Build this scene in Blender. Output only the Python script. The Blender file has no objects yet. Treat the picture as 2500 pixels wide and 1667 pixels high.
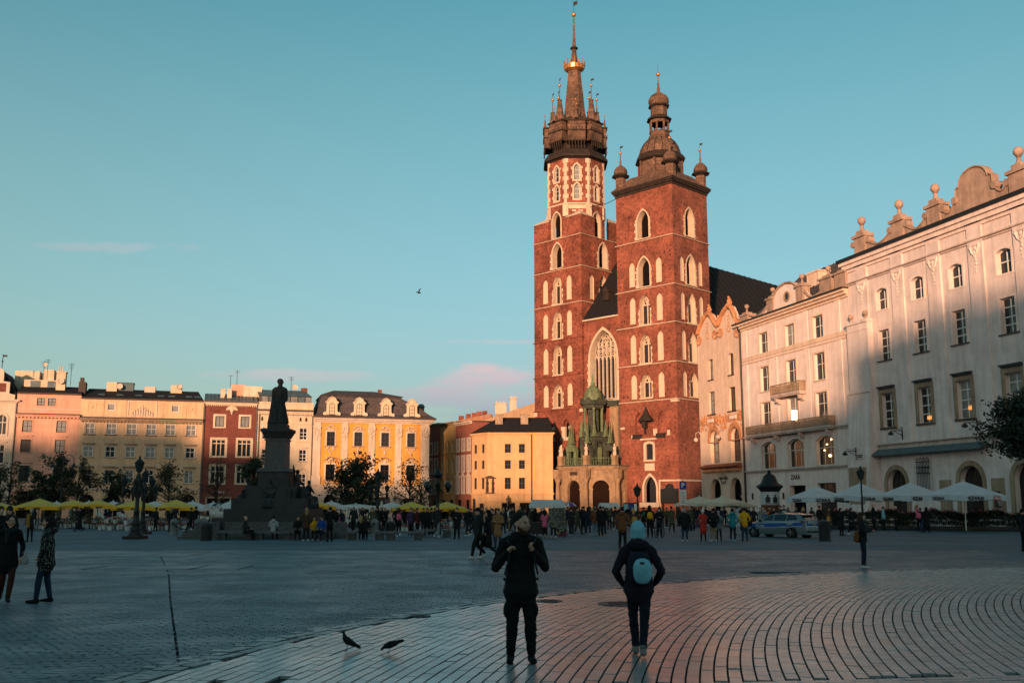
import bpy, bmesh, math, random
import numpy as np
from mathutils import Vector, Matrix
R = math.radians
sc = bpy.context.scene
COL = sc.collection
random.seed(7)
# ---------------------------------------------------------------- camera
EYE = 1.93
cam_d = bpy.data.cameras.new('camera'); cam = bpy.data.objects.new('camera', cam_d); COL.objects.link(cam)
cam.location = (0, 0, EYE); cam.rotation_euler = (R(90 + 9.26), 0, 0)
cam_d.sensor_width = 36; cam_d.lens = 2447 / 2500 * 36; cam_d.clip_end = 3000
sc.camera = cam
# ---------------------------------------------------------------- light: low sun behind the camera, slightly from the left
SUN_AZ, SUN_EL = 15.0, 5.0           # light travels towards +Y, turned 15 degrees to the right, 5 degrees above the horizon
W = bpy.data.worlds.new('World'); sc.world = W; W.use_nodes = True
nt = W.node_tree; nt.nodes.clear()
def N(t, typ, **kw):
    n = t.nodes.new(typ)
    for k, v in kw.items(): setattr(n, k, v)
    return n
def setv(n, **kw):
    for k, v in kw.items(): n.inputs[k.replace('_', ' ')].default_value = v
o_ = N(nt, 'ShaderNodeOutputWorld'); bg = N(nt, 'ShaderNodeBackground')
sky = N(nt, 'ShaderNodeTexSky', sky_type='NISHITA')
sky.sun_disc = False; sky.sun_elevation = R(SUN_EL); sky.sun_rotation = R(180 + SUN_AZ)
sky.air_density = 1.0; sky.dust_density = 2.0; sky.ozone_density = 3.0; sky.altitude = 200
bg.inputs['Strength'].default_value = 0.138
# colour grade of the whole sky (teal) and thin procedural clouds near the horizon
tint = N(nt, 'ShaderNodeMix', data_type='RGBA', blend_type='MULTIPLY'); tint.inputs['Factor'].default_value = 1
tint.inputs['B'].default_value = (.95, 1.38, .91, 1)
tc = N(nt, 'ShaderNodeTexCoord'); sep = N(nt, 'ShaderNodeSeparateXYZ')
nt.links.new(tc.outputs['Generated'], sep.inputs[0])
def mth(op, a, b=None, c=None):
    n = N(nt, 'ShaderNodeMath', operation=op)
    for i, v in enumerate((a, b, c)):
        if v is None: continue
        if isinstance(v, (int, float)): n.inputs[i].default_value = v
        else: nt.links.new(v, n.inputs[i])
    return n.outputs[0]
yy = mth('MAXIMUM', sep.outputs['Y'], .02); U, Wv = mth('DIVIDE', sep.outputs['X'], yy), mth('DIVIDE', sep.outputs['Z'], yy)
cv = N(nt, 'ShaderNodeCombineXYZ'); nt.links.new(mth('MULTIPLY', U, 9.0), cv.inputs[0]); nt.links.new(mth('MULTIPLY', Wv, 26.0), cv.inputs[1])
cn = N(nt, 'ShaderNodeTexNoise'); setv(cn, Scale=1.9, Detail=7.0, Roughness=.55); nt.links.new(cv.outputs[0], cn.inputs['Vector'])
dens = None
for u0, w0, ua, wb, k, g in ((-.028, .120, .075, .024, 1.3, 1.1), (-.075, .106, .085, .016, 1.1, 1.0), (.012, .094, .12, .032, 1.2, .8), (-.22, .128, .10, .010, .38, 1.0), (-.42, .262, .10, .008, .2, 1.6), (-.02, .163, .06, .004, .3, 1.2), (.25, .10, .2, .03, .4, 1.2)):
    e1 = mth('POWER', mth('DIVIDE', mth('SUBTRACT', U, u0), ua), 2.0); e2 = mth('POWER', mth('DIVIDE', mth('SUBTRACT', Wv, w0), wb), 2.0)
    f = mth('MULTIPLY', mth('SUBTRACT', 1.0, mth('ADD', e1, e2)), .9); f = mth('ADD', f, mth('MULTIPLY', mth('SUBTRACT', cn.outputs['Fac'], .55), 2.0 * g))
    m_ = N(nt, 'ShaderNodeMapRange'); m_.interpolation_type = 'SMOOTHSTEP'; setv(m_, From_Min=.0, From_Max=.9, To_Min=0.0, To_Max=min(k, .85)); nt.links.new(f, m_.inputs[0]); dens = m_.outputs[0] if dens is None else mth('MAXIMUM', dens, m_.outputs[0])
dens = mth('MULTIPLY', dens, mth('GREATER_THAN', sep.outputs['Y'], .1))
cc_ = N(nt, 'ShaderNodeMix', data_type='RGBA'); cc_.inputs['A'].default_value = (1.35, 1.7, 2.05, 1); cc_.inputs['B'].default_value = (3.0, 2.2, 2.3, 1)
cf_ = N(nt, 'ShaderNodeMapRange'); setv(cf_, From_Min=.088, From_Max=.135); nt.links.new(Wv, cf_.inputs[0]); nt.links.new(cf_.outputs[0], cc_.inputs['Factor'])
cm = N(nt, 'ShaderNodeMix', data_type='RGBA'); nt.links.new(cc_.outputs['Result'], cm.inputs['B'])
hz = N(nt, 'ShaderNodeMix', data_type='RGBA'); hz.inputs['B'].default_value = (1.78, 1.97, 2.06, 1)
hr_ = N(nt, 'ShaderNodeValToRGB'); hr_.color_ramp.elements[0].color = (.92, .92, .92, 1); hr_.color_ramp.elements[1].position = .5; hr_.color_ramp.elements[1].color = (0, 0, 0, 1)
e = hr_.color_ramp.elements.new(.2); e.color = (.42, .42, .42, 1)
nt.links.new(sep.outputs['Z'], hr_.inputs[0]); nt.links.new(hr_.outputs[0], hz.inputs['Factor'])
nt.links.new(sky.outputs[0], tint.inputs['A']); nt.links.new(tint.outputs['Result'], hz.inputs['A'])
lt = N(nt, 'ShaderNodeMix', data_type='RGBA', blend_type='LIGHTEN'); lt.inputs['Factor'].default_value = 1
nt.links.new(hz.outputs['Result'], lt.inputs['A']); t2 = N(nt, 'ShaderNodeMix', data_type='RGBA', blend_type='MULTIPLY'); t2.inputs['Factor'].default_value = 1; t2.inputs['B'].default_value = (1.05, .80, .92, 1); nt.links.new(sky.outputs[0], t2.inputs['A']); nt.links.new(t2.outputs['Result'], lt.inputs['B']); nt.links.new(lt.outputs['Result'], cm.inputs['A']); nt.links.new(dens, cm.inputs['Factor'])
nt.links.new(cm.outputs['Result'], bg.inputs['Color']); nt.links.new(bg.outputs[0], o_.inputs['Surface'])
sd = bpy.data.lights.new('sun', 'SUN'); so = bpy.data.objects.new('sun', sd); COL.objects.link(so)
sd.energy = 4.1; sd.angle = R(1.2); sd.color = (1, .545, .325)
_d = Vector((math.sin(R(SUN_AZ)) * math.cos(R(SUN_EL)), math.cos(R(SUN_AZ)) * math.cos(R(SUN_EL)), -math.sin(R(SUN_EL))))
so.rotation_euler = _d.to_track_quat('-Z', 'Y').to_euler(); so.location = (-40, -60, 40)
sc.view_settings.view_transform = 'Standard'; sc.view_settings.look = 'None'
sc.view_settings.exposure = .85; sc.view_settings.gamma = 1; sc.view_settings.use_curve_mapping = False
sc.render.engine = 'CYCLES'
cy = sc.cycles; cy.use_denoising = True; cy.max_bounces = 6; cy.diffuse_bounces = 3; cy.glossy_bounces = 3
cy.transmission_bounces = 4; cy.transparent_max_bounces = 6; cy.caustics_reflective = False; cy.caustics_refractive = False
cy.sample_clamp_indirect = 4
# ---------------------------------------------------------------- helpers
def put(o, parent=None, loc=None, rot=None):
    COL.objects.link(o)
    if parent is not None: o.parent = parent
    if loc is not None: o.location = loc
    if rot is not None: o.rotation_euler = (0, 0, rot) if isinstance(rot, (int, float)) else tuple(rot)
    return o
def tag(o, label=None, cat=None, group=None, kind=None):
    if label: o['label'] = label
    if cat: o['category'] = cat
    if group: o['group'] = group
    if kind: o['kind'] = kind
    return o
def thing(name, label, cat, loc=(0, 0, 0), rot=0, group=None):
    return tag(put(bpy.data.objects.new(name, None), None, loc, rot), label, cat, group)
def inst(name, mesh, parent=None, loc=None, rot=None):
    return put(bpy.data.objects.new(name, mesh), parent, loc, rot)
class MB:
    def __init__(s): s.v = []; s.f = []; s.m = []; s.M = None; s.mi = 0
    def add(s, vs, fs):
        b = len(s.v)
        if s.M is not None: vs = [tuple(s.M @ Vector(p)) for p in vs]
        s.v += [tuple(p) for p in vs]
        s.f += [tuple(i + b for i in f) for f in fs]; s.m += [s.mi] * len(fs)
        return s
    def face(s, *p): return s.add(p, [tuple(range(len(p)))])
    def box(s, x0, x1, y0, y1, z0, z1):
        return s.add([(x0, y0, z0), (x1, y0, z0), (x1, y1, z0), (x0, y1, z0), (x0, y0, z1), (x1, y0, z1), (x1, y1, z1), (x0, y1, z1)],
                     [(0, 3, 2, 1), (4, 5, 6, 7), (0, 1, 5, 4), (1, 2, 6, 5), (2, 3, 7, 6), (3, 0, 4, 7)])
    def xz(s, poly, y0, y1, caps=True):       # polygon in x,z pushed along y
        n = len(poly)
        fs = [(i, (i + 1) % n, (i + 1) % n + n, i + n) for i in range(n)]
        if caps: fs += [tuple(range(n - 1, -1, -1)), tuple(range(n, 2 * n))]
        return s.add([(x, y0, z) for x, z in poly] + [(x, y1, z) for x, z in poly], fs)
    def xy(s, poly, z0, z1, sc1=1.0, c=None, caps=True):   # polygon in x,y raised along z, optional taper
        n = len(poly)
        if c is None: c = (sum(p[0] for p in poly) / n, sum(p[1] for p in poly) / n)
        top = [(c[0] + (x - c[0]) * sc1, c[1] + (y - c[1]) * sc1) for x, y in poly]
        fs = [(i, (i + 1) % n, (i + 1) % n + n, i + n) for i in range(n)]
        if caps: fs += [tuple(range(n - 1, -1, -1)), tuple(range(n, 2 * n))]
        return s.add([(x, y, z0) for x, y in poly] + [(x, y, z1) for x, y in top], fs)
    def lathe(s, prof, n=12, c=(0, 0), ph=0.0, ell=1.0):
        vs = []; fs = []
        for r, z in prof:
            vs += [(c[0] + r * math.cos(ph + 2 * math.pi * k / n), c[1] + ell * r * math.sin(ph + 2 * math.pi * k / n), z) for k in range(n)]
        for i in range(len(prof) - 1):
            for k in range(n): fs.append((i * n + k, i * n + (k + 1) % n, (i + 1) * n + (k + 1) % n, (i + 1) * n + k))
        fs.append(tuple(range(n - 1, -1, -1))); fs.append(tuple(range((len(prof) - 1) * n, len(prof) * n)))
        return s.add(vs, fs)
    def tube(s, pts, r, n=6):
        pts = [Vector(p) for p in pts]
        rs = r if isinstance(r, (list, tuple)) else [r] * len(pts)
        vs = []; fs = []; up = Vector((0, 0, 1))
        for i, p in enumerate(pts):
            t = (pts[min(i + 1, len(pts) - 1)] - pts[max(i - 1, 0)])
            t = t.normalized() if t.length > 1e-6 else up
            a = t.cross(Vector((.13, .97, .2)) if abs(t.z) > .8 else up).normalized(); b = t.cross(a)
            vs += [tuple(p + rs[i] * (math.cos(2 * math.pi * k / n) * a + math.sin(2 * math.pi * k / n) * b)) for k in range(n)]
        for i in range(len(pts) - 1):
            for k in range(n): fs.append((i * n + k, i * n + (k + 1) % n, (i + 1) * n + (k + 1) % n, (i + 1) * n + k))
        fs.append(tuple(range(n - 1, -1, -1))); fs.append(tuple(range((len(pts) - 1) * n, len(pts) * n)))
        return s.add(vs, fs)
    def ball(s, c, r, n=8, m=5, sq=(1, 1, 1)):
        vs = [(c[0], c[1], c[2] - r * sq[2])]; fs = []
        for i in range(1, m):
            a = math.pi * i / m
            vs += [(c[0] + r * sq[0] * math.sin(a) * math.cos(2 * math.pi * k / n), c[1] + r * sq[1] * math.sin(a) * math.sin(2 * math.pi * k / n), c[2] - r * sq[2] * math.cos(a)) for k in range(n)]
        vs.append((c[0], c[1], c[2] + r * sq[2])); t = len(vs) - 1
        for k in range(n):
            fs.append((0, 1 + (k + 1) % n, 1 + k)); fs.append((t, t - n + k, t - n + (k + 1) % n))
        for i in range(m - 2):
            for k in range(n): fs.append((1 + i * n + k, 1 + i * n + (k + 1) % n, 1 + (i + 1) * n + (k + 1) % n, 1 + (i + 1) * n + k))
        return s.add(vs, fs)
    def rbox(s, c, h, p=3.2, n=16, m=10):
        k = len(s.v); s.ball((0, 0, 0), 1, n, m)
        for i in range(k, len(s.v)):
            x, y, z = s.v[i]; q = (abs(x) ** p + abs(y) ** p + abs(z) ** p) ** (-1 / p); s.v[i] = (c[0] + h[0] * x * q, c[1] + h[1] * y * q, c[2] + h[2] * z * q)
        return s
    def mesh(s, name, mats, smooth=False):
        assert max(map(max, s.f)) < len(s.v), name
        me = bpy.data.meshes.new(name); me.from_pydata(s.v, [], s.f)
        for m in (mats if isinstance(mats, (list, tuple)) else [mats]): me.materials.append(m)
        if any(s.m): me.polygons.foreach_set('material_index', s.m)
        bm = bmesh.new(); bm.from_mesh(me); bmesh.ops.recalc_face_normals(bm, faces=bm.faces); bm.to_mesh(me); bm.free()
        if smooth:
            me.polygons.foreach_set('use_smooth', [True] * len(me.polygons))
            try: me.set_sharp_from_angle(angle=R(42))
            except Exception: pass
        me.update(); return me
    def build(s, name, mats, parent=None, smooth=False, loc=None, rot=None):
        return inst(name, s.mesh(name, mats, smooth), parent, loc, rot)
# ---- materials (object space unless told otherwise)
MATS = {}
def mat(name, c, rough=.8, var=.18, scale=1.5, bump=.15, bscale=18, spec=.3, metal=0.0, streak=0.0, coat=0.0, space='Object', speck=0.0, emit=None):
    if name in MATS: return MATS[name]
    m = bpy.data.materials.new(name); m.use_nodes = True; t = m.node_tree; p = t.nodes['Principled BSDF']; L = t.links.new
    p.inputs['Roughness'].default_value = rough; p.inputs['Specular IOR Level'].default_value = spec; p.inputs['Metallic'].default_value = metal
    p.inputs['Coat Weight'].default_value = coat
    c = tuple(c[:3]); p.inputs['Base Color'].default_value = c + (1,)
    if emit: p.inputs['Emission Color'].default_value = tuple(emit[:3]) + (1,); p.inputs['Emission Strength'].default_value = emit[3]
    if var or bump or streak:
        g = N(t, 'ShaderNodeTexCoord'); out = g.outputs[space] if space != 'Position' else N(t, 'ShaderNodeNewGeometry').outputs['Position']
        n1 = N(t, 'ShaderNodeTexNoise'); setv(n1, Scale=scale, Detail=5.0, Roughness=.62); L(out, n1.inputs['Vector'])
        mr = N(t, 'ShaderNodeMapRange'); setv(mr, From_Min=.3, From_Max=.7, To_Min=1 - var, To_Max=1 + var); L(n1.outputs['Fac'], mr.inputs[0])
        mul = N(t, 'ShaderNodeMix', data_type='RGBA', blend_type='MULTIPLY'); mul.inputs['Factor'].default_value = 1
        mul.inputs['A'].default_value = c + (1,); L(mr.outputs[0], mul.inputs['B']); res = mul.outputs['Result']
        if streak:
            mp = N(t, 'ShaderNodeMapping'); mp.inputs['Scale'].default_value = (1.7, 1.7, .16); L(out, mp.inputs[0])
            n2 = N(t, 'ShaderNodeTexNoise'); setv(n2, Scale=1.0, Detail=6.0, Roughness=.7); L(mp.outputs[0], n2.inputs['Vector'])
            m2 = N(t, 'ShaderNodeMapRange'); setv(m2, From_Min=.42, From_Max=.75, To_Min=1.0, To_Max=1 - streak); L(n2.outputs['Fac'], m2.inputs[0])
            x = N(t, 'ShaderNodeMix', data_type='RGBA', blend_type='MULTIPLY'); x.inputs['Factor'].default_value = 1
            L(res, x.inputs['A']); L(m2.outputs[0], x.inputs['B']); res = x.outputs['Result']
        if speck:
            n4 = N(t, 'ShaderNodeTexNoise'); setv(n4, Scale=9.0, Detail=3.0); L(out, n4.inputs['Vector'])
            m4 = N(t, 'ShaderNodeMapRange'); setv(m4, From_Min=.60, From_Max=.72, To_Min=1.0, To_Max=1 - speck); L(n4.outputs['Fac'], m4.inputs[0])
            x = N(t, 'ShaderNodeMix', data_type='RGBA', blend_type='MULTIPLY'); x.inputs['Factor'].default_value = 1
            L(res, x.inputs['A']); L(m4.outputs[0], x.inputs['B']); res = x.outputs['Result']
        L(res, p.inputs['Base Color'])
        if bump:
            n3 = N(t, 'ShaderNodeTexNoise'); setv(n3, Scale=bscale, Detail=3.0); L(out, n3.inputs['Vector'])
            b = N(t, 'ShaderNodeBump'); setv(b, Strength=bump, Distance=.03); L(n3.outputs['Fac'], b.inputs['Height']); L(b.outputs[0], p.inputs['Normal'])
    MATS[name] = m; return m
def brick_mat(name, c1, c2, mortar, bw=.34, bh=.13, blot=.5, patch=None):
    if name in MATS: return MATS[name]
    m = bpy.data.materials.new(name); m.use_nodes = True; t = m.node_tree; p = t.nodes['Principled BSDF']; L = t.links.new
    p.inputs['Roughness'].default_value = .9; p.inputs['Specular IOR Level'].default_value = .15
    g = N(t, 'ShaderNodeTexCoord'); s = N(t, 'ShaderNodeSeparateXYZ'); L(g.outputs['Object'], s.inputs[0])
    a = N(t, 'ShaderNodeMath', operation='ADD'); L(s.outputs['X'], a.inputs[0]); L(s.outputs['Y'], a.inputs[1])
    k = N(t, 'ShaderNodeCombineXYZ'); L(a.outputs[0], k.inputs['X']); L(s.outputs['Z'], k.inputs['Y'])
    b = N(t, 'ShaderNodeTexBrick'); setv(b, Scale=1.0, Mortar_Size=.014, Bias=-.1, Brick_Width=bw, Row_Height=bh)
    b.inputs['Color1'].default_value = tuple(c1) + (1,); b.inputs['Color2'].default_value = tuple(c2) + (1,); b.inputs['Mortar'].default_value = tuple(mortar) + (1,)
    L(k.outputs[0], b.inputs['Vector'])
    res = b.outputs['Color']
    for scl, lo, hi, am in ((.28, .38, .66, blot * .7), (1.9, .45, .72, blot * .8), (6.5, .54, .68, blot)):
        n = N(t, 'ShaderNodeTexNoise'); setv(n, Scale=scl, Detail=6.0, Roughness=.65); L(g.outputs['Object'], n.inputs['Vector'])
        r = N(t, 'ShaderNodeMapRange'); setv(r, From_Min=lo, From_Max=hi, To_Min=1.0, To_Max=1 - am); L(n.outputs['Fac'], r.inputs[0])
        x = N(t, 'ShaderNodeMix', data_type='RGBA', blend_type='MULTIPLY'); x.inputs['Factor'].default_value = 1
        L(res, x.inputs['A']); L(r.outputs[0], x.inputs['B']); res = x.outputs['Result']
    L(res, p.inputs['Base Color'])
    bu = N(t, 'ShaderNodeBump'); setv(bu, Strength=.5, Distance=.02); L(b.outputs['Fac'], bu.inputs['Height']); bu.invert = True; L(bu.outputs[0], p.inputs['Normal'])
    MATS[name] = m; return m
# ---- openings
def outline(xa, xb, za, zb, arch=None, n=8, hf=None):
    w = xb - xa; mid = (xa + xb) / 2
    if not arch: return [(xa, za), (xb, za), (xb, zb), (xa, zb)]
    h = {'r': w / 2, 'p': w * .8, 's': w * .16}[arch] if hf is None else hf
    h = min(h, zb - za - .02); sp = zb - h; pts = [(xa, za), (xb, za)]
    if arch == 'p':
        rt = [(math.cos(R(60) * k / n) * w - w + xb, math.sin(R(60) * k / n) / math.sin(R(60)) * h + sp) for k in range(n + 1)]
        pts += rt + [(2 * mid - x, z) for x, z in rt[-2::-1]]
    else:
        a0 = R(90) if arch == 'r' else R(50)
        for k in range(2 * n + 1):
            a = a0 * (1 - k / n)
            pts.append((mid + w / 2 * math.sin(a) / math.sin(a0), sp + h * (math.cos(a) - math.cos(a0)) / (1 - math.cos(a0))))
    return pts
def wall(mb, x0, x1, z0, z1, ops=(), y=0.0, rev=.35, n=8, rmi=None):
    """front face of a wall in the x,z plane with real openings and their reveals; ops: (xa, xb, za, zb, arch[, depth])"""
    xs = sorted({x0, x1, *[v for o in ops for v in o[:2] if x0 < v < x1]}); zs = sorted({z0, z1, *[v for o in ops for v in o[2:4] if z0 < v < z1]})
    for i in range(len(xs) - 1):
        cx = (xs[i] + xs[i + 1]) / 2; st = None
        for j in range(len(zs)):
            hole = j == len(zs) - 1
            if not hole:
                cz = (zs[j] + zs[j + 1]) / 2
                hole = any(o[0] < cx < o[1] and o[2] < cz < o[3] for o in ops)
            if hole:
                if st is not None: mb.face((xs[i], y, st), (xs[i + 1], y, st), (xs[i + 1], y, zs[j]), (xs[i], y, zs[j])); st = None
            elif st is None: st = zs[j]
    for o in ops:
        a = o[4] if len(o) > 4 else None; d = o[5] if len(o) > 5 else rev
        pl = outline(*o[:4], a, n)
        if a:
            ar = pl[2:]
            for k in range(len(ar) - 1):
                p, q = ar[k], ar[k + 1]
                if abs(p[0] - q[0]) > 1e-6: mb.face((p[0], y, p[1]), (p[0], y, o[3]), (q[0], y, o[3]), (q[0], y, q[1]))
        m = len(pl); keep = mb.mi
        if rmi is not None and not (len(o) > 6): mb.mi = rmi
        mb.add([(x, y, z) for x, z in pl] + [(x, y + d, z) for x, z in pl], [(k, (k + 1) % m, (k + 1) % m + m, k + m) for k in range(m)]); mb.mi = keep
def ring(mb, A, B, y0, y1, yin=None):
    """raised band between outline A (inner) and B (outer), front at y0, outer side back to y1, inner side back to yin"""
    n = len(A); yin = y1 if yin is None else yin
    vs = [(x, y0, z) for x, z in A] + [(x, y0, z) for x, z in B] + [(x, y1, z) for x, z in B] + [(x, yin, z) for x, z in A]
    fs = []
    for k in range(n):
        l = (k + 1) % n
        fs += [(k, l, n + l, n + k), (n + k, n + l, 2 * n + l, 2 * n + k), (3 * n + k, 3 * n + l, l, k)]
    mb.add(vs, fs)
WM = {}
def window(par, xa, xb, za, zb, arch=None, y=.25, nx=2, nz=(.62,), fm=None, pm=None, fw=.07, sill=None, sur=None, hood=None, M0=None, bar=.05, rot=None, fd=.06):
    """frame with glazing bars, its pane, and optional sill / surround / hood as children; sur=(width, proud, mat), sill=(proud, thick, over, mat)"""
    w, h = round(xb - xa, 2), round(zb - za, 2)
    key = ('f', w, h, arch, nx, nz, fw, bar, fm.name, fd)
    if key not in WM:
        A = outline(-w / 2, w / 2, 0, h, arch); B = outline(-w / 2 + fw, w / 2 - fw, fw, h - fw, arch)
        m = MB(); ring(m, B, A, 0, fd, fd)
        top = h - (0 if not arch else {'r': w / 2, 'p': w * .8, 's': w * .16}[arch] * .35)
        for k in range(1, nx): m.box(-w / 2 + w * k / nx - bar / 2, -w / 2 + w * k / nx + bar / 2, .008, fd, fw, (top if not (arch and nx == 2) else h) - fw * .9)
        for q in nz: m.box(-w / 2 + fw, w / 2 - fw, .004, fd, h * q - bar / 2, h * q + bar / 2)
        g = MB(); g.face(*[(x, fd - .012, z) for x, z in A])
        WM[key] = m.mesh('window', fm), {}
    me, pc = WM[key]
    if pm.name not in pc:
        g = MB(); g.face(*[(x, fd - .012, z) for x, z in outline(-w / 2, w / 2, 0, h, arch)]); pc[pm.name] = g.mesh('pane', pm)
    o = inst('window', me, par, ((xa + xb) / 2, y, za) if M0 is None else M0 @ Vector(((xa + xb) / 2, y, za)), rot)
    inst('pane', pc[pm.name], o)
    if sill:
        k2 = ('s', w, sill[:3], sill[3].name, y)
        if k2 not in WM:
            m = MB(); m.box(-w / 2 - sill[2], w / 2 + sill[2], -y - sill[0], -.02, -sill[1], 0); WM[k2] = m.mesh('sill', sill[3])
        inst('sill', WM[k2], o)
    if sur:
        k3 = ('u', w, h, arch, sur[:2], sur[2].name, y)
        if k3 not in WM:
            m = MB(); sw, sp = sur[:2]
            ring(m, outline(-w / 2 + .01, w / 2 - .01, 0.01, h - .01, arch), outline(-w / 2 - sw, w / 2 + sw, -sw * .6, h + sw, arch), -y - sp, -y + .02, -y + .02); WM[k3] = m.mesh('surround', sur[2])
        inst('surround', WM[k3], o)
    if hood:      # (kind, proud, gap, mat)
        k4 = ('h', w, h, hood[:3], hood[3].name, y)
        if k4 not in WM:
            m = MB(); pr, z = hood[1], h + hood[2]; e = w / 2 + .28
            if hood[0] == 'flat': m.box(-e, e, -y - pr, -y + .02, z, z + .13); m.box(-e + .06, e - .06, -y - pr * .6, -y + .02, z - .14, z)
            elif hood[0] == 'tri': m.xz([(-e, z), (e, z), (0, z + .65)], -y - pr, -y + .02); m.box(-e - .08, e + .08, -y - pr - .06, -y + .02, z - .12, z)
            elif hood[0] == 'arc':
                P = [(-e, z), (-e * .6, z + .1), (-e * .35, z + .38), (0, z + .52), (e * .35, z + .38), (e * .6, z + .1), (e, z)]
                Q = [(x, q + .16) for x, q in P]
                m.xz(Q + P[::-1], -y - pr, -y + .02)
            WM[k4] = m.mesh('hood', hood[3])
        inst('hood', WM[k4], o)
    return o
def bands(mb, x0, x1, prof, y=0.0, e0=1, e1=1):
    """horizontal mouldings: prof = [(z0, z1, proud)]; ends returned by the same proudness when e0/e1"""
    for z0, z1, p in prof: mb.box(x0 - p * e0, x1 + p * e1, y - p, y + .05, z0, z1)
def lettering(text, size, m, parent, loc, rot, name='lettering', depth=.01, bold=0.0, sx=1.0, align='CENTER'):
    c = bpy.data.curves.new(name, 'FONT'); c.body = text; c.size = size; c.extrude = depth; c.offset = bold; c.align_x = align; c.align_y = 'CENTER'; c.resolution_u = 2
    t = bpy.data.objects.new('tmp', c); COL.objects.link(t)
    dg = bpy.context.evaluated_depsgraph_get(); me = bpy.data.meshes.new_from_object(t.evaluated_get(dg)); bpy.data.objects.remove(t)
    me.materials.clear(); me.materials.append(m)
    o = inst(name, me, parent, loc, rot); o.scale = (sx, 1, 1); return o
UP90 = R(90)
# ================================================================ materials
BRICK = brick_mat('brick_wall', (.385, .108, .064), (.22, .062, .040), (.30, .165, .12), blot=.74)
BRICK_OLD = brick_mat('weathered_brick', (.38, .10, .058), (.20, .055, .038), (.27, .15, .11), blot=.85)
STONE = mat('pale_stone', (.53, .42, .31), var=.14, streak=.22, speck=.1)
SANDST = mat('porch_sandstone', (.285, .19, .11), var=.28, streak=.45, speck=.15)
DARKSTONE = mat('dark_stone', (.055, .058, .06), var=.3, scale=3, rough=.75, speck=.2)
GRANITE = mat('granite', (.11, .11, .115), var=.3, scale=6, speck=.4, rough=.7)
BRONZE = mat('dark_bronze', (.012, .014, .015), rough=.6, metal=.0, var=.3, scale=4, bump=.4, bscale=9)
COPPERGREEN = mat('green_copper', (.125, .165, .085), rough=.7, var=.35, scale=2.5, streak=.5, bump=.2)
COPPERDARK = mat('dark_patina', (.045, .055, .04), rough=.7, var=.5, scale=3, streak=.4)
HELM = brick_mat('helm_sheet', (.21, .13, .09), (.13, .085, .062), (.025, .018, .015), bw=.75, bh=.62, blot=.7)
HELMDARK = mat('helm_dark_metal', (.032, .025, .021), rough=.7, var=.3, spec=.1)
GOLD = mat('gilded', (.62, .27, .09), rough=.35, metal=.7, var=.1, bump=0)
ROOFDARK = mat('dark_roof', (.016, .016, .018), rough=.8, var=.35, scale=3, bump=.4, bscale=6, spec=.12)
SLATE = brick_mat('slate_roof', (.10, .085, .085), (.075, .07, .075), (.045, .04, .042), bw=1.4, bh=.45, blot=.4)
TINBLUE = mat('blue_grey_tin', (.07, .11, .12), rough=.5, var=.3, streak=.3)
GLASS = mat('window_glass', (.012, .016, .019), rough=.07, spec=.5, var=0, bump=0)
GLASSC = mat('curtained_glass', (.20, .21, .20), rough=.22, spec=.4, var=.3, scale=1.1, bump=0, streak=.5)
GLASSL = mat('leaded_glass', (.018, .02, .024), rough=.25, spec=.4, var=.4, scale=5, bump=.3, bscale=9)
VOID = mat('dark_interior', (.008, .007, .007), rough=.9, var=0, bump=0, spec=.03)
WHITEF = mat('white_window_paint', (.62, .60, .55), rough=.5, var=.05, bump=0)
BROWNF = mat('brown_window_paint', (.05, .028, .018), rough=.5, var=.1, bump=0)
BLACKF = mat('black_window_paint', (.018, .016, .016), rough=.5, var=.1, bump=0)
IRON = mat('black_iron', (.010, .011, .012), rough=.5, var=.2, bump=0)
ZINC = mat('zinc_pipe', (.07, .065, .06), rough=.5, var=.2, bump=0)
WOODDOOR = mat('door_wood', (.014, .007, .005), rough=.85, var=.3, scale=3, spec=.06)
def plaster(name, c, **k):
    d = dict(var=.11, scale=.9, streak=.26, speck=.08, bump=.12, bscale=30, rough=.9, spec=.2); d.update(k)
    return mat(name, c, **d)
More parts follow.
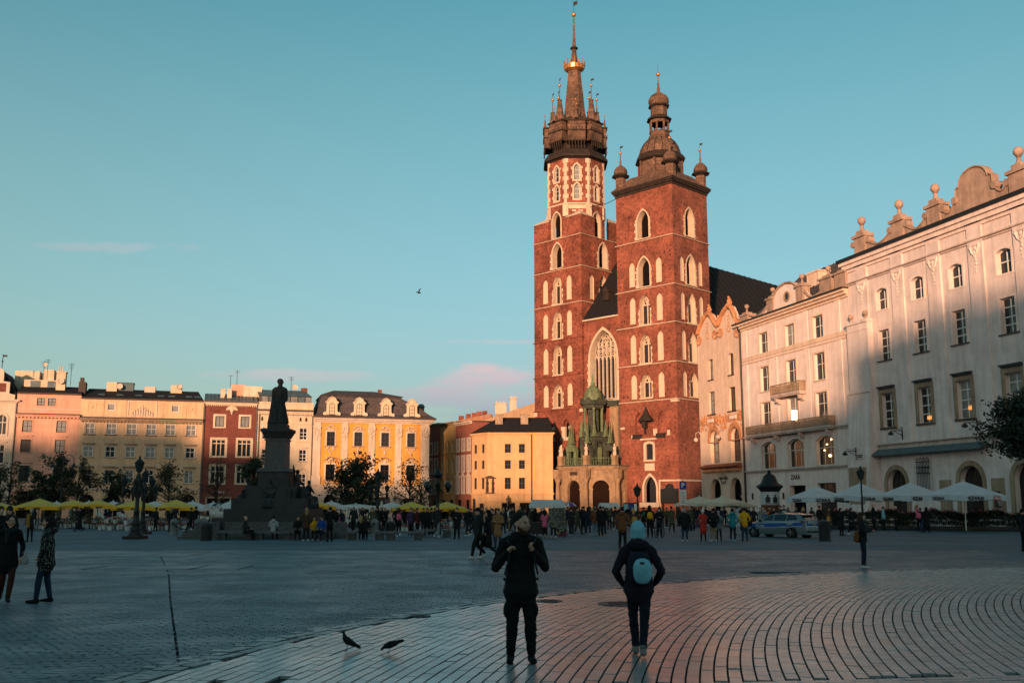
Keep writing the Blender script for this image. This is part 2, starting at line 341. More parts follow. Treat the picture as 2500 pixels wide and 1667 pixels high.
# ================================================================ church
CH_R = math.atan2(-.714, .70)
church = thing('church', 'red brick gothic church with two unequal towers and a spired crown', 'church', (24.82, 150, 0), CH_R)
def MF(px, py, deg): return Matrix.Translation((px, py, 0)) @ Matrix.Rotation(R(deg), 4, 'Z')
def tower_face(mb, M, x0, x1, zs, cx, bx, bw, ww, mats_old, top_open):
    """zs: list of (z0, z1, kind); windows and blind niches of each storey"""
    mb.M = M; ops = []; todo = []
    for z0, z1, kind, wb, wt, bb, bt in zs:
        if kind == 'open':
            ops.append((cx - ww * 1.05, cx + ww * .95, wb, wt, 'p', 1.15)); todo.append(('open', wb, wt))
        elif kind == 'trac':
            ops.append((cx - ww * .95, cx + ww * .85, wb, wt, 'p', .9)); todo.append(('trac', wb, wt))
        for k, b in enumerate(bx):
            if bb is not None and bb > 0: ops.append((b - bw, b + bw, bb, bt, 'p', .16)); todo.append(('blind', b, bb, bt))
            elif bb is not None: ops.append((b - bw * 1.1, b + bw * 1.1, -bb, bt, 'p', .14, 1)); todo.append(('bb', b, -bb, bt))
    wall(mb, x0, x1, zs[0][0], zs[-1][1], ops, rmi=1)
    rot = M.to_euler()
    for t in todo:
        if t[0] == 'blind':
            key = ('blind', bw, round(t[3] - t[2], 2))
            if key not in WM:
                g = MB(); g.face(*[(x, 0, z) for x, z in outline(-bw, bw, 0, t[3] - t[2], 'p')]); WM[key] = g.mesh('blind_panel', STONE)
            inst('blind_panel', WM[key], church, M @ Vector((t[1], .155, t[2])), rot)
            g = MB(); g.box(-bw - .08, bw + .08, -.1, .1, -.14, 0)
            if ('bsill', bw) not in WM: WM[('bsill', bw)] = g.mesh('niche_sill', BRICK_OLD)
            inst('niche_sill', WM[('bsill', bw)], church, M @ Vector((t[1], 0, t[2])), rot)
        elif t[0] == 'bb': mb.face(*[(x, .135, z) for x, z in outline(t[1] - bw * 1.1, t[1] + bw * 1.1, t[2], t[3], 'p')])
        elif t[0] == 'open':
            window(church, cx - ww * 1.05 + .1, cx + ww * .95, t[1] + .3, t[2] - .05, 'p', 1.1, 1, (), BROWNF, VOID, fw=.05, M0=M, rot=rot)
            s = MB(); s.M = M; xa, xb = cx - ww * 1.05, cx + ww * .95
            ring(s, outline(xa, xb, t[1], t[2], 'p'), outline(xa - .24, xb + .24, t[1] - .05, t[2] + .3, 'p'), -.04, .02, .02)
            for k in range(6):
                z = t[1] + .1 + k * .55
                if z < t[2] - ww * 1.5:
                    e = .16 if k % 2 else .32
                    s.box(xa - .24 - e, xa - .23, -.035, .02, z, z + .42); s.box(xb + .23, xb + .22 + e * .6, -.035, .02, z + .1, z + .5)
            s.box(xa - .4, xb + .35, -.22, 1.0, t[1] - .12, t[1] + .02)
            s.build('surround', STONE, church)
        else:
            xa, xb = cx - ww * .95, cx + ww * .85
            o = window(church, xa + .05, xb, t[1] + .12, t[2] - .1, 'p', .72, 2, (.68,), STONE, GLASSL, fw=.12, M0=M, rot=rot, bar=.17, fd=.16)
            s = MB(); h = t[2] - t[1]
            for dx in (-.42, .42): ring(s, [(dx + .24 * math.cos(a), h * .70 + .24 * math.sin(a)) for a in [k * math.pi / 4 for k in range(8)]], [(dx + .36 * math.cos(a), h * .70 + .36 * math.sin(a)) for a in [k * math.pi / 4 for k in range(8)]], -.01, .15)
            ring(s, [(.26 * math.cos(a), h * .83 + .26 * math.sin(a)) for a in [k * math.pi / 4 for k in range(8)]], [(.4 * math.cos(a), h * .83 + .4 * math.sin(a)) for a in [k * math.pi / 4 for k in range(8)]], -.01, .15)
            s.build('tracery', STONE, o)
            s = MB(); s.M = M
            s.box(xa - .3, xb + .3, -.14, .7, t[1] - .12, t[1] + .05)
            for k in range(5): s.box(xa - (.3 if k % 2 else .16), xa - .01, -.02, .03, t[1] + .1 + k * .5, t[1] + .56 + k * .5); s.box(xb + .01, xb + (.16 if k % 2 else .3), -.02, .03, t[1] + .1 + k * .5, t[1] + .56 + k * .5)
            s.build('surround', STONE, church)
    mb.M = None
def belts(name, x0, x1, y0, y1, zs, m, p=.22):
    for z in zs:
        b = MB(); b.box(x0 - p, x1 + p, y0 - p, y1 + p, z - .06, z + .03); b.xy([(x0 - p, y0 - p), (x1 + p, y0 - p), (x1 + p, y1 + p), (x0 - p, y1 + p)], z + .03, z + .12, .962)
        b.build(name, m, church)
RZ = [(17.73, 23.4, 'trac', 18.2, 22.05, 18.15, 22.05), (23.4, 29.5, 'trac', 23.6, 28.3, 23.78, 28.4), (29.5, 35.4, 'trac', 29.7, 34.55, 30.02, 34.35),
      (35.4, 43.2, 'open', 35.75, 40.5, 36.02, 40.02), (43.2, 51.6, 'open', 43.55, 48.2, -44.05, 48.05)]
LZ = [(17.6, 23.3, 'trac', 17.95, 22.0, 18.2, 22.0), (23.3, 29.45, 'trac', 23.5, 28.65, 23.8, 28.3), (29.45, 35.42, 'trac', 29.65, 34.45, 29.97, 34.3),
      (35.42, 41.5, 'trac', 35.65, 40.65, 36.05, 40.3), (41.5, 47.0, 'open', 41.85, 46.3, -42.0, 45.9)]
FRONT, SIDE = Matrix(), MF(0, 0, 90)
t = MB()
tower_face(t, FRONT, -11.2, 0, RZ, -5.72, (-8.15, -2.86), .55, 1.12, None, None)
tower_face(t, SIDE, 0, 9.4, RZ, 4.5, (2.1, 6.95), .45, 1.12, None, None)
# lower storey of the south tower: niches, small windows, plinth
low_ops = [(-8.1, -6.55, 12.5, 16.1, 'p', .45, 1), (-3.75, -2.2, 12.5, 16.1, 'p', .45, 1), (-6.15, -4.75, 8.75, 11.2, 's', .4), (-6.6, -4.3, 2.3, 6.3, 'p', .5)]
wall(t, -11.2, 0, 0, 17.73, low_ops, rmi=1)
for o in low_ops[:2]: t.face(*[(x, .44, z) for x, z in outline(*o[:4], 'p')])
t.M = SIDE; wall(t, 0, 9.4, 0, 17.73, [(5.8, 7.4, 8, 11, 'p', .4, 1)]); t.M = None
t.M = MF(-11.2, 9.4, 180); t.M = None
t.face((-11.2, 9.4, 30), (0, 9.4, 30), (0, 9.4, 51.6), (-11.2, 9.4, 51.6)); t.face((-11.2, 0, 0), (-11.2, 9.4, 0), (-11.2, 9.4, 51.6), (-11.2, 0, 51.6))
t.build('tower', [BRICK, STONE], church)
t = MB()
tower_face(t, FRONT, -29.9, -18.9, LZ, -24.35, (-27.18, -21.7), .55, 1.08, None, None)
tower_face(t, MF(-18.9, 0, 90), 0, 11, LZ[2:], 5.7, (2.6, 8.9), .55, 1.08, None, None)
wall(t, -29.9, -18.9, 0, 17.6, [(-27.0, -25.1, 12.9, 15.8, 'p', .5, 1), (-23.5, -21.9, 12.9, 16.0, 'p', .5, 1), (-26.9, -25.0, 7.6, 11.2, 'p', .4, 1)])
for xa, xb, za, zb in ((-27.0, -25.1, 12.9, 15.8), (-23.5, -21.9, 12.9, 16.0), (-26.9, -25.0, 7.6, 11.2)): t.face(*[(x, .48, z) for x, z in outline(xa, xb, za, zb, 'p')])
t.face((-18.9, 0, 0), (-18.9, 11, 0), (-18.9, 11, 29.45), (-18.9, 0, 29.45)); t.face((-29.9, 0, 0), (-29.9, 11, 0), (-29.9, 11, 47), (-29.9, 0, 47)); t.face((-29.9, 11, 30), (-18.9, 11, 30), (-18.9, 11, 47), (-29.9, 11, 47))
# corner shoulders above the square part
for cx, cy, sx, sy in ((-29.9, 0, 1, 1), (-18.9, 0, -1, 1), (-18.9, 11, -1, -1), (-29.9, 11, 1, -1)):
    c = 3.6; t.xy([(cx, cy), (cx + sx * c, cy), (cx, cy + sy * c)], 47, 50.4); 
t.build('tower', [BRICK_OLD, STONE], church)
for cx, cy, sx, sy in ((-29.9, 0, 1, 1), (-18.9, 0, -1, 1), (-18.9, 11, -1, -1), (-29.9, 11, 1, -1)):
    b = MB(); c = 3.8; b.add([(cx - sx * .15, cy - sy * .15, 50.4), (cx + sx * c, cy - sy * .15, 50.4), (cx - sx * .15, cy + sy * c, 50.4), (cx + sx * 1.9, cy + sy * 1.9, 51.9), (cx + sx * .5, cy + sy * .5, 51.0)], [(0, 1, 4), (1, 3, 4), (3, 2, 4), (2, 0, 4), (0, 2, 1)])
    b.build('shoulder_cap', STONE, church)
belts('string_course', -11.2, 0, 0, 9.4, (17.73, 23.4, 29.5, 35.4, 43.2), STONE)
belts('string_course', -29.9, -18.9, 0, 11, (17.6, 23.3, 29.45), BRICK_OLD, .2); belts('string_course', -29.9, -18.9, 0, 11, (35.42, 41.5, 47.0), STONE, .2)
for args in ((-1.2, 0.04, 17.3, 17.75), (-19.6, -18.85, 17.0, 17.6), (-30.0, -29.3, 16.8, 17.5)):
    MB().box(args[0], args[1], -.06, .5, args[2], args[3]).build('corner_stone', STONE, church)
# putlog holes
hm = MB().box(-.11, .11, -.004, .1, -.11, .11).mesh('putlog_hole', VOID)
rr = random.Random(5)
for k in range(110):
    a, z = rr.choice([(rr.uniform(-11, -.3), rr.uniform(18, 51)), (rr.uniform(-29.5, -19.2), rr.uniform(18, 46.5)), (rr.uniform(-11, -.3), rr.uniform(5, 50))])
    c = -5.7 if a > -12 else -24.4
    if abs(a - c) < 1.7 or abs(abs(a - c) - 2.6) < .9: continue
    inst('putlog_hole', hm, church, (a, 0, round(z * 1.4) / 1.4))
for k in range(40): inst('putlog_hole', hm, church, (0, rr.choice((.6, 3.1, 5.9, 8.4)) + rr.uniform(-.2, .2), round(rr.uniform(18, 51) * 1.3) / 1.3), UP90)
# lower details
def pyr(mb, x0, x1, y0, y1, z0, z1, cx=None, cyy=None):
    cx = (x0 + x1) / 2 if cx is None else cx; cyy = (y0 + y1) / 2 if cyy is None else cyy
    mb.add([(x0, y0, z0), (x1, y0, z0), (x1, y1, z0), (x0, y1, z0), (cx, cyy, z1)], [(0, 1, 4), (1, 2, 4), (2, 3, 4), (3, 0, 4), (0, 3, 2, 1)])
b = MB(); b.lathe([(1.35, 14.6), (1.3, 14.75), (.55, 15.6), (.05, 16.9)], 8, (-5.6, -.5), R(22.5)); b.box(-5.9, -5.3, -1.2, -.6, 13.6, 14.6); b.tube([(-5.6, -.9, 13.6), (-5.6, -.9, 12.7)], .12)
b.build('bell_canopy', HELMDARK, church)
for x in (-7.7, -3.2): b = MB(); b.xz([(x - .9, 12.0), (x + .9, 12.0), (x + .75, 12.7), (x - .75, 12.7)], -.25, .4); b.build('niche_sill', HELMDARK, church)
for x0, x1, z0, z1 in ((-4.6, -3.9, 12.4, 13.4), (-8.9, -8.2, 12.1, 12.6), (-2.0, -1.5, 12.3, 13.1), (-11.1, -10.2, 13.6, 13.95)): MB().box(x0, x1, -.03, .3, z0, z1).build('corner_stone', STONE, church)
window(church, -6.15, -4.75, 8.75, 11.2, 's', .3, 2, (.3, .6), IRON, GLASSL, fw=.06, sur=(.38, .06, STONE), sill=(.12, .25, .4, STONE))
b = MB(); b.box(-6.95, -3.95, -.3, .05, 11.75, 12.0); b.box(-6.4, -4.5, -.05, .05, 7.1, 8.2); b.build('window_head', STONE, church)
window(church, -5.9, -4.6, 2.4, 6.2, 'p', .45, 2, (.25, .5, .75), IRON, GLASSL, fw=.07)
b = MB(); ring(b, outline(-6.6, -4.3, 2.3, 6.3, 'p'), outline(-6.95, -3.95, 2.2, 6.75, 'p'), -.05, .02, .3); b.box(-7.3, -3.6, -.35, .4, 1.6, 2.3); b.build('surround', STONE, church)
b = MB(); b.box(-3.75, .02, -.12, .05, 5.45, 5.7); b.box(-3.75, -3.5, -.1, .05, 0, 5.45); b.build('frame_moulding', STONE, church)
b = MB(); b.M = SIDE; b.box(0, 9.4, -.12, .05, 5.45, 5.7); b.M = None; b.build('frame_moulding', STONE, church)
for xa, xb, za, zb in ((-26.5, -25.8, 13.0, 15.2), (-22.9, -22.1, 13.0, 15.6)):
    window(church, xa, xb, za, zb, 'p', .4, 1, (), IRON, VOID, fw=.05)
    b = MB(); b.box(xa - .9, xa - .02, -.05, .42, za + 1.2, za + 1.75); b.box(xa - .7, xa - .04, -.04, .42, za, za + 1.25); b.box(xa - 1.0, xb + .6, -.12, .45, za - .55, za); b.box(xb + .05, xb + .5, -.05, .3, za + 1.3, za + 1.8); b.build('window_stone', STONE, church)
# ---- crown of the tall tower
OX, OY = -24.7, 5.25; AP = 4.9
def octa(r, ph=22.5, c=(OX, OY)): return [(c[0] + r * math.cos(R(ph + 45 * k)), c[1] + r * math.sin(R(ph + 45 * k))) for k in range(8)]
CR = AP / math.cos(R(22.5)); HS = CR * math.sin(R(22.5))
octw = MB(); quo = MB()
for k in range(8):
    M = Matrix.Translation((OX, OY, 0)) @ Matrix.Rotation(R(45 * k), 4, 'Z') @ Matrix.Translation((0, -AP, 0)); rot = M.to_euler()
    octw.M = M; diag = k % 2 == 1
    ops = [(-.55, .55, 54.0, 56.7, 'p', .45), (-.55, .55, 57.4, 60.2, 'p', .45)]
    if not diag: ops += [(-1.05, .85, 47.4, 51.9, 'p', .8)]
    wall(octw, -HS, HS, 46.5, 61.6, ops, rmi=1)
    if k in (0, 1, 2, 7):
        for z0, z1 in ((54.0, 56.7), (57.4, 60.2)): window(church, -.5, .5, z0, z1, 'p', .35, 1, (.36, .66), WHITEF, GLASSC if diag else GLASS, fw=.07, M0=M, rot=rot)
        if not diag: window(church, -.9, .85, 47.6, 51.85, 'p', .75, 1, (), BROWNF, VOID, fw=.05, M0=M, rot=rot)
        col_ = MB(); col_.M = M
        for z0, z1 in ((54.0, 56.7), (57.4, 60.2)): ring(col_, outline(-.53, .53, z0, z1, 'p'), outline(-.8, .8, z0 - .3, z1 + .32, 'p'), -.05, .02, .3)
        for i in range(9):
            z = 53.6 + i * .8
            if i % 2: col_.box(-1.02, -.79, -.045, .02, z, z + .5); col_.box(.79, 1.0, -.045, .02, z + .2, z + .6)
        if not diag: ring(col_, outline(-1.05, .85, 47.4, 51.9, 'p'), outline(-1.3, 1.1, 47.3, 52.2, 'p'), -.04, .02, .02)
        else: col_.box(-HS, HS, -.05, .02, 52.2, 52.9); col_.box(-.9, -.2, -.06, .02, 51.7, 52.0); col_.box(.2, .9, -.06, .02, 51.7, 52.0)
        col_.build('surround', STONE, church)
    octw.M = None
    a = R(22.5 + 45 * k - 90)
    if k in (0, 1, 2, 3, 7):
        M2 = Matrix.Translation((OX, OY, 0)) @ Matrix.Rotation(R(45 * k - 22.5), 4, 'Z') @ Matrix.Translation((0, -CR, 0))
        for i in range(10):
            e = .52 if i % 2 else .28; q = MB(); q.M = M2; z = 53.3 + i * .79
            q.add([(-e, e * .4142 - .06, z), (0, -.06, z), (e, e * .4142 - .06, z), (0, .5, z), (-e, e * .4142 - .06, z + .77), (0, -.06, z + .77), (e, e * .4142 - .06, z + .77), (0, .5, z + .77)],
                  [(0, 1, 5, 4), (1, 2, 6, 5), (4, 5, 6, 7), (3, 2, 1, 0), (2, 3, 7, 6), (3, 0, 4, 7)])
            q.build('quoin', STONE, church)
        if k in (1, 2, 7, 0, 3):
            q = MB(); q.M = M2; q.xz([(-.5, 50.9), (.5, 50.9), (.5, 53.0), (-.5, 53.0)], -.03, .4); q.build('quoin', STONE, church)
octw.build('octagon', [BRICK, STONE], church)
b = MB(); b.xy(octa(CR + .18), 53.0, 53.25); b.build('string_course', STONE, church)
ph = R(22.5)
b = MB(); b.lathe([(CR + .05, 61.2), (CR + .45, 61.5), (CR + .75, 61.45), (CR + .7, 61.8), (CR - .2, 63.0), (4.0, 63.4)], 8, (OX, OY), ph); b.build('eave_roof', HELMDARK, church)
b = MB(); b.lathe([(4.05, 62.9), (4.3, 63.6), (4.4, 69.0), (3.2, 69.6), (2.7, 69.7)], 8, (OX, OY), ph); b.build('gallery', HELMDARK, church)
def ballm(r): return MB().ball((0, 0, 0), r, 10, 7).mesh('ball', GOLD, True)
B_BIG, B_MID, B_SM = ballm(.42), ballm(.24), ballm(.15)
bay = MB(); bay.box(-1.55, 1.55, -.75, .9, 64.6, 68.3)
lo = MB()
for i in range(6): x = -1.3 + i * .52; lo.box(x - .09, x + .09, -.82, -.66, 63.9, 64.65); lo.ball((x, -.74, 63.8), .14, 6, 4)
lo.box(-1.65, 1.65, -.86, .9, 64.55, 64.8); lo.box(-1.7, 1.7, -.92, .9, 66.45, 66.65); lo.box(-1.75, 1.75, -.95, .9, 68.2, 68.45)
for i in range(7): x = -1.5 + i * .5; lo.box(x - .03, x + .03, -.93, -.86, 66.65, 67.0); lo.box(x - .1, x + .1, -.92, -.86, 66.95, 67.05)
bay_m, lo_m = bay.mesh('bay', HELM), lo.mesh('bay_trim', HELMDARK)
sp = MB(); sp.lathe([(1.15, 0), (.9, .25), (.32, 4.0), (.42, 4.05), (.42, 4.15), (.09, 4.25), (.05, 6.7)], 8, (0, 0), ph); sp_m = sp.mesh('spirelet', HELM)
sq_ = MB(); sq_.lathe([(.45, 0), (.3, .3), (.1, 1.6), (.16, 1.65), (.04, 1.75), (.03, 2.6)], 6); sq_m = sq_.mesh('spirelet', HELM)
vane = MB(); vane.tube([(0, 0, 0), (0, 0, 1.1)], .025, 4); vane.xz([(.02, .65), (.55, .78), (.42, .95), (.55, 1.08), (.02, 1.0)], -.012, .012); vane_m = vane.mesh('wind_vane', HELMDARK)
for k in range(8):
    a = 45 * k; M = Matrix.Translation((OX, OY, 0)) @ Matrix.Rotation(R(a), 4, 'Z') @ Matrix.Translation((0, -(4.75 if k % 2 else 4.35), 0)); rot = M.to_euler()
    o = inst('bay', bay_m, church, M.to_translation() + Vector((0, 0, -.35 if k % 2 else 0)), rot); inst('bay_trim', lo_m, o)
    a2 = R(a - 90); rad = 3.95; z0 = 68.0
    s_ = inst('spirelet', sp_m, church, (OX + rad * math.cos(a2), OY + rad * math.sin(a2), z0 - (.5 if k % 2 else -.35))); s_.scale = (1.1, 1.1, .72 if k == 1 else (.95 if k % 2 else 1.05))
    inst('ball', B_MID, s_, (0, 0, 6.75)); inst('wind_vane', vane_m, s_, (0, 0, 6.9), rr.uniform(-.5, .5))
    a3 = R(a - 90); s_ = inst('spirelet', sq_m, church, (OX + 5.35 * math.cos(a3), OY + 5.35 * math.sin(a3), 68.3)); inst('ball', B_SM, s_, (0, 0, 2.65))
b = MB(); b.lathe([(3.0, 69.3), (2.3, 69.9), (1.95, 71.2), (1.62, 75), (1.12, 79.5)], 8, (OX, OY), ph)
for k in range(8):
    for f in (0, 1): 
        a = ph + k * math.pi / 4; b.tube([(OX + 1.95 * math.cos(a), OY + 1.95 * math.sin(a), 71.2), (OX + 1.12 * math.cos(a), OY + 1.12 * math.sin(a), 79.5)], .05, 4)
        break
b.build('spire', HELM, church)
b = MB(); b.lathe([(.85, 80.4), (.62, 81.5), (.4, 83.5), (.38, 83.6)], 8, (OX, OY), ph); b.build('spire_tip', HELM, church)
b = MB(); b.lathe([(.36, 83.5), (.75, 83.7), (.7, 83.9), (.36, 83.95)], 8, (OX, OY), ph); b.build('spire_ring', HELMDARK, church)
b = MB(); b.tube([(OX, OY, 83.9), (OX, OY, 86.5), (OX, OY, 90)], [.34, .2, .12], 8); b.build('needle', HELM, church)
inst('ball', B_BIG, church, (OX, OY, 90.3)); inst('wind_vane', vane_m, church, (OX, OY, 90.6), .4).scale = (1.5, 1.5, 2.2)
b = MB(); b.lathe([(1.25, 79.3), (1.75, 79.6), (1.85, 80.3), (1.72, 80.3), (1.62, 79.7), (1.1, 79.5)], 16, (OX, OY))
for k in range(16):
    a = k * math.pi / 8; x, y = OX + 1.8 * math.cos(a), OY + 1.8 * math.sin(a); h = .95 if k % 2 == 0 else .5
    b.tube([(x, y, 80.25), (x + .12 * math.cos(a), y + .12 * math.sin(a), 80.3 + h)], [.2, .06], 5); b.ball((x + .12 * math.cos(a), y + .12 * math.sin(a), 80.3 + h), .13, 6, 4)
    b.ball((x, y, 79.95), .16, 6, 4)
b.build('crown', GOLD, church)
# ---- helm of the south tower
RX, RY = -5.6, 4.7
b = MB(); x0, x1, y0, y1 = -11.2, 0, 0, 9.4
for z0, z1, p in ((51.3, 51.7, .12), (51.7, 52.0, .3), (52.0, 52.35, .5)): b.box(x0 - p, x1 + p, y0 - p, y1 + p, z0, z1)
for i in range(14): b.box(x0 + .3 + i * .8, x0 + .7 + i * .8, -.42, 0, 51.72, 51.98)
for i in range(12): b.box(0, .42, .2 + i * .8, .6 + i * .8, 51.72, 51.98)
b.build('cornice', HELMDARK, church)
b = MB(); p = .62; b.xy([(x0 - p, y0 - p), (x1 + p, y0 - p), (x1 + p, y1 + p), (x0 - p, y1 + p)], 52.35, 54.6, .62); b.build('helm_skirt', HELM, church)
def L8(name, prof, m, c=(RX, RY), n=8, sm=False): return MB().lathe(prof, n, c, ph if n == 8 else 0).build(name, m, church, sm)
L8('drum', [(3.55, 53.2), (3.55, 57.2), (3.3, 57.3)], HELM)
b = MB()
for k in range(8):
    a = ph + k * math.pi / 4; b.tube([(RX + 3.6 * math.cos(a), RY + 3.6 * math.sin(a), 53.2), (RX + 3.6 * math.cos(a), RY + 3.6 * math.sin(a), 57.2)], .22, 5)
b.build('drum_rib', HELM, church)
L8('drum_cornice', [(3.6, 56.9), (4.15, 57.2), (4.2, 57.45), (3.9, 57.9), (3.5, 58.3), (3.2, 58.4)], HELMDARK)
L8('dome', [(3.45, 58.2), (3.35, 58.6), (3.05, 59.5), (2.5, 60.4), (1.9, 61.0), (1.6, 61.3)], HELM, n=16)
b = MB()
for k in range(16):
    a = k * math.pi / 8; b.tube([(RX + r * math.cos(a), RY + r * math.sin(a), z) for r, z in ((3.42, 58.4), (3.08, 59.5), (2.53, 60.4), (1.9, 61.05))], .09, 4)
b.build('dome_rib', HELMDARK, church)
L8('lantern_base', [(1.75, 61.0), (1.95, 61.4), (1.65, 61.6), (1.6, 62.2), (1.75, 62.3)], HELM)
b = MB()
for k in range(8):
    a = ph + k * math.pi / 4; b.tube([(RX + 1.5 * math.cos(a), RY + 1.5 * math.sin(a), 62.2), (RX + 1.5 * math.cos(a), RY + 1.5 * math.sin(a), 64.2)], .17, 6)
b.lathe([(1.65, 63.75), (1.65, 64.3), (1.3, 64.3), (1.3, 63.75)], 8, (RX, RY), ph); b.build('arcade', HELM, church)
L8('lantern_eave', [(1.5, 64.2), (2.1, 64.35), (2.1, 64.5), (1.5, 65.0), (1.4, 65.05)], HELMDARK)
L8('lantern', [(1.4, 64.9), (1.38, 66.7), (1.3, 66.8)], HELM)
L8('neck_ring', [(1.4, 66.5), (1.8, 66.75), (1.75, 66.95), (1.3, 67.1)], HELMDARK)
L8('onion', [(1.35, 67.0), (1.7, 67.5), (1.68, 68.0), (1.35, 68.6), (.7, 69.05), (.3, 69.4), (.2, 69.6)], HELM, n=16, sm=True)
L8('needle', [(.22, 69.4), (.3, 70), (.16, 70.3), (.2, 70.9), (.1, 71.0), (.08, 72.3)], HELM)
inst('ball', ballm(.34), church, (RX, RY, 72.5)); MB().tube([(RX, RY, 72.7), (RX, RY, 74.2)], .03, 4).build('lightning_rod', HELMDARK, church)
tu = MB(); tu.lathe([(.85, 0), (.85, 2.5), (.7, 2.6)], 8, (0, 0), ph); tu_m = tu.mesh('turret', HELM)
te = MB(); te.lathe([(.85, 2.3), (1.5, 2.65), (1.5, 2.75), (1.1, 3.0), (.9, 3.0)], 8, (0, 0), ph); te_m = te.mesh('turret_eave', HELMDARK)
td = MB(); td.lathe([(1.02, 2.95), (1.15, 3.3), (1.05, 3.8), (.7, 4.3), (.25, 4.6), (.14, 4.8), (.2, 5.3), (.1, 5.5), (.07, 6.6)], 12); td_m = td.mesh('turret_dome', HELM, True)
for x, y in ((-10.6, .6), (-.6, .6), (-.6, 8.8), (-10.6, 8.8)):
    o = inst('turret', tu_m, church, (x, y, 52.3)); inst('turret_eave', te_m, o); inst('turret_dome', td_m, o); inst('ball', B_MID, o, (0, 0, 6.75)); inst('wind_vane', vane_m, o, (0, 0, 6.9), .3)
MB().tube([(-19.4, 3, 52.3), (-15, 2, 51.7), (-11.3, 1, 51.8)], .06, 4).build('tie_rod', IRON, church)
# ---- nave front between the towers
nv = MB(); wall(nv, -18.9, -11.2, 0, 32, [(-17.55, -12.0, 18.6, 30.1, 'p', 1.0)], y=.45, rmi=1, n=14); nv.build('nave_wall', [BRICK, STONE], church)
b = MB(); ring(b, outline(-17.55, -12.0, 18.6, 30.1, 'p', 14), outline(-17.95, -11.6, 18.5, 30.6, 'p', 14), .38, .47, .47)
for k in range(11): b.box(-18.2 if k % 2 else -18.05, -17.94, .39, .47, 18.7 + k * .62, 19.2 + k * .62); b.box(-11.61, -11.35 if k % 2 else -11.5, .39, .47, 18.7 + k * .62, 19.2 + k * .62)
b.box(-12.6, -11.2, .1, .47, 18.0, 18.6); b.build('surround', STONE, church)
gw = window(church, -17.1, -12.0, 18.8, 29.8, 'p', 1.0, 6, (), STONE, GLASSL, fw=.1, bar=.15, fd=.3)
b = MB(); z0 = 7.3
for k in range(14): b.box(-2.5, 2.5, .2, .25, .5 + k * .72, .55 + k * .72)
b.build('saddle_bar', IRON, gw)
b = MB()
def circ(mb, cx, cz, r, w=.1, n=14, y0=-.02, y1=.25): ring(mb, [(cx + r * math.cos(2 * math.pi * k / n), cz + r * math.sin(2 * math.pi * k / n)) for k in range(n)], [(cx + (r + w) * math.cos(2 * math.pi * k / n), cz + (r + w) * math.sin(2 * math.pi * k / n)) for k in range(n)], y0, y1)
circ(b, 0, 9.0, .92, .16)
for k in range(4): circ(b, .5 * math.cos(R(45 + 90 * k + 45)), 9.0 + .5 * math.sin(R(90 * k + 90)), .26, .1, 10)
for sx in (-1, 1):
    circ(b, sx * 1.25, 7.9, .55, .14); circ(b, sx * 1.25, 7.9, .2, .09, 8); circ(b, sx * 1.85, 7.35, .26, .1, 8); circ(b, sx * .55, 7.55, .26, .1, 8); circ(b, sx * 1.35, 9.0, .24, .1, 8); circ(b, sx * .7, 10.05, .16, .09, 8)
circ(b, 0, 10.2, .25, .1, 8); circ(b, 0, 7.75, .3, .1, 8)
for k in range(6):
    x = -2.13 + k * .85; P = [(x + .42 * math.cos(a), 6.35 + .75 * math.sin(a)) for a in [math.pi * i / 8 for i in range(9)]]; Q = [(x + .3 * math.cos(a), 6.35 + .6 * math.sin(a)) for a in [math.pi * i / 8 for i in range(9)]]
    b.xz(P + Q[::-1], 0, .22)
b.build('tracery', STONE, gw)
b = MB(); b.box(-19, -11.1, .1, .6, 31.9, 32.15); b.build('eave_course', STONE, church)
b = MB(); b.add([(-19.0, .2, 32.1), (-11.1, .2, 32.1), (-11.1, 12, 47), (-19.0, 12, 47)], [(0, 1, 2, 3)])
for k in range(9): x = -18.8 + k * .95; b.tube([(x, .2, 32.2), (x, 12, 47.1)], .06, 4)
b.add([(-15, 10.5, 46), (-15, 60, 46), (-1.5, 60, 27), (-1.5, 9.4, 27)], [(0, 1, 2, 3)]); b.add([(-15, 10.5, 46), (-15, 60, 46), (-28.5, 60, 27), (-28.5, 11, 27)], [(0, 3, 2, 1)])
b.add([(-15, 60, 46), (-1.5, 60, 27), (-28.5, 60, 27)], [(0, 1, 2)])
for k in range(26): y = 11 + k * 1.9; b.tube([(-14.9, y, 46.05), (-1.5, y, 27.1)], .07, 4)
b.build('nave_roof', ROOFDARK, church)
b = MB(); b.box(-16.2, -15.1, 2.4, 5, 35.4, 36.8); b.xz([(-16.4, 36.8), (-14.9, 36.8), (-15.65, 37.7)], 2.2, 5); b.box(-15.9, -15.4, 2.36, 2.5, 35.7, 36.5); b.build('roof_dormer', HELMDARK, church)
b = MB(); wall(b, 0, 48, 0, 27, [(3 + 8 * k, 5.2 + 8 * k, 10, 23, 'p', .5) for k in range(6)], n=6)
nvs = b; nvs.v = [(-1.7 - y, 9.4 + x, z) for x, y, z in nvs.v]; nvs.build('nave_wall', [BRICK, STONE], church)
# pale flat pier between porch and big window, with its dark lead cap
b = MB(); b.box(-12.9, -11.3, -.35, .45, 8, 17.4); b.build('pier', SANDST, church); b = MB(); b.box(-13.3, -11.2, -.6, .45, 17.4, 18.3); b.build('lead_cap', COPPERDARK, church)
MB().tube([(-11.1, -.12, 0), (-11.1, -.12, 18)], .09, 6).build('downpipe', ZINC, church)
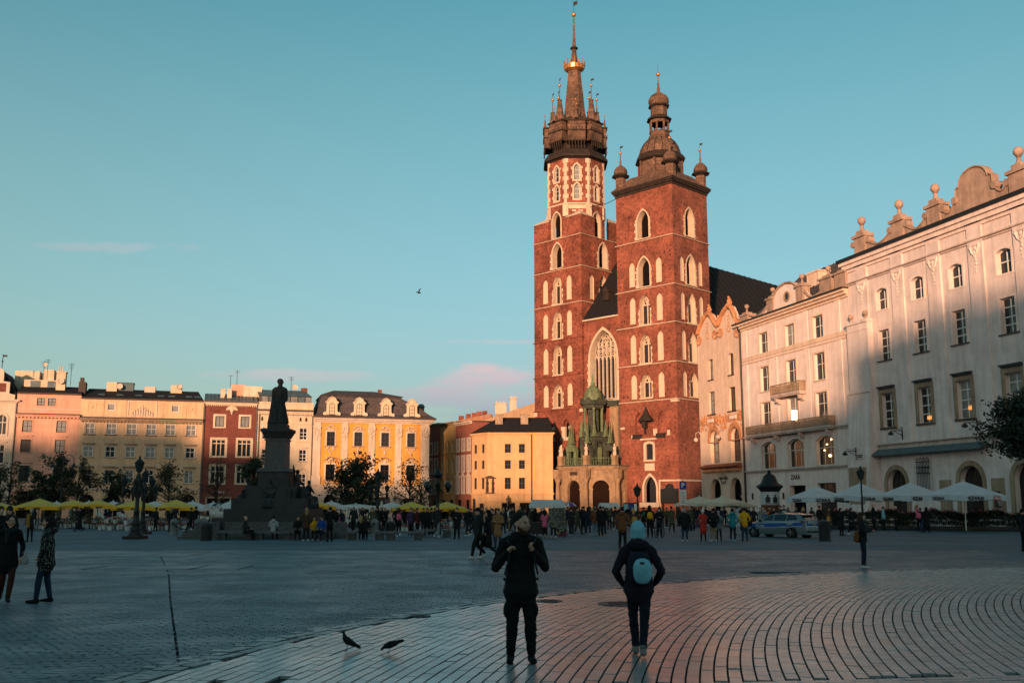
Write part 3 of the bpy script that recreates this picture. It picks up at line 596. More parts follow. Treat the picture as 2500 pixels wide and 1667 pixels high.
# ---- porch: five-sided sandstone front with a green copper lantern above
PX0, PX1 = -18.3, -13.1; PD = 5.9; DG = 3.1
PP = [(PX0 - DG, 0.4), (PX0 - DG, -PD + DG), (PX0, -PD), (PX1, -PD), (PX1 + DG, -PD + DG), (PX1 + DG, 0.4)]
porch = MB(); fac = []
for k in range(5):
    p, q = Vector((*PP[k], 0)), Vector((*PP[k + 1], 0)); ln = (q - p).length; a = math.atan2(q.y - p.y, q.x - p.x)
    M = Matrix.Translation(p) @ Matrix.Rotation(a, 4, 'Z'); fac.append((M, ln)); porch.M = M
    ops = [(ln / 2 - 1.3, ln / 2 + 1.3, 0, 5.7, 'r', .5)] if k in (1, 2, 3) else [(ln / 2 - .65, ln / 2 + .65, .4, 4.0, None, .2)]
    wall(porch, 0, ln, 0, 7.4, ops, n=10)
    if k not in (1, 2, 3): porch.face(*[(x, .19, z) for x, z in outline(*ops[0][:4])])
    porch.M = None
porch.build('porch', SANDST, church)
for k, (M, ln) in enumerate(fac):
    rot = M.to_euler(); c = ln / 2
    if k in (1, 2, 3):
        b = MB(); b.M = M; ring(b, outline(c - 1.3, c + 1.3, 0, 5.7, 'r', 10), outline(c - 1.7, c + 1.7, -.02, 6.1, 'r', 10), -.1, .02, .1)
        b.box(c - 1.85, c - 1.2, -.16, .3, 4.2, 4.45); b.box(c + 1.2, c + 1.85, -.16, .3, 4.2, 4.45); b.build('arch_moulding', SANDST, church)
        d = MB(); d.face(*[(x, .45, z) for x, z in outline(-1.3, 1.3, 0, 5.7, 'r', 10)])
        for s in (-1, 1):
            for z0, z1 in ((.3, 1.6), (1.9, 4.0)): d.box(s * .65 - .45, s * .65 + .45, .40, .46, z0, z1)
        d.box(-1.3, 1.3, .36, .46, 4.25, 4.45)
        for i in range(5): a = math.pi * (i + 1) / 6; d.tube([(0, .42, 4.4), (1.2 * math.cos(a), .42, 4.4 + 1.2 * math.sin(a))], .03, 4)
        inst('door', d.mesh('door', WOODDOOR), church, M @ Vector((c, 0, 0)), rot)
    b = MB(); b.M = M; bands(b, 0, ln, [(6.0, 6.2, .08), (7.25, 7.4, .15), (7.4, 7.62, .38), (7.62, 7.85, .6)]); 
    if k == 2: b.box(c - .9, c + .9, -.07, 0, 6.4, 7.1)
    b.build('cornice', SANDST, church)
    b = MB(); b.M = M; b.box(-.35, ln + .35, -.66, .3, 7.85, 8.0); b.build('cornice_cap', COPPERDARK, church)
    if k == 2:
        b = MB(); b.M = M; b.box(c - .8, c + .8, -.075, 0.01, 6.48, 7.02); b.build('inscription_panel', BROWNF, church)
colm = MB(); colm.lathe([(.5, 0), (.5, .35), (.4, .45), (.36, .6), (.36, 3), (.31, 5.3), (.38, 5.4), (.5, 5.8), (.52, 6.0)], 14); colm_m = colm.mesh('column', SANDST, True)
ped = MB(); ped.box(-.36, .36, -.36, .36, 7.9, 9.3); ped.box(-.46, .46, -.46, .46, 9.3, 9.5); ped.box(-.44, .44, -.44, .44, 7.9, 8.15); ped_m = ped.mesh('pedestal', SANDST)
sta = MB(); sta.lathe([(.26, 0), (.3, .35), (.2, .75), (.3, 1.0), (.27, 1.25), (.1, 1.4), (.16, 1.5), (.15, 1.7), (.04, 1.82)], 8); sta_m = sta.mesh('statuette', STONE, True)
for x, y in PP[1:5]:
    c = Vector((-15.7, -1.4)); d = (Vector((x, y)) - c).normalized(); X, Y = x + d.x * .62, y + d.y * .62
    inst('column', colm_m, church, (X, Y, 0)); o = inst('pedestal', ped_m, church, (x, y, 0)); inst('statuette', sta_m, o, (0, 0, 9.5))
    MB().box(X - .5, X + .5, Y - .5, Y + .5, 6.0, 7.4).build('entablature_block', SANDST, church)
for k in range(1, 4):
    M, ln = fac[k]; b = MB(); b.M = M
    b.tube([(.4, 0, 9.1), (ln - .4, 0, 9.1)], .05, 5)
    n_ = int(ln / .22)
    for i in range(n_): x = .45 + (ln - .9) * i / (n_ - 1); b.tube([(x, 0, 8), (x + (.2 if i % 2 else -.2), 0, 8.6), (x, 0, 9.1)], .035, 4)
    b.build('railing', COPPERGREEN, church)
LX, LY = -14.7, -2.3; hx = [(math.cos(R(60 * k + 15)), math.sin(R(60 * k + 15))) for k in range(6)]
b = MB(); b.xy([(x, y) for x, y in PP], 7.9, 8.3, .55); b.build('porch_roof', COPPERDARK, church)
b = MB()
for k in range(6):
    x, y = hx[k]; b.box(LX + 2.0 * x - .28, LX + 2.0 * x + .28, LY + 2.0 * y - .28, LY + 2.0 * y + .28, 8, 12.2)
    x2, y2 = hx[(k + 1) % 6]; mx, my = (x + x2) / 2, (y + y2) / 2
b.lathe([(2.25, 11.6), (2.5, 12.0), (2.55, 12.3), (1.9, 12.6), (1.7, 13.2), (1.9, 13.3)], 6, (LX, LY), R(15)); b.lathe([(1.5, 8), (1.5, 11.8)], 6, (LX, LY), R(15)); b.build('lantern_base', COPPERDARK, church)
b = MB()
for k in range(6):
    x, y = (hx[k][0] + hx[(k + 1) % 6][0]) / 2, (hx[k][1] + hx[(k + 1) % 6][1]) / 2; a = math.atan2(y, x); M = Matrix.Translation((LX + 1.55 * math.cos(a), LY + 1.55 * math.sin(a), 0)) @ Matrix.Rotation(a + R(90), 4, 'Z')
    b.M = M; b.xz(outline(-.42, .42, 8.6, 10.9, 'r', 6), -.12, .1)
b.M = None; b.build('niche_panel', COPPERGREEN, church)
for k in range(6):
    x, y = hx[k]; c = MB(); c.lathe([(.24, 13.2), (.24, 13.5), (.17, 13.6), (.15, 16.6), (.22, 16.8), (.28, 17.1)], 8, (LX + 1.55 * x, LY + 1.55 * y)); c.build('lantern_column', COPPERGREEN, church)
b = MB(); b.lathe([(.95, 13.2), (.95, 17.1)], 6, (LX, LY), R(15)); b.build('lantern_core', COPPERDARK, church)
b = MB(); b.lathe([(1.75, 16.9), (1.9, 17.2), (1.85, 17.5), (2.2, 17.6), (2.2, 17.8), (1.6, 18.3)], 6, (LX, LY), R(15))
for k in range(6):
    a = R(60 * k + 45); b.M = Matrix.Translation((LX + 1.95 * math.cos(a), LY + 1.95 * math.sin(a), 0)) @ Matrix.Rotation(a + R(90), 4, 'Z'); b.xz([(-.9, 17.8), (.9, 17.8), (0, 18.7)], -.1, .5)
b.M = None; b.build('lantern_entablature', COPPERDARK, church)
b = MB(); b.lathe([(1.5, 18.0), (1.52, 18.6), (1.42, 19.3), (1.05, 20.1), (.5, 20.6), (.3, 20.8), (.3, 21.1), (.15, 21.2), (.1, 21.8), (.16, 21.95), (.03, 22.6)], 12, (LX, LY)); b.build('lantern_dome', COPPERGREEN, church, True)
inst('ball', B_SM, church, (LX, LY, 22.0)); 
def obel(x, y, z0, h, m=COPPERGREEN): b = MB(); b.lathe([(.52, z0), (.55, z0 + .2), (.32, z0 + .3), (.34, z0 + .5), (.07, z0 + h - .2), (.03, z0 + h)], 4, (x, y), R(45)); b.ball((x, y, z0 + h), .1, 6, 4); b.build('obelisk', m, church)
for k in range(6): x, y = hx[k]; obel(LX + 2.15 * x, LY + 2.15 * y, 12.5, 2.6)
for x, y in ((-18.9, -3.2), (-11.0, -2.6), (-16.6, -5.2), (-13.6, -5.0)):
    b = MB()
    for s in (-1, 1): b.box(x + s * .75 - .2, x + s * .75 + .2, y - .3, y + .3, 8, 10.2)
    b.xz([(x - 1.0, 10.2), (x + 1.0, 10.2), (x + .5, 11.1), (x, 11.4), (x - .5, 11.1)], y - .4, y + .4); b.build('gabled_aedicule', COPPERGREEN if x < -15 else COPPERDARK, church); obel(x, y, 11.4, 3.2)
# ================================================================ right-hand row (facade plane runs towards the camera)
S = 1.2
def A(a): return S * a
def Z(z): return 1.93 + S * (z - 1.93)
RRX, RRY, RRR = 28.74 * S, 84 * S, math.atan2(-.960, .279)
CREAM = plaster('cream_render', (.64, .48, .365)); GREYR = plaster('grey_white_render', (.66, .57, .535), var=.14, streak=.3, speck=.1, scale=.6)
WARMW = plaster('warm_white_render', (.71, .60, .545)); STUCCO = plaster('orange_stucco', (.46, .22, .11), var=.25, bump=.5, bscale=8)
STONEB = plaster('brown_window_stone', (.30, .22, .15), var=.25, streak=.4); GREYTRIM = plaster('grey_trim', (.50, .41, .36), streak=.4)
TERRA = plaster('weathered_attic_stone', (.36, .26, .20), var=.25, streak=.45)
def house(name, label, cat, P, rot, x0, x1, z1, wm, rows, fx=lambda v: v, fz=lambda v: v, depth=12, extra=(), rmi=None, mats=None, sides=True, left_vis=False):
    h = thing(name, label, cat, P, rot); mb = MB(); ops = list(extra)
    for r in rows:
        for c in r['xs']:
            if r.get('open', True): ops.append((fx(c - r['w'] / 2), fx(c + r['w'] / 2), fz(r['z'][0]), fz(r['z'][1]), r.get('arch'), r.get('rev', .3)))
    wall(mb, fx(x0), fx(x1), 0, fz(z1), ops, rmi=rmi)
    if sides:
        for x in (fx(x0), fx(x1)): mb.face((x, 0, 0), (x, depth, 0), (x, depth, fz(z1)), (x, 0, fz(z1)))
        mb.face((fx(x0), depth, 0), (fx(x1), depth, 0), (fx(x1), depth, fz(z1)), (fx(x0), depth, fz(z1)))
    mb.build('wall', mats or wm, h)
    for r in rows:
        for i, c in enumerate(r['xs']):
            pm = r.get('pm', GLASS); pm = pm[i % len(pm)] if isinstance(pm, (list, tuple)) else pm
            window(h, fx(c - r['w'] / 2), fx(c + r['w'] / 2), fz(r['z'][0]), fz(r['z'][1]), r.get('arch'), r.get('rev', .3) - .07, r.get('nx', 2), r.get('nz', (.62,)), r.get('fm', WHITEF), pm, r.get('fw', .09), r.get('sill'), r.get('sur'), r.get('hood'), bar=r.get('bar', .07))
    return h
def rustic(h, x0, x1, zs, ops, m, p=.035, gap=.04, joint=None, name='rustic_course'):
    for z0, z1 in zip(zs[:-1], zs[1:]):
        cuts = sorted([(o[0] - .12, o[1] + .12) for o in ops if o[2] < z1 - .02 and o[3] > z0 + .02]); x = x0
        for c0, c1 in cuts + [(x1, x1)]:
            if c0 - x > .15: MB().box(x, c0, -p, .02, z0 + gap / 2, z1 - gap / 2).build(name, m, h)
            x = max(x, c1)
def finial(h, x, z, r=.32, y=.3, m=TERRA):
    b = MB(); b.lathe([(r * .9, z), (r * .5, z + r * .5), (r * .35, z + r * 1.3), (r * .6, z + r * 1.5), (r * .3, z + r * 1.7)], 8, (x, y)); b.ball((x, y, z + r * 2.55), r, 10, 7); b.build('ball_finial', m, h, True)
def scroll(mb, x, z, r, y0, y1, s=1):
    P = [(x + r * math.cos(a), z + r * math.sin(a)) for a in [2 * math.pi * k / 10 for k in range(10)]]; mb.xz(P, y0, y1)
# ---- tall grey-white town house, nearest on the right
gx = [4.47, 8.85, 13.08, 17.8, 22.2]
grey = house('grey_house', 'tall grey and white town house with ball finials, nearest at the right edge', 'house', (RRX, RRY, 0), RRR, .1, 26, 22.4, GREYR, [
    dict(xs=gx, w=1.4, z=(17.55, 19.3), arch='s', rev=.42, nz=(.5,), sur=(.2, .05, WARMW), bar=.1),
    dict(xs=gx, w=1.4, z=(13.4, 15.88), rev=.42, nz=(.48, .26, .75), sur=(.2, .05, WARMW), sill=(.16, .1, .25, DARKSTONE), bar=.1),
    dict(xs=gx, w=1.5, z=(8.02, 10.75), rev=.42, nz=(.5, .26, .77), sur=(.34, .1, STONEB), sill=(.2, .12, .3, DARKSTONE), hood=('flat', .38, .55, DARKSTONE), bar=.1, pm=[GLASS, GLASS, GLASSC, GLASSC]),
    dict(xs=[5.0, 13.15, 18.3], w=2.3, z=(0, 4.7), arch='r', rev=.6, nx=2, nz=(.62,), fm=BROWNF, sur=(.42, .1, STONEB)),
    ], A, Z, 15)
b = MB(); x0, x1 = A(.1), A(26)
bands(b, x0, x1, [(Z(21.5), Z(21.75), .15), (Z(21.75), Z(22.1), .4), (Z(22.1), Z(22.4), .62)]); b.build('cornice', WARMW, grey)
b = MB(); bands(b, x0, x1, [(Z(22.4), Z(22.55), .8)]); b.box(x0 - .8, x1 + .8, -.8, 2, Z(22.55), Z(22.68)); b.build('gutter', IRON, grey)
b = MB(); bands(b, x0, x1, [(Z(20.35), Z(20.5), .12), (Z(20.5), Z(20.6), .3)]); b.build('string_course', GREYTRIM, grey)
b = MB(); bands(b, x0 + 3, x1, [(Z(6.35), Z(6.65), .12), (Z(6.1), Z(6.35), .3), (Z(6.65), Z(6.72), .35)]); b.build('string_course', GREYTRIM, grey)
b = MB(); b.add([(A(3.1), -.3, Z(6.3)), (A(15.2), -.3, Z(6.3)), (A(15.2), -1.0, Z(5.85)), (A(3.1), -1.0, Z(5.85)), (A(3.1), -.3, Z(6.1)), (A(15.2), -.3, Z(6.1)), (A(15.2), -1.0, Z(5.78)), (A(3.1), -1.0, Z(5.78))], [(0, 1, 2, 3), (4, 7, 6, 5), (3, 2, 6, 7), (0, 3, 7, 4), (1, 5, 6, 2)])
b.build('folded_awning', TINBLUE, grey)
for c in (2.1, 6.65, 10.9, 15.3, 19.6, 23.9):
    b = MB(); w = A(.72); b.box(A(c) - w, A(c) + w, -.16, .05, Z(6.72), Z(21.5)); b.box(A(c) - w - .06, A(c) + w + .06, -.24, .05, Z(20.6), Z(20.75)); b.box(A(c) - w - .03, A(c) + w + .03, -.42, .05, Z(21.75), Z(22.0)); b.build('pilaster', GREYR, grey)
    b = MB(); q = A(c); rg = random.Random(int(c * 10))
    for s in (-1, 1): b.ball((q + s * .5, -.2, Z(20.0)), .2, 7, 5, (1, .5, 1)); b.tube([(q + s * .5, -.2, Z(20)), (q + s * .3, -.22, Z(19.6)), (q, -.2, Z(19.4))], [.12, .1, .08], 5)
    for k in range(7): b.ball((q + rg.uniform(-.1, .1), -.18, Z(19.9) - k * .33), .2 - .018 * k, 6, 4, (1, .5, 1))
    b.box(q - .6, q + .6, -.24, -.1, Z(20.12), Z(20.28)); b.build('stucco_garland', WARMW, grey)
at = [(-.1, 22.6)]; seq = [2.1, 7.0, 11.25]
def swoop(xa, za, xb, zb, zm, n=8): return [(xa + (xb - xa) * k / n, (za if k < n / 2 else zb) * abs(1 - 2 * k / n) ** 1.6 + zm * (1 - abs(1 - 2 * k / n) ** 1.6)) for k in range(n + 1)]
prof = [(.6, 22.6), (1.3, 22.6)]
for i, c in enumerate(seq):
    prof += [(c - .75, 24.2), (c + .75, 24.2)]
    nxt = seq[i + 1] - .75 if i < 2 else 13.6
    prof += swoop(c + .8, 23.7, nxt - .05, 23.7 if i < 2 else 23.9, 23.0 if i < 2 else 23.2)
prof += [(13.7, 24.7), (14.0, 24.8)] + [(15.45 - 1.45 * math.cos(a), 24.8 + 1.05 * math.sin(a)) for a in [math.pi * k / 10 for k in range(11)]] + [(17.0, 24.9), (17.3, 24.75)] + swoop(17.35, 23.9, 18.8, 23.7, 23.3)
prof += [(18.85, 24.2), (20.35, 24.2)] + swoop(20.4, 23.7, 23.2, 23.7, 23.0) + [(23.2, 24.2), (24.8, 24.2), (24.8, 22.6)]
b = MB(); b.xz([(A(x), Z(z)) for x, z in prof], .05, .6); b.build('attic', TERRA, grey)
b = MB()
for i in range(len(prof) - 1):
    p, q = prof[i], prof[i + 1]
    if abs(p[0] - q[0]) > .01: b.add([(A(p[0]), -.08, Z(p[1])), (A(q[0]), -.08, Z(q[1])), (A(q[0]), .7, Z(q[1])), (A(p[0]), .7, Z(p[1])), (A(p[0]), -.08, Z(p[1]) + .13), (A(q[0]), -.08, Z(q[1]) + .13), (A(q[0]), .7, Z(q[1]) + .13), (A(p[0]), .7, Z(p[1]) + .13)], [(0, 3, 2, 1), (4, 5, 6, 7), (0, 1, 5, 4), (2, 3, 7, 6), (1, 2, 6, 5), (3, 0, 4, 7)])
b.build('coping', TERRA, grey)
for c in (2.1, 7.0, 11.25, 19.6, 24.0):
    b = MB(); w = A(.72); b.box(A(c) - w, A(c) + w, -.12, .75, Z(22.6), Z(24.15)); b.box(A(c) - w - .18, A(c) + w + .18, -.3, .9, Z(24.15), Z(24.4)); b.box(A(c) - w * .6, A(c) + w * .6, -.1, .7, Z(24.4), Z(24.75)); b.build('pedestal', TERRA, grey); finial(grey, A(c), Z(24.75), .42, .3)
    for s in (-1, 1): b = MB(); scroll(b, A(c) + s * (A(.72) + .35), Z(23.75), .32, -.12, .6); b.build('volute', TERRA, grey)
for x in (13.5, 17.5): b = MB(); scroll(b, A(x), Z(23.95), .34, -.12, .6); b.build('volute', TERRA, grey)
b = MB(); b.add([(x0, 1, Z(22.6)), (x1, 1, Z(22.6)), (x1, 9, Z(25.2)), (x0, 9, Z(25.2)), (x0, 17, Z(22.6)), (x1, 17, Z(22.6))], [(0, 1, 2, 3), (3, 2, 5, 4), (0, 3, 4), (1, 5, 2)]); b.build('roof', ROOFDARK, grey)
# battered corner buttress
b = MB(); lv = [(0, 1.5), (3.3, 1.12), (11.0, .63)]
vs = []
for z, d in lv: vs += [(A(.2 - .05 * d), 0.01, Z(z) if z else 0), (A(.2 - .05 * d), -A(d), Z(z) if z else 0), (A(3.1), -A(d), Z(z) if z else 0), (A(3.1), .01, Z(z) if z else 0)]
b.add(vs, [(i * 4 + j, i * 4 + (j + 1), (i + 1) * 4 + j + 1, (i + 1) * 4 + j) for i in range(2) for j in range(3)])
b.box(A(.25), A(3.1), -A(.63) - .12, 0, Z(11.0), Z(11.2)); b.box(A(.25), A(3.08), -A(.5), 0, Z(11.2), Z(16.8)); b.box(A(.15), A(3.15), -A(.5) - .15, 0, Z(16.8), Z(17.05)); b.box(A(.2), A(3.1), -A(.5) - .05, 0, Z(16.2), Z(16.32))
b.build('buttress', GREYR, grey)
for x in (A(.6), A(2.6)): finial(grey, x, Z(17.05), .26, -.35)
gops = [(A(c - 1.15), A(c + 1.15), 0, Z(4.9)) for c in (5.0, 13.15, 18.3)]
rustic(grey, A(3.2), x1, [0, .9, 1.65, 2.4, 3.15, 3.9, 4.65, 5.4, 6.1, 6.75], gops, GREYR)
for c in (10.5, 15.7):
    MB().box(A(c) - .75, A(c) + .75, -.06, .05, 1.2, 4.1).build('bare_stone_panel', STONEB, grey)
b = MB()
for k in range(9): x = A(7.75) + k * .2; b.tube([(x, -.3, 2.6), (x, -.3, Z(5.2))], .03, 4)
for z in (Z(4.75), Z(5.15), Z(4.3)): b.tube([(A(7.65), -.3, z), (A(9.25), -.3, z)], .04, 4)
for k in range(9): x = A(7.75) + k * .2; b.ball((x, -.3, Z(5.3) + (k % 2) * .12), .07, 6, 4); b.tube([(x - .06, -.3, Z(4.35)), (x + .06, -.3, Z(4.7))], .03, 4)
b.build('iron_grille', IRON, grey)
MB().box(A(.6), A(2.6), -A(1.12) - .2, -A(.9), .4, Z(4.95)).build('bare_stone_panel', STONEB, grey)
# chandelier glow seen through two first-floor windows
LITW = mat('lit_window', (.3, .12, .03), rough=.3, var=.8, scale=3.5, bump=0, emit=(1, .42, .12, .55))
for c, z in ((9.0, 8.35), (13.4, 8.7)):
    b = MB()
    for k in range(5): b.lathe([(.03, Z(z) - .1), (.055, Z(z) + .1), (.02, Z(z) + .3)], 6, (A(c) - .3 + k * .15, .30))
    b.build('chandelier', LITW, grey)
def wall_lamp(x, z, y0=-.1):
    o = thing('wall_lamp', '', 'lamp', grey.matrix_basis @ Vector((A(x), y0, Z(z))), RRR); b = MB(); b.tube([(0, 0, -.5), (0, 0, .7)], .05, 5); b.tube([(0, -.05, .35), (-.0, -1.25, .3)], .04, 5); b.tube([(0, 0, -.1), (0, -.5, .1), (0, -.9, .3)], .03, 5)
    for k in range(3): b.lathe([(.02, .45), (.12, .5), (.02, .55)], 6, (0, -.3 - .3 * k))
    b.build('bracket', IRON, o); b = MB(); b.lathe([(.08, .25), (.26, .05), (.26, -.05), (.1, -.12)], 10, (0, -1.25)); b.build('lamp_head', IRON, o); return o
for (x, z, y0), l in zip(((6.2, 7.35, -.2), (14.3, 7.35, -.2), (1.4, 6.0, -1.25)), ('black bracket lamp on the grey house between its first and second windows', 'black bracket lamp on the grey house right of its third window', 'black bracket lamp on the sloping corner buttress of the grey house')): wall_lamp(x, z, y0)['label'] = l
so_ = tag(put(bpy.data.objects.new('street_sign', None), None, grey.matrix_basis @ Vector((A(1.9), -A(.95) - .12, Z(5.85))), RRR), 'small white street name plate on the grey house buttress', 'sign')
MB().box(-.62, .62, -.03, .03, -.22, .22).build('plate', WHITEF, so_)
b = MB()
for k in range(2): b.box(-.55, -.2, -.045, -.031, -.15 + .17 * k, -.03 + .17 * k); b.box(-.15, .5, -.045, -.031, -.15 + .17 * k, -.03 + .17 * k)
b.build('print', BLACKF, so_)
# ---- cream house with two balconies and a shop
wx = [-14.15, -9.35, -4.7]
zara = house('cream_house', 'cream white town house with two balconies and clothes shop below', 'house', (RRX, RRY, 0), RRR, -18.6, 0.05, 20.1, WARMW, [
    dict(xs=wx, w=1.6, z=(16.65, 18.7), rev=.36, nz=(.55,), sur=(.16, .04, CREAM), pm=[GLASS, GLASSC, GLASS]),
    dict(xs=wx, w=1.65, z=(12.92, 15.32), rev=.36, nz=(.6,), sur=(.2, .06, CREAM), sill=(.14, .1, .2, CREAM)),
    dict(xs=wx, w=1.8, z=(9.4, 11.8), rev=.36, nz=(.6,), sur=(.2, .06, CREAM), pm=[GLASS, GLASSC, GLASS]),
    dict(xs=[-13.95, -9.2, -4.5], w=2.75, z=(5.37, 7.98), arch='s', rev=.4, nx=3, nz=(.6,), sur=(.22, .06, WARMW), sill=(.1, .12, .1, GREYTRIM)),
    dict(xs=[-9.25], w=2.7, z=(0, 3.71), rev=.7, nx=2, nz=(.8,), fm=BLACKF, pm=VOID), dict(xs=[-4.6], w=2.9, z=(.6, 3.85), rev=.5, nx=3, nz=(.8,), fm=BROWNF),
    ], A, Z, 14)
x0, x1 = A(-18.6), A(.05)
b = MB(); bands(b, x0, x1, [(Z(19.5), Z(19.75), .15), (Z(19.75), Z(20.0), .4), (Z(20.0), Z(20.2), .65)], e1=0); b.build('cornice', CREAM, zara)
b = MB(); b.box(x0 - .8, x1, -.8, .4, Z(20.2), Z(20.34)); b.build('gutter', IRON, zara)
for zz_ in ((16.3, 16.7), (16.0, 16.15)): b = MB(); bands(b, x0, x1, [(Z(zz_[0]), Z(zz_[1]), .1)], e1=0); b.build('string_course', CREAM, zara)
b = MB(); bands(b, x0, x1, [(Z(5.0), Z(5.18), .1), (Z(5.18), Z(5.28), .3)], e1=0); b.build('string_course', GREYTRIM, zara)
b = MB(); bands(b, x0, x1, [(Z(8.35), Z(8.55), .12), (Z(8.55), Z(8.68), .28)], e1=0); b.build('string_course', GREYTRIM, zara)
for c in (-17.7, -12.1, -6.6, -1.6):
    b = MB(); w = .42; b.box(A(c) - w, A(c) + w, -.08, .04, Z(8.68), Z(16.0)); b.box(A(c) - w, A(c) + w, -.08, .04, Z(16.7), Z(19.5)); b.build('pilaster', WARMW, zara)
gops = [(A(c - 1.4), A(c + 1.4), Z(5.37), Z(7.98)) for c in (-13.95, -9.2, -4.5)] + [(A(-10.6), A(-7.9), 0, Z(3.8)), (A(-6.1), A(-3.1), .5, Z(3.9))]
rustic(zara, x0, x1, [Z(5.3), Z(5.9), Z(6.5), Z(7.1), Z(7.7), Z(8.3)], gops, WARMW); rustic(zara, x0, x1, [.5, 1.2, 1.9, 2.6, 3.3, 4.0, 4.7], gops + [(A(-10.7), A(-8.2), 4.7, 5.3)], WARMW)
def balcony(h, xa, xb, z0, z1, d, name='balcony'):
    b = MB(); b.box(xa, xb, -d, 0, z0 - .22, z0); b.box(xa + .1, xb - .1, -d + .1, 0, z0 - .36, z0 - .22)
    o = b.build(name, GREYTRIM, h); t = MB(); hh = z1 - z0
    t.box(xa, xb, -d, -d + .14, z1 - .12, z1); t.box(xa, xb, -d, -d + .12, z0, z0 + .1)
    for s in (xa, xb - .14): t.box(s, s + .14, -d + .14, 0, z1 - .12, z1); t.box(s, s + .12, -d + .12, 0, z0, z0 + .1); t.box(s + .03, s + .09, -d + .1, 0, z0 + .1, z1 - .1)
    n = int((xb - xa) / .42)
    for k in range(n + 1):
        x = xa + .06 + (xb - xa - .12) * k / n; big = k % 5 == 0
        t.box(x - (.09 if big else .03), x + (.09 if big else .03), -d - (.02 if big else -.02), -d + .1, z0 + .1, z1 - .12)
        if k < n:
            xc = x + (xb - xa - .12) / n / 2
            for zc in (z0 + hh * .32, z0 + hh * .66): ring(t, [(xc + .07 * math.cos(a), zc + .07 * math.sin(a)) for a in [k_ * math.pi / 3 for k_ in range(6)]], [(xc + .17 * math.cos(a), zc + .17 * math.sin(a)) for a in [k_ * math.pi / 3 for k_ in range(6)]], -d + .03, -d + .09)
    t.build('parapet', STONEB, o)
    for x in ([xa + .6, xb - .6] if xb - xa < 8 else [xa + .8 + (xb - xa - 1.6) * k / 3 for k in range(4)]): c = MB(); c.xz([(x - .15, z0 - .36), (x + .15, z0 - .36), (x + .15, z0 - 1.0), (x - .15, z0 - 1.0)], -.35, 0); c.xz([(x - .15, z0 - .36), (x + .15, z0 - .36), (x + .15, z0 - .7), (x - .15, z0 - .7)], -d * .8, -.35); scroll(c, x, z0 - .7, .14, -d * .8, -.2); c.build('bracket', GREYTRIM, o)
balcony(zara, A(-11.9), A(-6.9), Z(12.2), Z(13.15), A(.8)); balcony(zara, A(-16.9), A(-2.7), Z(8.75), Z(9.6), A(.75))
b = MB(); zc = 21.25
pf = [(-12.3, 20.4), (-12.3, 21.9)] + [(-12.0, 21.95), (-11.6, 22.0), (-11.2, 22.3), (-10.6, 22.6), (-9.5, 22.75), (-8.5, 22.6), (-7.9, 22.3), (-7.5, 22.0)] + [(-6.9, 21.9), (-6.9, 20.4)]
b.xz([(A(x), Z(z)) for x, z in pf], -.1, .5); b.build('gable', WARMW, zara)
b = MB()
b.xz([(A(x), Z(z)) for x, z in [(-17.6, 20.35)] + swoop(-17.2, 21.1, -12.2, 21.9, 20.5) + [(-12.2, 20.35)]], 0, .4); b.xz([(A(x), Z(z)) for x, z in [(-6.9, 20.35)] + swoop(-6.9, 21.7, -3.4, 21.0, 20.5) + [(-3.4, 20.35)]], 0, .4)
b.build('attic', WARMW, zara)
b = MB(); P = pf[1:-1]
for i in range(len(P) - 1): (xa, za), (xb, zb) = P[i], P[i + 1]; b.tube([(A(xa), -.2, Z(za)), (A(xb), -.2, Z(zb))], .14, 5)
for pr in (swoop(-17.2, 21.1, -12.2, 21.9, 20.5), swoop(-6.9, 21.7, -3.4, 21.0, 20.5)): b.tube([(A(x), -.05, Z(z)) for x, z in pr], .15, 5)
b.build('coping', TERRA, zara)
for c, w, z in ((-17.4, .75, 21.2), (-12.3, .55, 21.9), (-7.1, .55, 22.1), (-2.9, .9, 21.9), (-.7, .8, 21.9)):
    b = MB(); b.box(A(c - w), A(c + w), -.3, .7, Z(20.34), Z(z) - .3); b.box(A(c - w) - .15, A(c + w) + .15, -.45, .85, Z(z) - .3, Z(z) - .08); b.box(A(c - w * .6), A(c + w * .6), -.2, .6, Z(z) - .08, Z(z) + .15); b.build('pedestal', TERRA, zara); finial(zara, A(c), Z(z) + .15, .3, .2)
b = MB(); circ(b, A(-9.4), Z(21.4), .42, .2, 14, -.2, 0); b.build('oculus', STONEB, zara); b = MB(); b.face(*[(A(-9.4) + .43 * math.cos(k * math.pi / 6), -.11, Z(21.4) + .43 * math.sin(k * math.pi / 6)) for k in range(12)]); b.build('pane', GLASS, zara)
b = MB(); b.add([(x0, .4, Z(20.3)), (x1, .4, Z(20.3)), (x1, 7, Z(25.2)), (x0 + 3, 7, Z(25.2)), (x0, 15, Z(20.3)), (x1, 15, Z(20.3))], [(0, 1, 2, 3), (3, 2, 5, 4), (0, 3, 4), (1, 5, 2)])
for k in range(20): x = x0 + 3 + k * 1.0; b.tube([(min(x, x1 - .1), .4 if x > x0 + 3 else .4, Z(20.35)), (min(x, x1 - .1), 7, Z(25.25))], .04, 4)
b.build('roof', SLATE, zara)
b = MB(); b.box(A(-10.6), A(-8.6), 3.5, 5.0, Z(21), Z(23.9)); b.box(A(-10.7), A(-8.5), 3.4, 5.1, Z(23.9), Z(24.05)); b.build('chimney', CREAM, zara)
MB().tube([(x0 + .15, -.2, 0), (x0 + .15, -.2, Z(19.5)), (x0 + .15, -.6, Z(20.1))], .12, 6).build('downpipe', IRON, zara)
lettering('ZARA', .72, BLACKF, zara, (A(-9.45), -.03, Z(4.45)), (R(90), 0, 0), bold=.015)
LAMPLIT = mat('warm_lamp', (1, .6, .25), rough=.4, var=0, bump=0, emit=(1, .5, .18, 7))
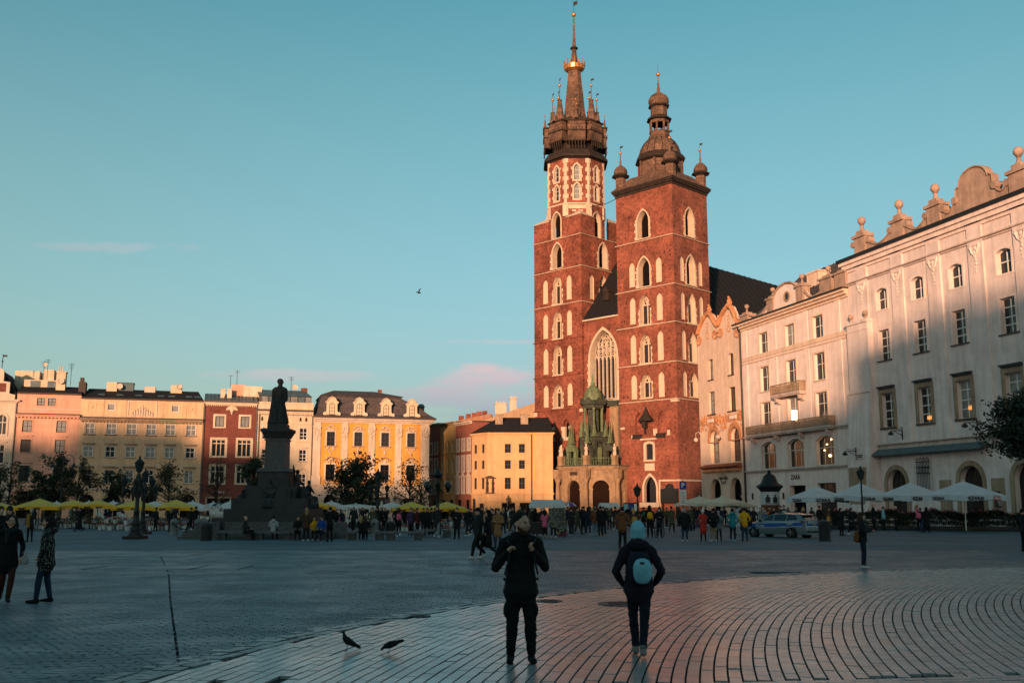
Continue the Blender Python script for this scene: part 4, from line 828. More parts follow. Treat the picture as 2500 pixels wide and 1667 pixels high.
for px_, pz in ((-4.2, 6.2), (-4.6, 7.2), (-3.9, 7.6), (-5.0, 6.7)):
    b = MB(); b.ball((0, 0, 0), .14 if pz < 6.5 else .07, 8, 6); b.build('chandelier', LAMPLIT, zara, True, (A(px_), .30, Z(pz)))
q = R(-30.9); hx_, hy_ = A(-8.62), -.02; b = MB(); lx, ly = -.513, -.858     # casement leaf added and angled to flash the sun at the camera
for u0, u1, z0, z1 in ((0, .06, 0, 1.3), (.64, .7, 0, 1.3), (.06, .64, 0, .06), (.06, .64, 1.24, 1.3)): b.add([(hx_ + lx * u, hy_ + ly * u + o_, Z(9.5) + z) for o_ in (0, .04) for u, z in ((u0, z0), (u1, z0), (u1, z1), (u0, z1))], [(0, 1, 2, 3), (4, 7, 6, 5), (0, 4, 5, 1), (1, 5, 6, 2), (2, 6, 7, 3), (3, 7, 4, 0)])
oc = b.build('added_glint_casement', WHITEF, zara); MB().face(*[(hx_ + lx * u, hy_ + ly * u + .02, Z(9.5) + z) for u, z in ((.05, .05), (.65, .05), (.65, 1.25), (.05, 1.25))]).build('pane', GLASS, oc)
for c in (-17.2, -11.5, -6.9): MB().box(A(c) - .07, A(c) + .07, -.2, -.02, 2.6, 3.3).build('wall_light', IRON, zara)
# ---- narrow ochre house with twin curved gables
hr = house('gabled_house', 'narrow cream house with twin curved gables and orange stucco', 'house', (RRX, RRY, 0), RRR, -28.35, -18.6, 20.0, CREAM, [
    dict(xs=[-25.35, -20.8], w=1.05, z=(15.37, 17.65), arch='s', rev=.4, nz=(.62,), fm=BROWNF, sill=(.14, .12, .1, BLACKF), pm=[GLASSC, GLASS]),
    dict(xs=[-25.35, -20.8], w=1.35, z=(11.6, 14.06), rev=.4, nz=(.62,), fm=BROWNF, sill=(.2, .12, .3, BLACKF), pm=[GLASSC, GLASS]),
    dict(xs=[-25.0, -20.45], w=2.0, z=(6.35, 9.9), arch='r', rev=.6, nx=2, nz=(.32, .66), fm=BROWNF, pm=[GLASSC, GLASS]),
    dict(xs=[-25.1, -20.7], w=2.35, z=(0, 4.7), arch='r', rev=.7, nx=2, nz=(.45,), fm=BLACKF, pm=VOID)], A, Z, 12)
b = MB()
GP = [[(-28.35, 20.0), (-28.35, 20.9), (-28.0, 21.0), (-27.4, 21.7), (-26.7, 22.3), (-26.0, 22.7), (-25.4, 22.8), (-24.8, 22.5), (-24.2, 21.8), (-23.6, 21.2), (-23.4, 21.0), (-23.4, 20.0)],
      [(-23.4, 20.0), (-23.4, 21.0), (-23.1, 21.2), (-22.4, 22.0), (-21.7, 22.5), (-20.9, 22.8), (-20.2, 22.5), (-19.6, 21.6), (-19.0, 20.7), (-18.6, 20.4), (-18.6, 20.0)]]
for g in GP: b.xz([(A(x), Z(z)) for x, z in g], 0, .5)
b.build('gable', CREAM, hr)
for g in GP:
    b = MB(); b.tube([(A(x), -.1, Z(z) - .1) for x, z in g[1:-1]], [.2] + [.34] * (len(g) - 4) + [.2], 6)
    for q, s in ((g[1], 1), (g[-2], -1)):
        for k in range(14): a = k * .55; r = .75 * (1 - k / 16); b.ball((A(q[0]) + s * .75 + s * -r * math.cos(a), -.1, Z(q[1]) - .9 - r * math.sin(a)), .17 - .004 * k, 6, 4)
    b.build('scroll_trim', STUCCO, hr); b = MB(); c = (g[1][0] + g[-2][0]) / 2
    for k in range(6): a = k * math.pi / 3; b.ball((A(c) + .4 * math.cos(a), -.02, Z(20.3) + .4 * math.sin(a)), .16, 6, 4, (1, .4, 1)); b.ball((A(c) + .2 * math.cos(a), -.02, Z(21.3) + .5 * math.sin(a)), .12, 6, 4, (1, .4, 1))
    b.build('rosette', STUCCO, hr)
for c, z in ((-25.4, 22.7), (-20.85, 22.7), (-23.3, 21.1)):
    b = MB(); rg = random.Random(3)
    for k in range(5): b.ball((A(c) + rg.uniform(-.12, .12), .1 + rg.uniform(-.1, .1), Z(z) + .15 + k * .24), .34 - .04 * k, 7, 5)
    for s in (-1, 1): b.tube([(A(c) + s * .2, .1, Z(z)), (A(c) + s * .5, .1, Z(z) + .4), (A(c) + s * .3, .1, Z(z) + .8)], [.16, .14, .05], 5)
    b.build('gable_figure', STUCCO, hr)
b = MB(); rg = random.Random(9)
b.xz([(A(-28.1), Z(10.5)), (A(-18.7), Z(10.5)), (A(-18.7), Z(11.2)), (A(-28.1), Z(11.2))], -.08, .02)
for k in range(90):
    x, z = rg.uniform(-28, -18.8), rg.uniform(9.9, 11.5)
    if any(abs(x - c) < 1.15 and z < 10.1 for c in (-25.0, -20.45)): continue
    b.ball((A(x), -.08, Z(z)), rg.uniform(.12, .3), 6, 4, (1, .45, 1))
for c in (-25.0, -20.45): ring(b, outline(A(c - 1.0), A(c + 1.0), Z(8.6), Z(9.9), 'r'), outline(A(c - 1.35), A(c + 1.35), Z(8.55), Z(10.4), 'r'), -.16, .02, .1)
b.build('stucco_frieze', STUCCO, hr)
for c in (-25.6, -20.6): MB().box(A(c) - .8, A(c) + .8, -.2, .02, Z(10.75), Z(11.1)).build('panel', WARMW, hr)
b = MB(); b.add([(A(-27.4), 0, Z(6.25)), (A(-19.3), 0, Z(6.25)), (A(-19.1), -.8, Z(5.95)), (A(-27.6), -.8, Z(5.95)), (A(-27.4), 0, Z(5.65)), (A(-19.3), 0, Z(5.65)), (A(-19.2), -.7, Z(5.85)), (A(-27.5), -.7, Z(5.85))], [(0, 1, 2, 3), (3, 2, 6, 7), (7, 6, 5, 4), (0, 3, 7, 4), (1, 5, 6, 2)]); b.build('tiled_ledge', plaster('terracotta_tile', (.28, .10, .06), bump=.5), hr)
for k in range(24): MB().box(A(-27.3) + k * .405, A(-27.3) + k * .405 + .2, -.55, .0, Z(5.4), Z(5.68)).build('ledge_bracket', STUCCO, hr)
for c in (-27.9, -22.7):
    b = MB(); b.tube([(A(c), 0, Z(9.4)), (A(c), -.5, Z(9.9)), (A(c), -.9, Z(9.7))], .05, 5); b.tube([(A(c), -.9, Z(9.7)), (A(c), -.9, Z(9.2))], .03, 4); b.ball((A(c), -.9, Z(9.0)), .3, 10, 7); b.build('globe_lamp', GREYTRIM, hr, True)
b = MB(); circ(b, A(-23.25), Z(4.62), .62, .07, 24, -.06, 0); b.build('logo_ring', BLACKF, hr)
lettering('Hard Rock', .52, BLACKF, hr, (A(-23.25), -.05, Z(4.72)), (R(90), 0, 0), bold=.012); lettering('CAFE', .3, BLACKF, hr, (A(-23.25), -.05, Z(4.3)), (R(90), 0, 0))
b = MB(); y0 = .5
b.add([(A(-28.35), .5, Z(20)), (A(-18.6), .5, Z(20)), (A(-18.6), 12, Z(20)), (A(-28.35), 12, Z(20)), (A(-23.4), .5, Z(22)), (A(-23.4), 12, Z(22))], [(0, 4, 5, 3), (1, 2, 5, 4), (2, 3, 5)]); b.build('roof', ROOFDARK, hr)
b = MB()
for c in (-25.1, -20.7): b.box(A(c) - 1.65, A(c) - 1.3, -.1, .3, Z(2.7), Z(2.9)); b.box(A(c) + 1.35, A(c) + 1.65, -.1, .3, Z(2.7), Z(2.9))
b.build('impost', CREAM, hr)
# ================================================================ left-hand row across the square
LR = math.atan2(.279, .960); LP = (-13.72, 167, 0)
PINK = plaster('pink_render', (.55, .31, .22)); YELL = plaster('pale_yellow_render', (.54, .38, .235)); OCHRE = plaster('golden_render', (.58, .285, .06))
BEIGE = plaster('beige_render', (.52, .43, .31)); PALE = plaster('pale_trim', (.50, .42, .33)); REDB = brick_mat('dark_red_brick', (.19, .06, .048), (.15, .048, .04), (.18, .08, .06), bw=.5, bh=.2, blot=.3)
AMBER = plaster('amber_render', (.53, .33, .165)); DARKCORN = plaster('dark_cornice', (.07, .055, .05))
yel_x = [-52.5, -49.4, -46.5, -43.65, -40.85, -37.8]
SL = (.16, .1, .22, STONEB)
yh = house('yellow_house', 'wide pale yellow town house with dark attic cornice and sculpted relief', 'house', LP, LR, -53.95, -36.1, 17.9, YELL, [
    dict(xs=yel_x, w=1.4, z=(12.55, 14.25), rev=.18, nz=(.55,), sill=(.14, .12, .2, BROWNF), pm=GLASSC, sur=(.12, .04, PALE)),
    dict(xs=yel_x, w=1.32, z=(9.1, 10.72), rev=.18, nz=(.58,), sill=SL, pm=[GLASSC, GLASS, GLASSC, GLASSC], sur=(.16, .05, PALE), hood=('flat', .22, .35, STONEB)),
    dict(xs=yel_x, w=1.28, z=(5.2, 7.22), rev=.2, nz=(.62,), sill=SL, pm=[GLASS, GLASS, GLASSC], sur=(.18, .06, YELL), hood=('flat', .3, .4, STONEB)),
    dict(xs=[-49.6, -40.3], w=1.05, z=(16.2, 17.25), rev=.15, nx=1, nz=(), pm=GLASSC, sur=(.12, .05, PALE)),
    dict(xs=[-52.3, -48.6, -43.4, -37.75], w=2.2, z=(0, 3.55), arch='r', rev=.5, fm=BROWNF, pm=VOID)])
x0, x1 = -53.95, -36.1
b = MB(); bands(b, x0, x1, [(14.55, 14.75, .2), (14.75, 14.95, .55)], e0=0, e1=0)
for k in range(36): b.box(x0 + .2 + k * .5, x0 + .4 + k * .5, -.4, 0, 14.4, 14.56)
b.build('cornice', STONEB, yh); b = MB(); b.box(x0, x1, -.62, .02, 14.95, 15.15); b.box(x0, x1, -.35, .1, 17.9, 18.1); b.build('cornice_cap', DARKCORN, yh)
b = MB(); bands(b, x0, x1, [(4.2, 4.42, .18), (7.85, 7.98, .06), (11.4, 11.5, .06)], e0=0, e1=0); b.build('string_course', PALE, yh)
gops = [(c - .66, c + .66, 5.0, 7.95) for c in yel_x] + [(c - .66, c + .66, 8.9, 11.3) for c in yel_x]
rustic(yh, x0, x1, [4.5 + .42 * k for k in range(17)], gops, YELL, .025, .045)
for c in (-53.4, -51.05, -48, -45.1, -42.3, -39.3, -36.7): b = MB(); ring(b, outline(c - .28, c + .28, 12.6, 14.1, 'r'), outline(c - .36, c + .36, 12.5, 14.2, 'r'), -.03, .02); b.build('oval_panel', YELL, yh)
for c in (-52.4, -37.9): b = MB(); ring(b, outline(c - .45, c + .45, 16.1, 17.3), outline(c - .6, c + .6, 15.95, 17.45), -.05, .02); b.ball((c, -.02, 16.7), .28, 8, 5, (1, .5, 1)); b.build('rosette', YELL, yh)
for c in (-51, -47.8, -42.4, -39): b = MB(); b.box(c - .38, c + .38, -.07, .02, 15.25, 17.8); ring(b, outline(c - .16, c + .16, 15.8, 17.2, 'r'), outline(c - .24, c + .24, 15.7, 17.35, 'r'), -.1, .02); b.build('pilaster', YELL, yh)
b = MB(); ring(b, outline(-47.1, -43.15, 15.5, 17.6), outline(-47.3, -42.95, 15.3, 17.8), -.1, .02); rg = random.Random(2)
for k in range(9):
    x = -45.1 + (k - 4) * .36; h = 1.6 - .34 * abs(k - 4) * .8
    b.lathe([(.2, 15.5), (.17, 15.5 + h * .6), (.2, 15.5 + h * .75), (.07, 15.5 + h * .84)], 6, (x, -.04)); b.ball((x, -.05, 15.5 + h * .95), .12, 6, 5)
b.build('relief', PALE, yh)
b = MB(); b.add([(x0, -.3, 18.05), (x1, -.3, 18.05), (x1 - 1, 4, 19.9), (x0 + .5, 4, 19.9), (x0, 12, 18), (x1, 12, 18)], [(0, 1, 2, 3), (3, 2, 5, 4), (0, 3, 4), (1, 5, 2)]); b.build('roof', ROOFDARK, yh)
for c in (-51.3, -48.6, -45.9, -42.6, -41.0, -38.4, -37.1): MB().add([(c - .5, .9, 18.62), (c + .5, .9, 18.62), (c + .5, 1.6, 18.92), (c - .5, 1.6, 18.92)], [(0, 1, 2, 3)]).build('skylight', TINBLUE, yh)
b = MB(); b.box(-50.8, -49.3, 3, 5, 19.2, 20.9); b.build('chimney', BEIGE, yh); b = MB(); b.box(-49.2, -46.9, 3.4, 5.5, 19.3, 20.85); b.box(-49.3, -46.8, 3.3, 5.6, 20.85, 20.95); b.build('roof_cabin', TINBLUE, yh)
b = MB(); b.box(-45.2, -43.6, 3, 5, 19.2, 20.4); b.build('chimney', PALE, yh); MB().box(-41.3, -39.6, 3, 4.6, 19, 20.7).build('chimney', BEIGE, yh)
def dish(h, x, y, z, r=.42): b = MB(); b.M = Matrix.Translation((x, y, z)) @ Matrix.Rotation(R(70), 4, 'X'); b.lathe([(.05, .0), (r * .6, .06), (r, .18), (r, .2), (r * .6, .1)], 12); b.M = None; b.build('satellite_dish', PALE, h)
dish(yh, -48.9, 2.9, 20.2, .5); dish(yh, -40, 2.9, 20.4)
for t_, c in (('PUB', -52.3), ('RESTAURACJA', -48.6), ('DRINK', -43.4), ('RESTAURACJA', -37.75)):
    n = len(t_)
    for k, ch in enumerate(t_):
        a = (k - (n - 1) / 2) * (.25 if n > 6 else .3); lettering(ch, .42, BLACKF, yh, (c + 1.42 * math.sin(a), -.05, 2.45 + 1.42 * math.cos(a)), (R(90), a, 0), depth=.02)
# ---- pink house
ph_ = house('pink_house', 'pink town house with double attic window, second from the left edge', 'house', LP, LR, -62.85, -53.95, 18.4, PINK, [
    dict(xs=[-61.2, -56.5], w=1.35, z=(12.7, 14.47), rev=.18, nz=(.5,), fm=BLACKF, pm=GLASSC, sur=(.16, .05, PINK)),
    dict(xs=[-61.2, -56.5], w=1.4, z=(9.68, 11.6), rev=.18, nz=(.55,), fm=BLACKF, sur=(.16, .05, PINK), hood=('flat', .16, .5, PINK), sill=(.14, .1, .2, PINK), pm=[GLASS, GLASSC]),
    dict(xs=[-61.15, -56.5], w=1.38, z=(5.42, 7.75), rev=.2, nz=(.55,), fm=BLACKF, sur=(.2, .06, PALE), hood=('tri', .3, .45, PINK), sill=SL),
    dict(xs=[-59.55, -58.05], w=1.1, z=(16.68, 17.84), rev=.15, nz=(.5,), fm=BLACKF, pm=GLASSC, sur=(.12, .04, PINK)),
    dict(xs=[-60.5, -57.0], w=2.8, z=(0, 3.9), rev=.6, fm=BROWNF, pm=VOID)])
x0, x1 = -62.85, -53.95
b = MB(); bands(b, x0, x1, [(14.95, 15.15, .2), (15.15, 15.3, .5)], e0=0, e1=0)
for k in range(17): b.box(x0 + .2 + k * .52, x0 + .42 + k * .52, -.36, 0, 14.8, 14.96)
b.build('cornice', PINK, ph_); b = MB(); b.box(x0, x1, -.58, .02, 15.3, 15.48); b.box(x0, x1, -.3, .1, 18.4, 18.6); b.build('cornice_cap', DARKCORN, ph_)
b = MB(); bands(b, x0, x1, [(4.75, 4.95, .15), (16.1, 16.2, .06)], e0=0, e1=0); b.box(x0 + .4, x1 - .4, -.9, 0, 4.05, 4.15); b.build('string_course', PALE, ph_)
for c in (-61.6, -56.3): b = MB(); ring(b, [(c + .42 * math.cos(k * .4), 17.2 + .42 * math.sin(k * .4)) for k in range(16)], [(c + .52 * math.cos(k * .4), 17.2 + .52 * math.sin(k * .4)) for k in range(16)], -.03, .02); b.build('medallion', PINK, ph_); 
b = MB(); b.add([(x0, -.2, 18.55), (x1, -.2, 18.55), (x1, 3.5, 20), (x0, 3.5, 20), (x0, 12, 18.5), (x1, 12, 18.5)], [(0, 1, 2, 3), (3, 2, 5, 4), (0, 3, 4), (1, 5, 2)]); b.build('roof', ROOFDARK, ph_)
b = MB(); b.box(-62.6, -57.6, 3, 7, 19.3, 20.9); b.build('roof_storey', BEIGE, ph_)
for x in (-61, -58.6): MB().box(x - .7, x + .7, 2.95, 3.1, 19.7, 20.75).build('roof_window', TINBLUE, ph_)
b = MB(); b.box(-57.9, -56.6, 1.6, 3, 19.2, 22.0); b.box(-58, -56.5, 1.5, 3.1, 22, 22.15)
for x in (-57.7, -57.4, -57.1): b.tube([(x, 2.2, 22.1), (x, 2.2, 23)], .09, 6)
b.build('chimney', BEIGE, ph_); dish(ph_, -57.2, 1.4, 20.6, .5); b = MB(); b.box(-54.6, -53.6, 1, 3, 18.6, 20.6); b.box(-54.5, -54, 1.5, 2.5, 20.6, 21.3); b.build('chimney', DARKCORN, ph_)
def aerial(h, x, y, z0, z1, n=5):
    b = MB(); b.tube([(x, y, z0), (x, y, z1)], .035, 4)
    for k in range(n): b.tube([(x - .45 + .05 * k, y, z1 - .15 - .22 * k), (x + .45 - .05 * k, y, z1 - .15 - .22 * k)], .02, 4)
    b.build('aerial', IRON, h)
aerial(ph_, -60.1, 4, 20.9, 24); aerial(ph_, -55.9, 2, 20, 23.6); aerial(ph_, -59.6, 4, 20.9, 24.3, 3); dish(ph_, -59.9, 3.8, 23.3, .35)
b = MB(); b.box(-64.5, -61, 6, 12, 19.5, 22.6); b.box(-60.5, -58.9, 6, 9, 20, 22.9); b.build('rear_block', BEIGE, ph_)
# ---- leftmost ornate house
lh = house('ornate_house', 'pinkish ornate house with stepped gable cut by the left edge', 'house', LP, LR, -108, -62.85, 17.2, PALE, [
    dict(xs=[-64.6, -67.2, -70, -74, -78, -83, -88], w=1.2, z=(12.2, 15.2), arch='r', rev=.25, fm=WHITEF, sur=(.25, .1, PALE)), dict(xs=[-64.7, -67.2, -70], w=1.3, z=(8, 10.8), rev=.25, sur=(.2, .08, PALE), hood=('flat', .2, .3, PALE)),
    dict(xs=[-64.7, -67.2, -70], w=1.3, z=(4.6, 6.9), rev=.25), dict(xs=[-65, -69], w=2.4, z=(0, 3.4), arch='r', rev=.5, pm=VOID, fm=BROWNF)])
b = MB(); bands(b, -108, -62.9, [(17.0, 17.2, .2), (17.2, 17.45, .5), (11.4, 11.7, .15), (7.3, 7.5, .12)], e0=0); b.build('cornice', PALE, lh)
b = MB(); b.xz([(-108, 17.4), (-63.2, 17.4), (-63.2, 18.2), (-64, 18.4), (-64, 20.1), (-64.9, 20.2), (-64.9, 21.8), (-66.2, 22.5), (-67.5, 21.8), (-108, 21.8)], 0, .6); b.build('gable', PALE, lh)
MB().box(-65.6, -64.5, -.05, .05, 18.6, 19.9).build('gable_panel', REDB, lh)
b = MB(); b.tube([(-65.3, .3, 22.2), (-65.3, .3, 24.3)], .05, 4); b.ball((-65.3, .3, 23.2), .14); b.box(-65.3, -64.7, .28, .32, 23.9, 24.2); b.build('wind_vane', IRON, lh)
rustic(lh, -76, -62.9, [3.6 + .5 * k for k in range(16)], [(c - .65, c + .65, 4, 12) for c in (-64.7, -67.2, -70)], PALE, .05, .06)
b = MB(); b.box(-76, -62.85, .6, 12, 17.3, 18); b.xy([(-76, .6), (-62.85, .6), (-62.85, 12), (-76, 12)], 18, 22, .6); b.build('roof', ROOFDARK, lh)
MB().tube([(-62.85, -.12, 0), (-62.85, -.12, 17)], .1, 6).build('downpipe', ZINC, lh)
# ---- red brick house
rx0, rx1 = -36.05, -27.85
CW = plaster('creamy_window_stone', (.52, .44, .32))
rh = house('red_brick_house', 'dark red brick town house with cream window frames and eagle crest', 'house', LP, LR, rx0, rx1, 18.0, REDB, [
    dict(xs=[-33.6, -29.75], w=1.35, z=(14.05, 15.75), rev=.2, nx=2, nz=(), fm=BLACKF, pm=GLASSC, sur=(.3, .08, CW)),
    dict(xs=[-33.6, -29.7], w=2.0, z=(9.45, 12.05), rev=.25, nx=3, nz=(.78,), fm=CW, sur=(.32, .1, CW), bar=.14, hood=('flat', .25, .2, CW)),
    dict(xs=[-33.6, -29.7], w=2.0, z=(5.25, 7.9), rev=.25, nx=3, nz=(.7,), fm=CW, sur=(.28, .1, CW), bar=.14, hood=('flat', .2, .2, CW)),
    dict(xs=[-34.2, -32.3], w=1.5, z=(.3, 3.0), rev=.3, fm=BLACKF, pm=VOID, sur=(.25, .08, STONEB)), dict(xs=[-29.4], w=1.6, z=(0, 3.1), arch='r', rev=.4, fm=BLACKF, pm=VOID, sur=(.5, .12, STONEB))])
b = MB(); bands(b, rx0, rx1, [(17.5, 17.7, .1), (17.7, 17.9, .22)], e0=0, e1=0)
for k in range(27): b.box(rx0 + .1 + k * .3, rx0 + .25 + k * .3, -.14, 0, 17.3, 17.5)
b.build('cornice', CW, rh); b = MB(); b.box(rx0, rx1, -.4, .1, 17.95, 18.15); b.build('gutter', ZINC, rh)
b = MB()
for k in range(12): x = rx0 + .5 + k * .6; b.tube([(x, -.02, 16.4), (x + .3, -.02, 16.75), (x + .6, -.02, 16.4)], .06, 4)
b.build('zigzag_band', BRICK_OLD, rh)
b = MB()
for s in (-1, 1):
    for k in range(5): b.ball((-31.8 + s * (.2 + .14 * k), -.1, 17.1 - .1 * k + .12 * (k > 1)), .22 - .02 * k, 6, 5, (1, .5, 1.5))
b.ball((-31.8, -.12, 16.8), .32, 8, 6, (1, .5, 1.4)); b.ball((-31.8, -.14, 17.35), .15, 6, 5); b.tube([(-31.8, -.1, 16.5), (-31.8, -.1, 16.0)], [.25, .1], 6); b.build('eagle_crest', CW, rh)
b = MB(); b.add([(rx0, -.2, 18.1), (rx1, -.2, 18.1), (rx1, 3.5, 19.6), (rx0, 3.5, 19.6), (rx0, 12, 18), (rx1, 12, 18)], [(0, 1, 2, 3), (3, 2, 5, 4), (0, 3, 4), (1, 5, 2)])
for k in range(14): x = rx0 + .3 + k * .6; b.tube([(x, -.15, 18.15), (x, 3.5, 19.65)], .03, 4)
b.build('roof', TINBLUE, rh)
for x in (-33.3, -32.3): b = MB(); b.box(x - .35, x + .35, 1.5, 2.3, 18.5, 20.1); b.box(x - .42, x + .42, 1.4, 2.4, 20.1, 20.2); b.build('chimney', CREAM, rh)
for k in range(5): x = -33 + k * 1.1; b = MB(); b.tube([(x, .3, 18.2), (x, .3, 18.8)], .05, 5); b.ball((x, .3, 18.85), .09, 6, 4); b.build('snow_guard', IRON, rh)
for x in (rx0 + .1, rx1 - .1): MB().tube([(x, -.12, 0), (x, -.12, 17.9)], .1, 6).build('downpipe', ZINC, rh)
lettering('VINTAGE', .5, WHITEF, rh, (-33.4, -.06, 3.9), (R(90), 0, 0))
# ---- beige house behind the statue
bx0, bx1 = -27.85, -19.15
bw_ = [-26.4, -23.5, -20.6]
bh_ = house('beige_house', 'beige town house with roof terrace standing behind the statue', 'house', LP, LR, bx0, bx1, 17.0, BEIGE, [
    dict(xs=bw_, w=1.2, z=(12.25, 14.15), rev=.18, nz=(.6, .3), sur=(.16, .05, PALE)), dict(xs=bw_, w=1.15, z=(8.8, 10.7), rev=.18, nz=(.6, .3), sur=(.16, .05, PALE), hood=('flat', .2, .3, PALE), sill=SL),
    dict(xs=bw_, w=1.2, z=(5.0, 6.87), rev=.2, nz=(.6, .3), sur=(.2, .06, PALE), hood=('arc', .22, .3, PALE)), dict(xs=[-27.1, -25.9, -24.5, -23.2, -21.1, -20.2], w=.4, z=(15.15, 15.85), arch='r', rev=.15, nx=1, nz=(), pm=VOID, fm=STONEB),
    dict(xs=[-26.2, -21], w=2, z=(0, 3.2), rev=.4, fm=BROWNF, pm=VOID)])
b = MB(); bands(b, bx0, bx1, [(16.3, 16.5, .2), (16.5, 16.7, .4), (14.7, 14.85, .12), (11.9, 12.05, .12), (8.3, 8.42, .1), (4.2, 4.4, .15)], e0=0, e1=0)
for k in range(22): b.box(bx0 + .1 + k * .4, bx0 + .3 + k * .4, -.3, 0, 16.12, 16.3)
b.build('cornice', BEIGE, bh_); b = MB(); b.box(bx0, bx1, -.5, .1, 16.7, 17.0); b.build('cornice_cap', DARKCORN, bh_)
b = MB(); b.box(bx0, bx1, -.05, .3, 17.0, 18.15); b.box(bx0, bx1, -.12, .35, 18.0, 18.2); b.build('parapet', BEIGE, bh_)
b = MB(); b.box(bx0 + .2, bx1 - .3, 1.2, 8, 17, 19.3); b.build('roof_storey', DARKSTONE, bh_)
for k in range(7): x = bx0 + .6 + k * 1.16; MB().box(x, x + .95, 1.1, 1.25, 18.2, 19.2).build('roof_window', TINBLUE if k % 2 else GLASSC, bh_)
b = MB(); b.add([(bx0 + .2, .9, 19.3), (bx1 - .2, .9, 19.3), (bx1 - 1.2, 3.5, 20.5), (bx0 - .3, 3.5, 20.5), (bx0, 8, 19), (bx1, 8, 19)], [(0, 1, 2, 3), (3, 2, 5, 4), (0, 3, 4), (1, 5, 2)]); b.build('roof', TINBLUE, bh_)
b = MB(); b.box(bx0 - 2.3, bx0 + .6, 2.5, 6, 18, 20.9); b.build('side_block', CREAM, bh_); b = MB(); b.box(bx0 - 4.2, bx0 - 2, 2.8, 6, 18, 21.1); b.build('side_block', PINK, bh_); dish(bh_, -22, 3, 20.9, .5); aerial(bh_, -22.6, 3, 20.3, 22.8, 3); aerial(bh_, -31.2, 4, 20.9, 23.6, 2); aerial(bh_, -32.2, 4, 20.9, 22.8, 1)
for x in (-29.2, -24.6, -20.4): MB().box(x - .5, x + .5, 3.6, 4.3, 20.3, 21.0).build('chimney', BRICK, bh_)
rustic(bh_, bx0, bx1, [4.6 + .4 * k for k in range(18)], [(c - .62, c + .62, 4.7, 11.7) for c in bw_], BEIGE, .02, .04)
MB().tube([(bx0 + .3, -.12, 0), (bx0 + .3, -.12, 16.5)], .09, 6).build('downpipe', ZINC, bh_); MB().tube([(bx1 - .05, -.14, 0), (bx1 - .05, -.14, 16.2)], .1, 6).build('downpipe', ZINC, bh_)
# ---- golden palace with mansard roof
qx = [-16.22, -11.8, -7.4, -3.1]
pal = house('golden_palace', 'golden yellow palace with mansard roof and four scrolled dormers', 'palace', LP, LR, -19.1, 0, 15.3, OCHRE, [
    dict(xs=qx, w=1.3, z=(11.38, 13.65), rev=.22, nz=(.62, .3), fm=BROWNF, sur=(.22, .08, PALE), hood=('arc', .25, .45, PALE), sill=(.22, .14, .35, STONEB)),
    dict(xs=qx, w=1.4, z=(5.87, 8.42), rev=.22, nz=(.62, .3), fm=BLACKF, pm=VOID, sur=(.26, .1, PALE), hood=('arc', .35, .62, STONEB), sill=(.25, .14, .35, STONEB)),
    dict(xs=[-16.1], w=2.0, z=(0, 3.6), arch='r', rev=.5, fm=BROWNF, pm=VOID, sur=(.4, .12, PALE)), dict(xs=[-11.5, -3.3], w=1.7, z=(.8, 3.0), rev=.3, fm=BLACKF, pm=VOID), dict(xs=[-7.3], w=1.8, z=(.5, 3.2), rev=.3, fm=BROWNF)])
b = MB(); b.box(-19.1, 0, -.12, .02, 0, 4.9); b2 = MB(); wall(b2, -19.1, 0, 0, 4.9, [(-17.15, -15.05, 0, 3.65, 'r', .1), (-12.4, -10.6, .75, 3.05, None, .1), (-4.2, -2.4, .75, 3.05, None, .1), (-8.25, -6.35, .45, 3.25, None, .1)], y=-.08); b2.build('base_storey', PALE, pal)
rustic(pal, -19.1, 0, [.3 + .55 * k for k in range(9)], [(-17.3, -14.9, 0, 3.9), (-12.5, -10.5, .6, 3.2), (-4.3, -2.3, .6, 3.2), (-8.4, -6.2, .3, 3.4)], PALE, .12, .05)
b = MB(); bands(b, -19.1, 0, [(4.9, 5.05, .2), (5.05, 5.2, .32)], e0=0); bands(b, -19.1, 0, [(15.1, 15.35, .2), (15.35, 15.6, .5), (15.6, 15.85, .8)], e0=0); b.build('cornice', PALE, pal)
b = MB(); b.box(-19.1, .95, -.98, 1, 15.85, 16.1); b.build('gutter', DARKCORN, pal)
for c, w in ((-18.45, .62), (-14.0, .52), (-9.6, .52), (-5.2, .52), (-.75, .68)):
    b = MB(); b.box(c - w, c + w, -.15, .02, 5.2, 15.1); b.box(c - w - .1, c + w + .1, -.26, .02, 5.2, 6.6); b.box(c - w - .08, c + w + .08, -.25, .02, 14.3, 14.55); b.build('pilaster', PALE, pal); rg = random.Random(int(-c * 7))
    b = MB()
    for k in range(22): x, z = rg.uniform(-w, w), rg.uniform(12.9, 14.3); b.ball((c + x, -.2, z), rg.uniform(.1, .2), 6, 4, (1, .6, 1))
    for k in range(6): b.ball((c, -.18, 12.8 - k * .3), .16 - .02 * k, 6, 4, (1, .6, 1))
    b.build('capital', PALE, pal)
for c in qx:
    b = MB(); rg = random.Random(int(-c * 3))
    for z0, z1, w, m in ((13.85, 14.4, .55, 0), (8.75, 9.4, .6, 0)):
        for k in range(16): b.ball((c + rg.uniform(-w, w), -.15, rg.uniform(z0, z1)), rg.uniform(.08, .16), 6, 4, (1, .6, 1))
    for k in range(14): u_ = rg.uniform(0, 1); b.ball((c + rg.uniform(-.8, .8) * (1 - u_), -.12, 11.2 - u_ * 1.1), rg.uniform(.1, .17), 6, 4, (1, .6, 1))
    for k in range(10): b.ball((c + rg.uniform(-.7, .7), -.12, 5.75 - rg.uniform(0, .4)), rg.uniform(.1, .16), 6, 4, (1, .6, 1))
    b.build('stucco_ornament', PALE, pal)
b = MB(); rf = [(-19.1, -.95), (.95, -.95), (.95, 13), (-19.1, 13)]
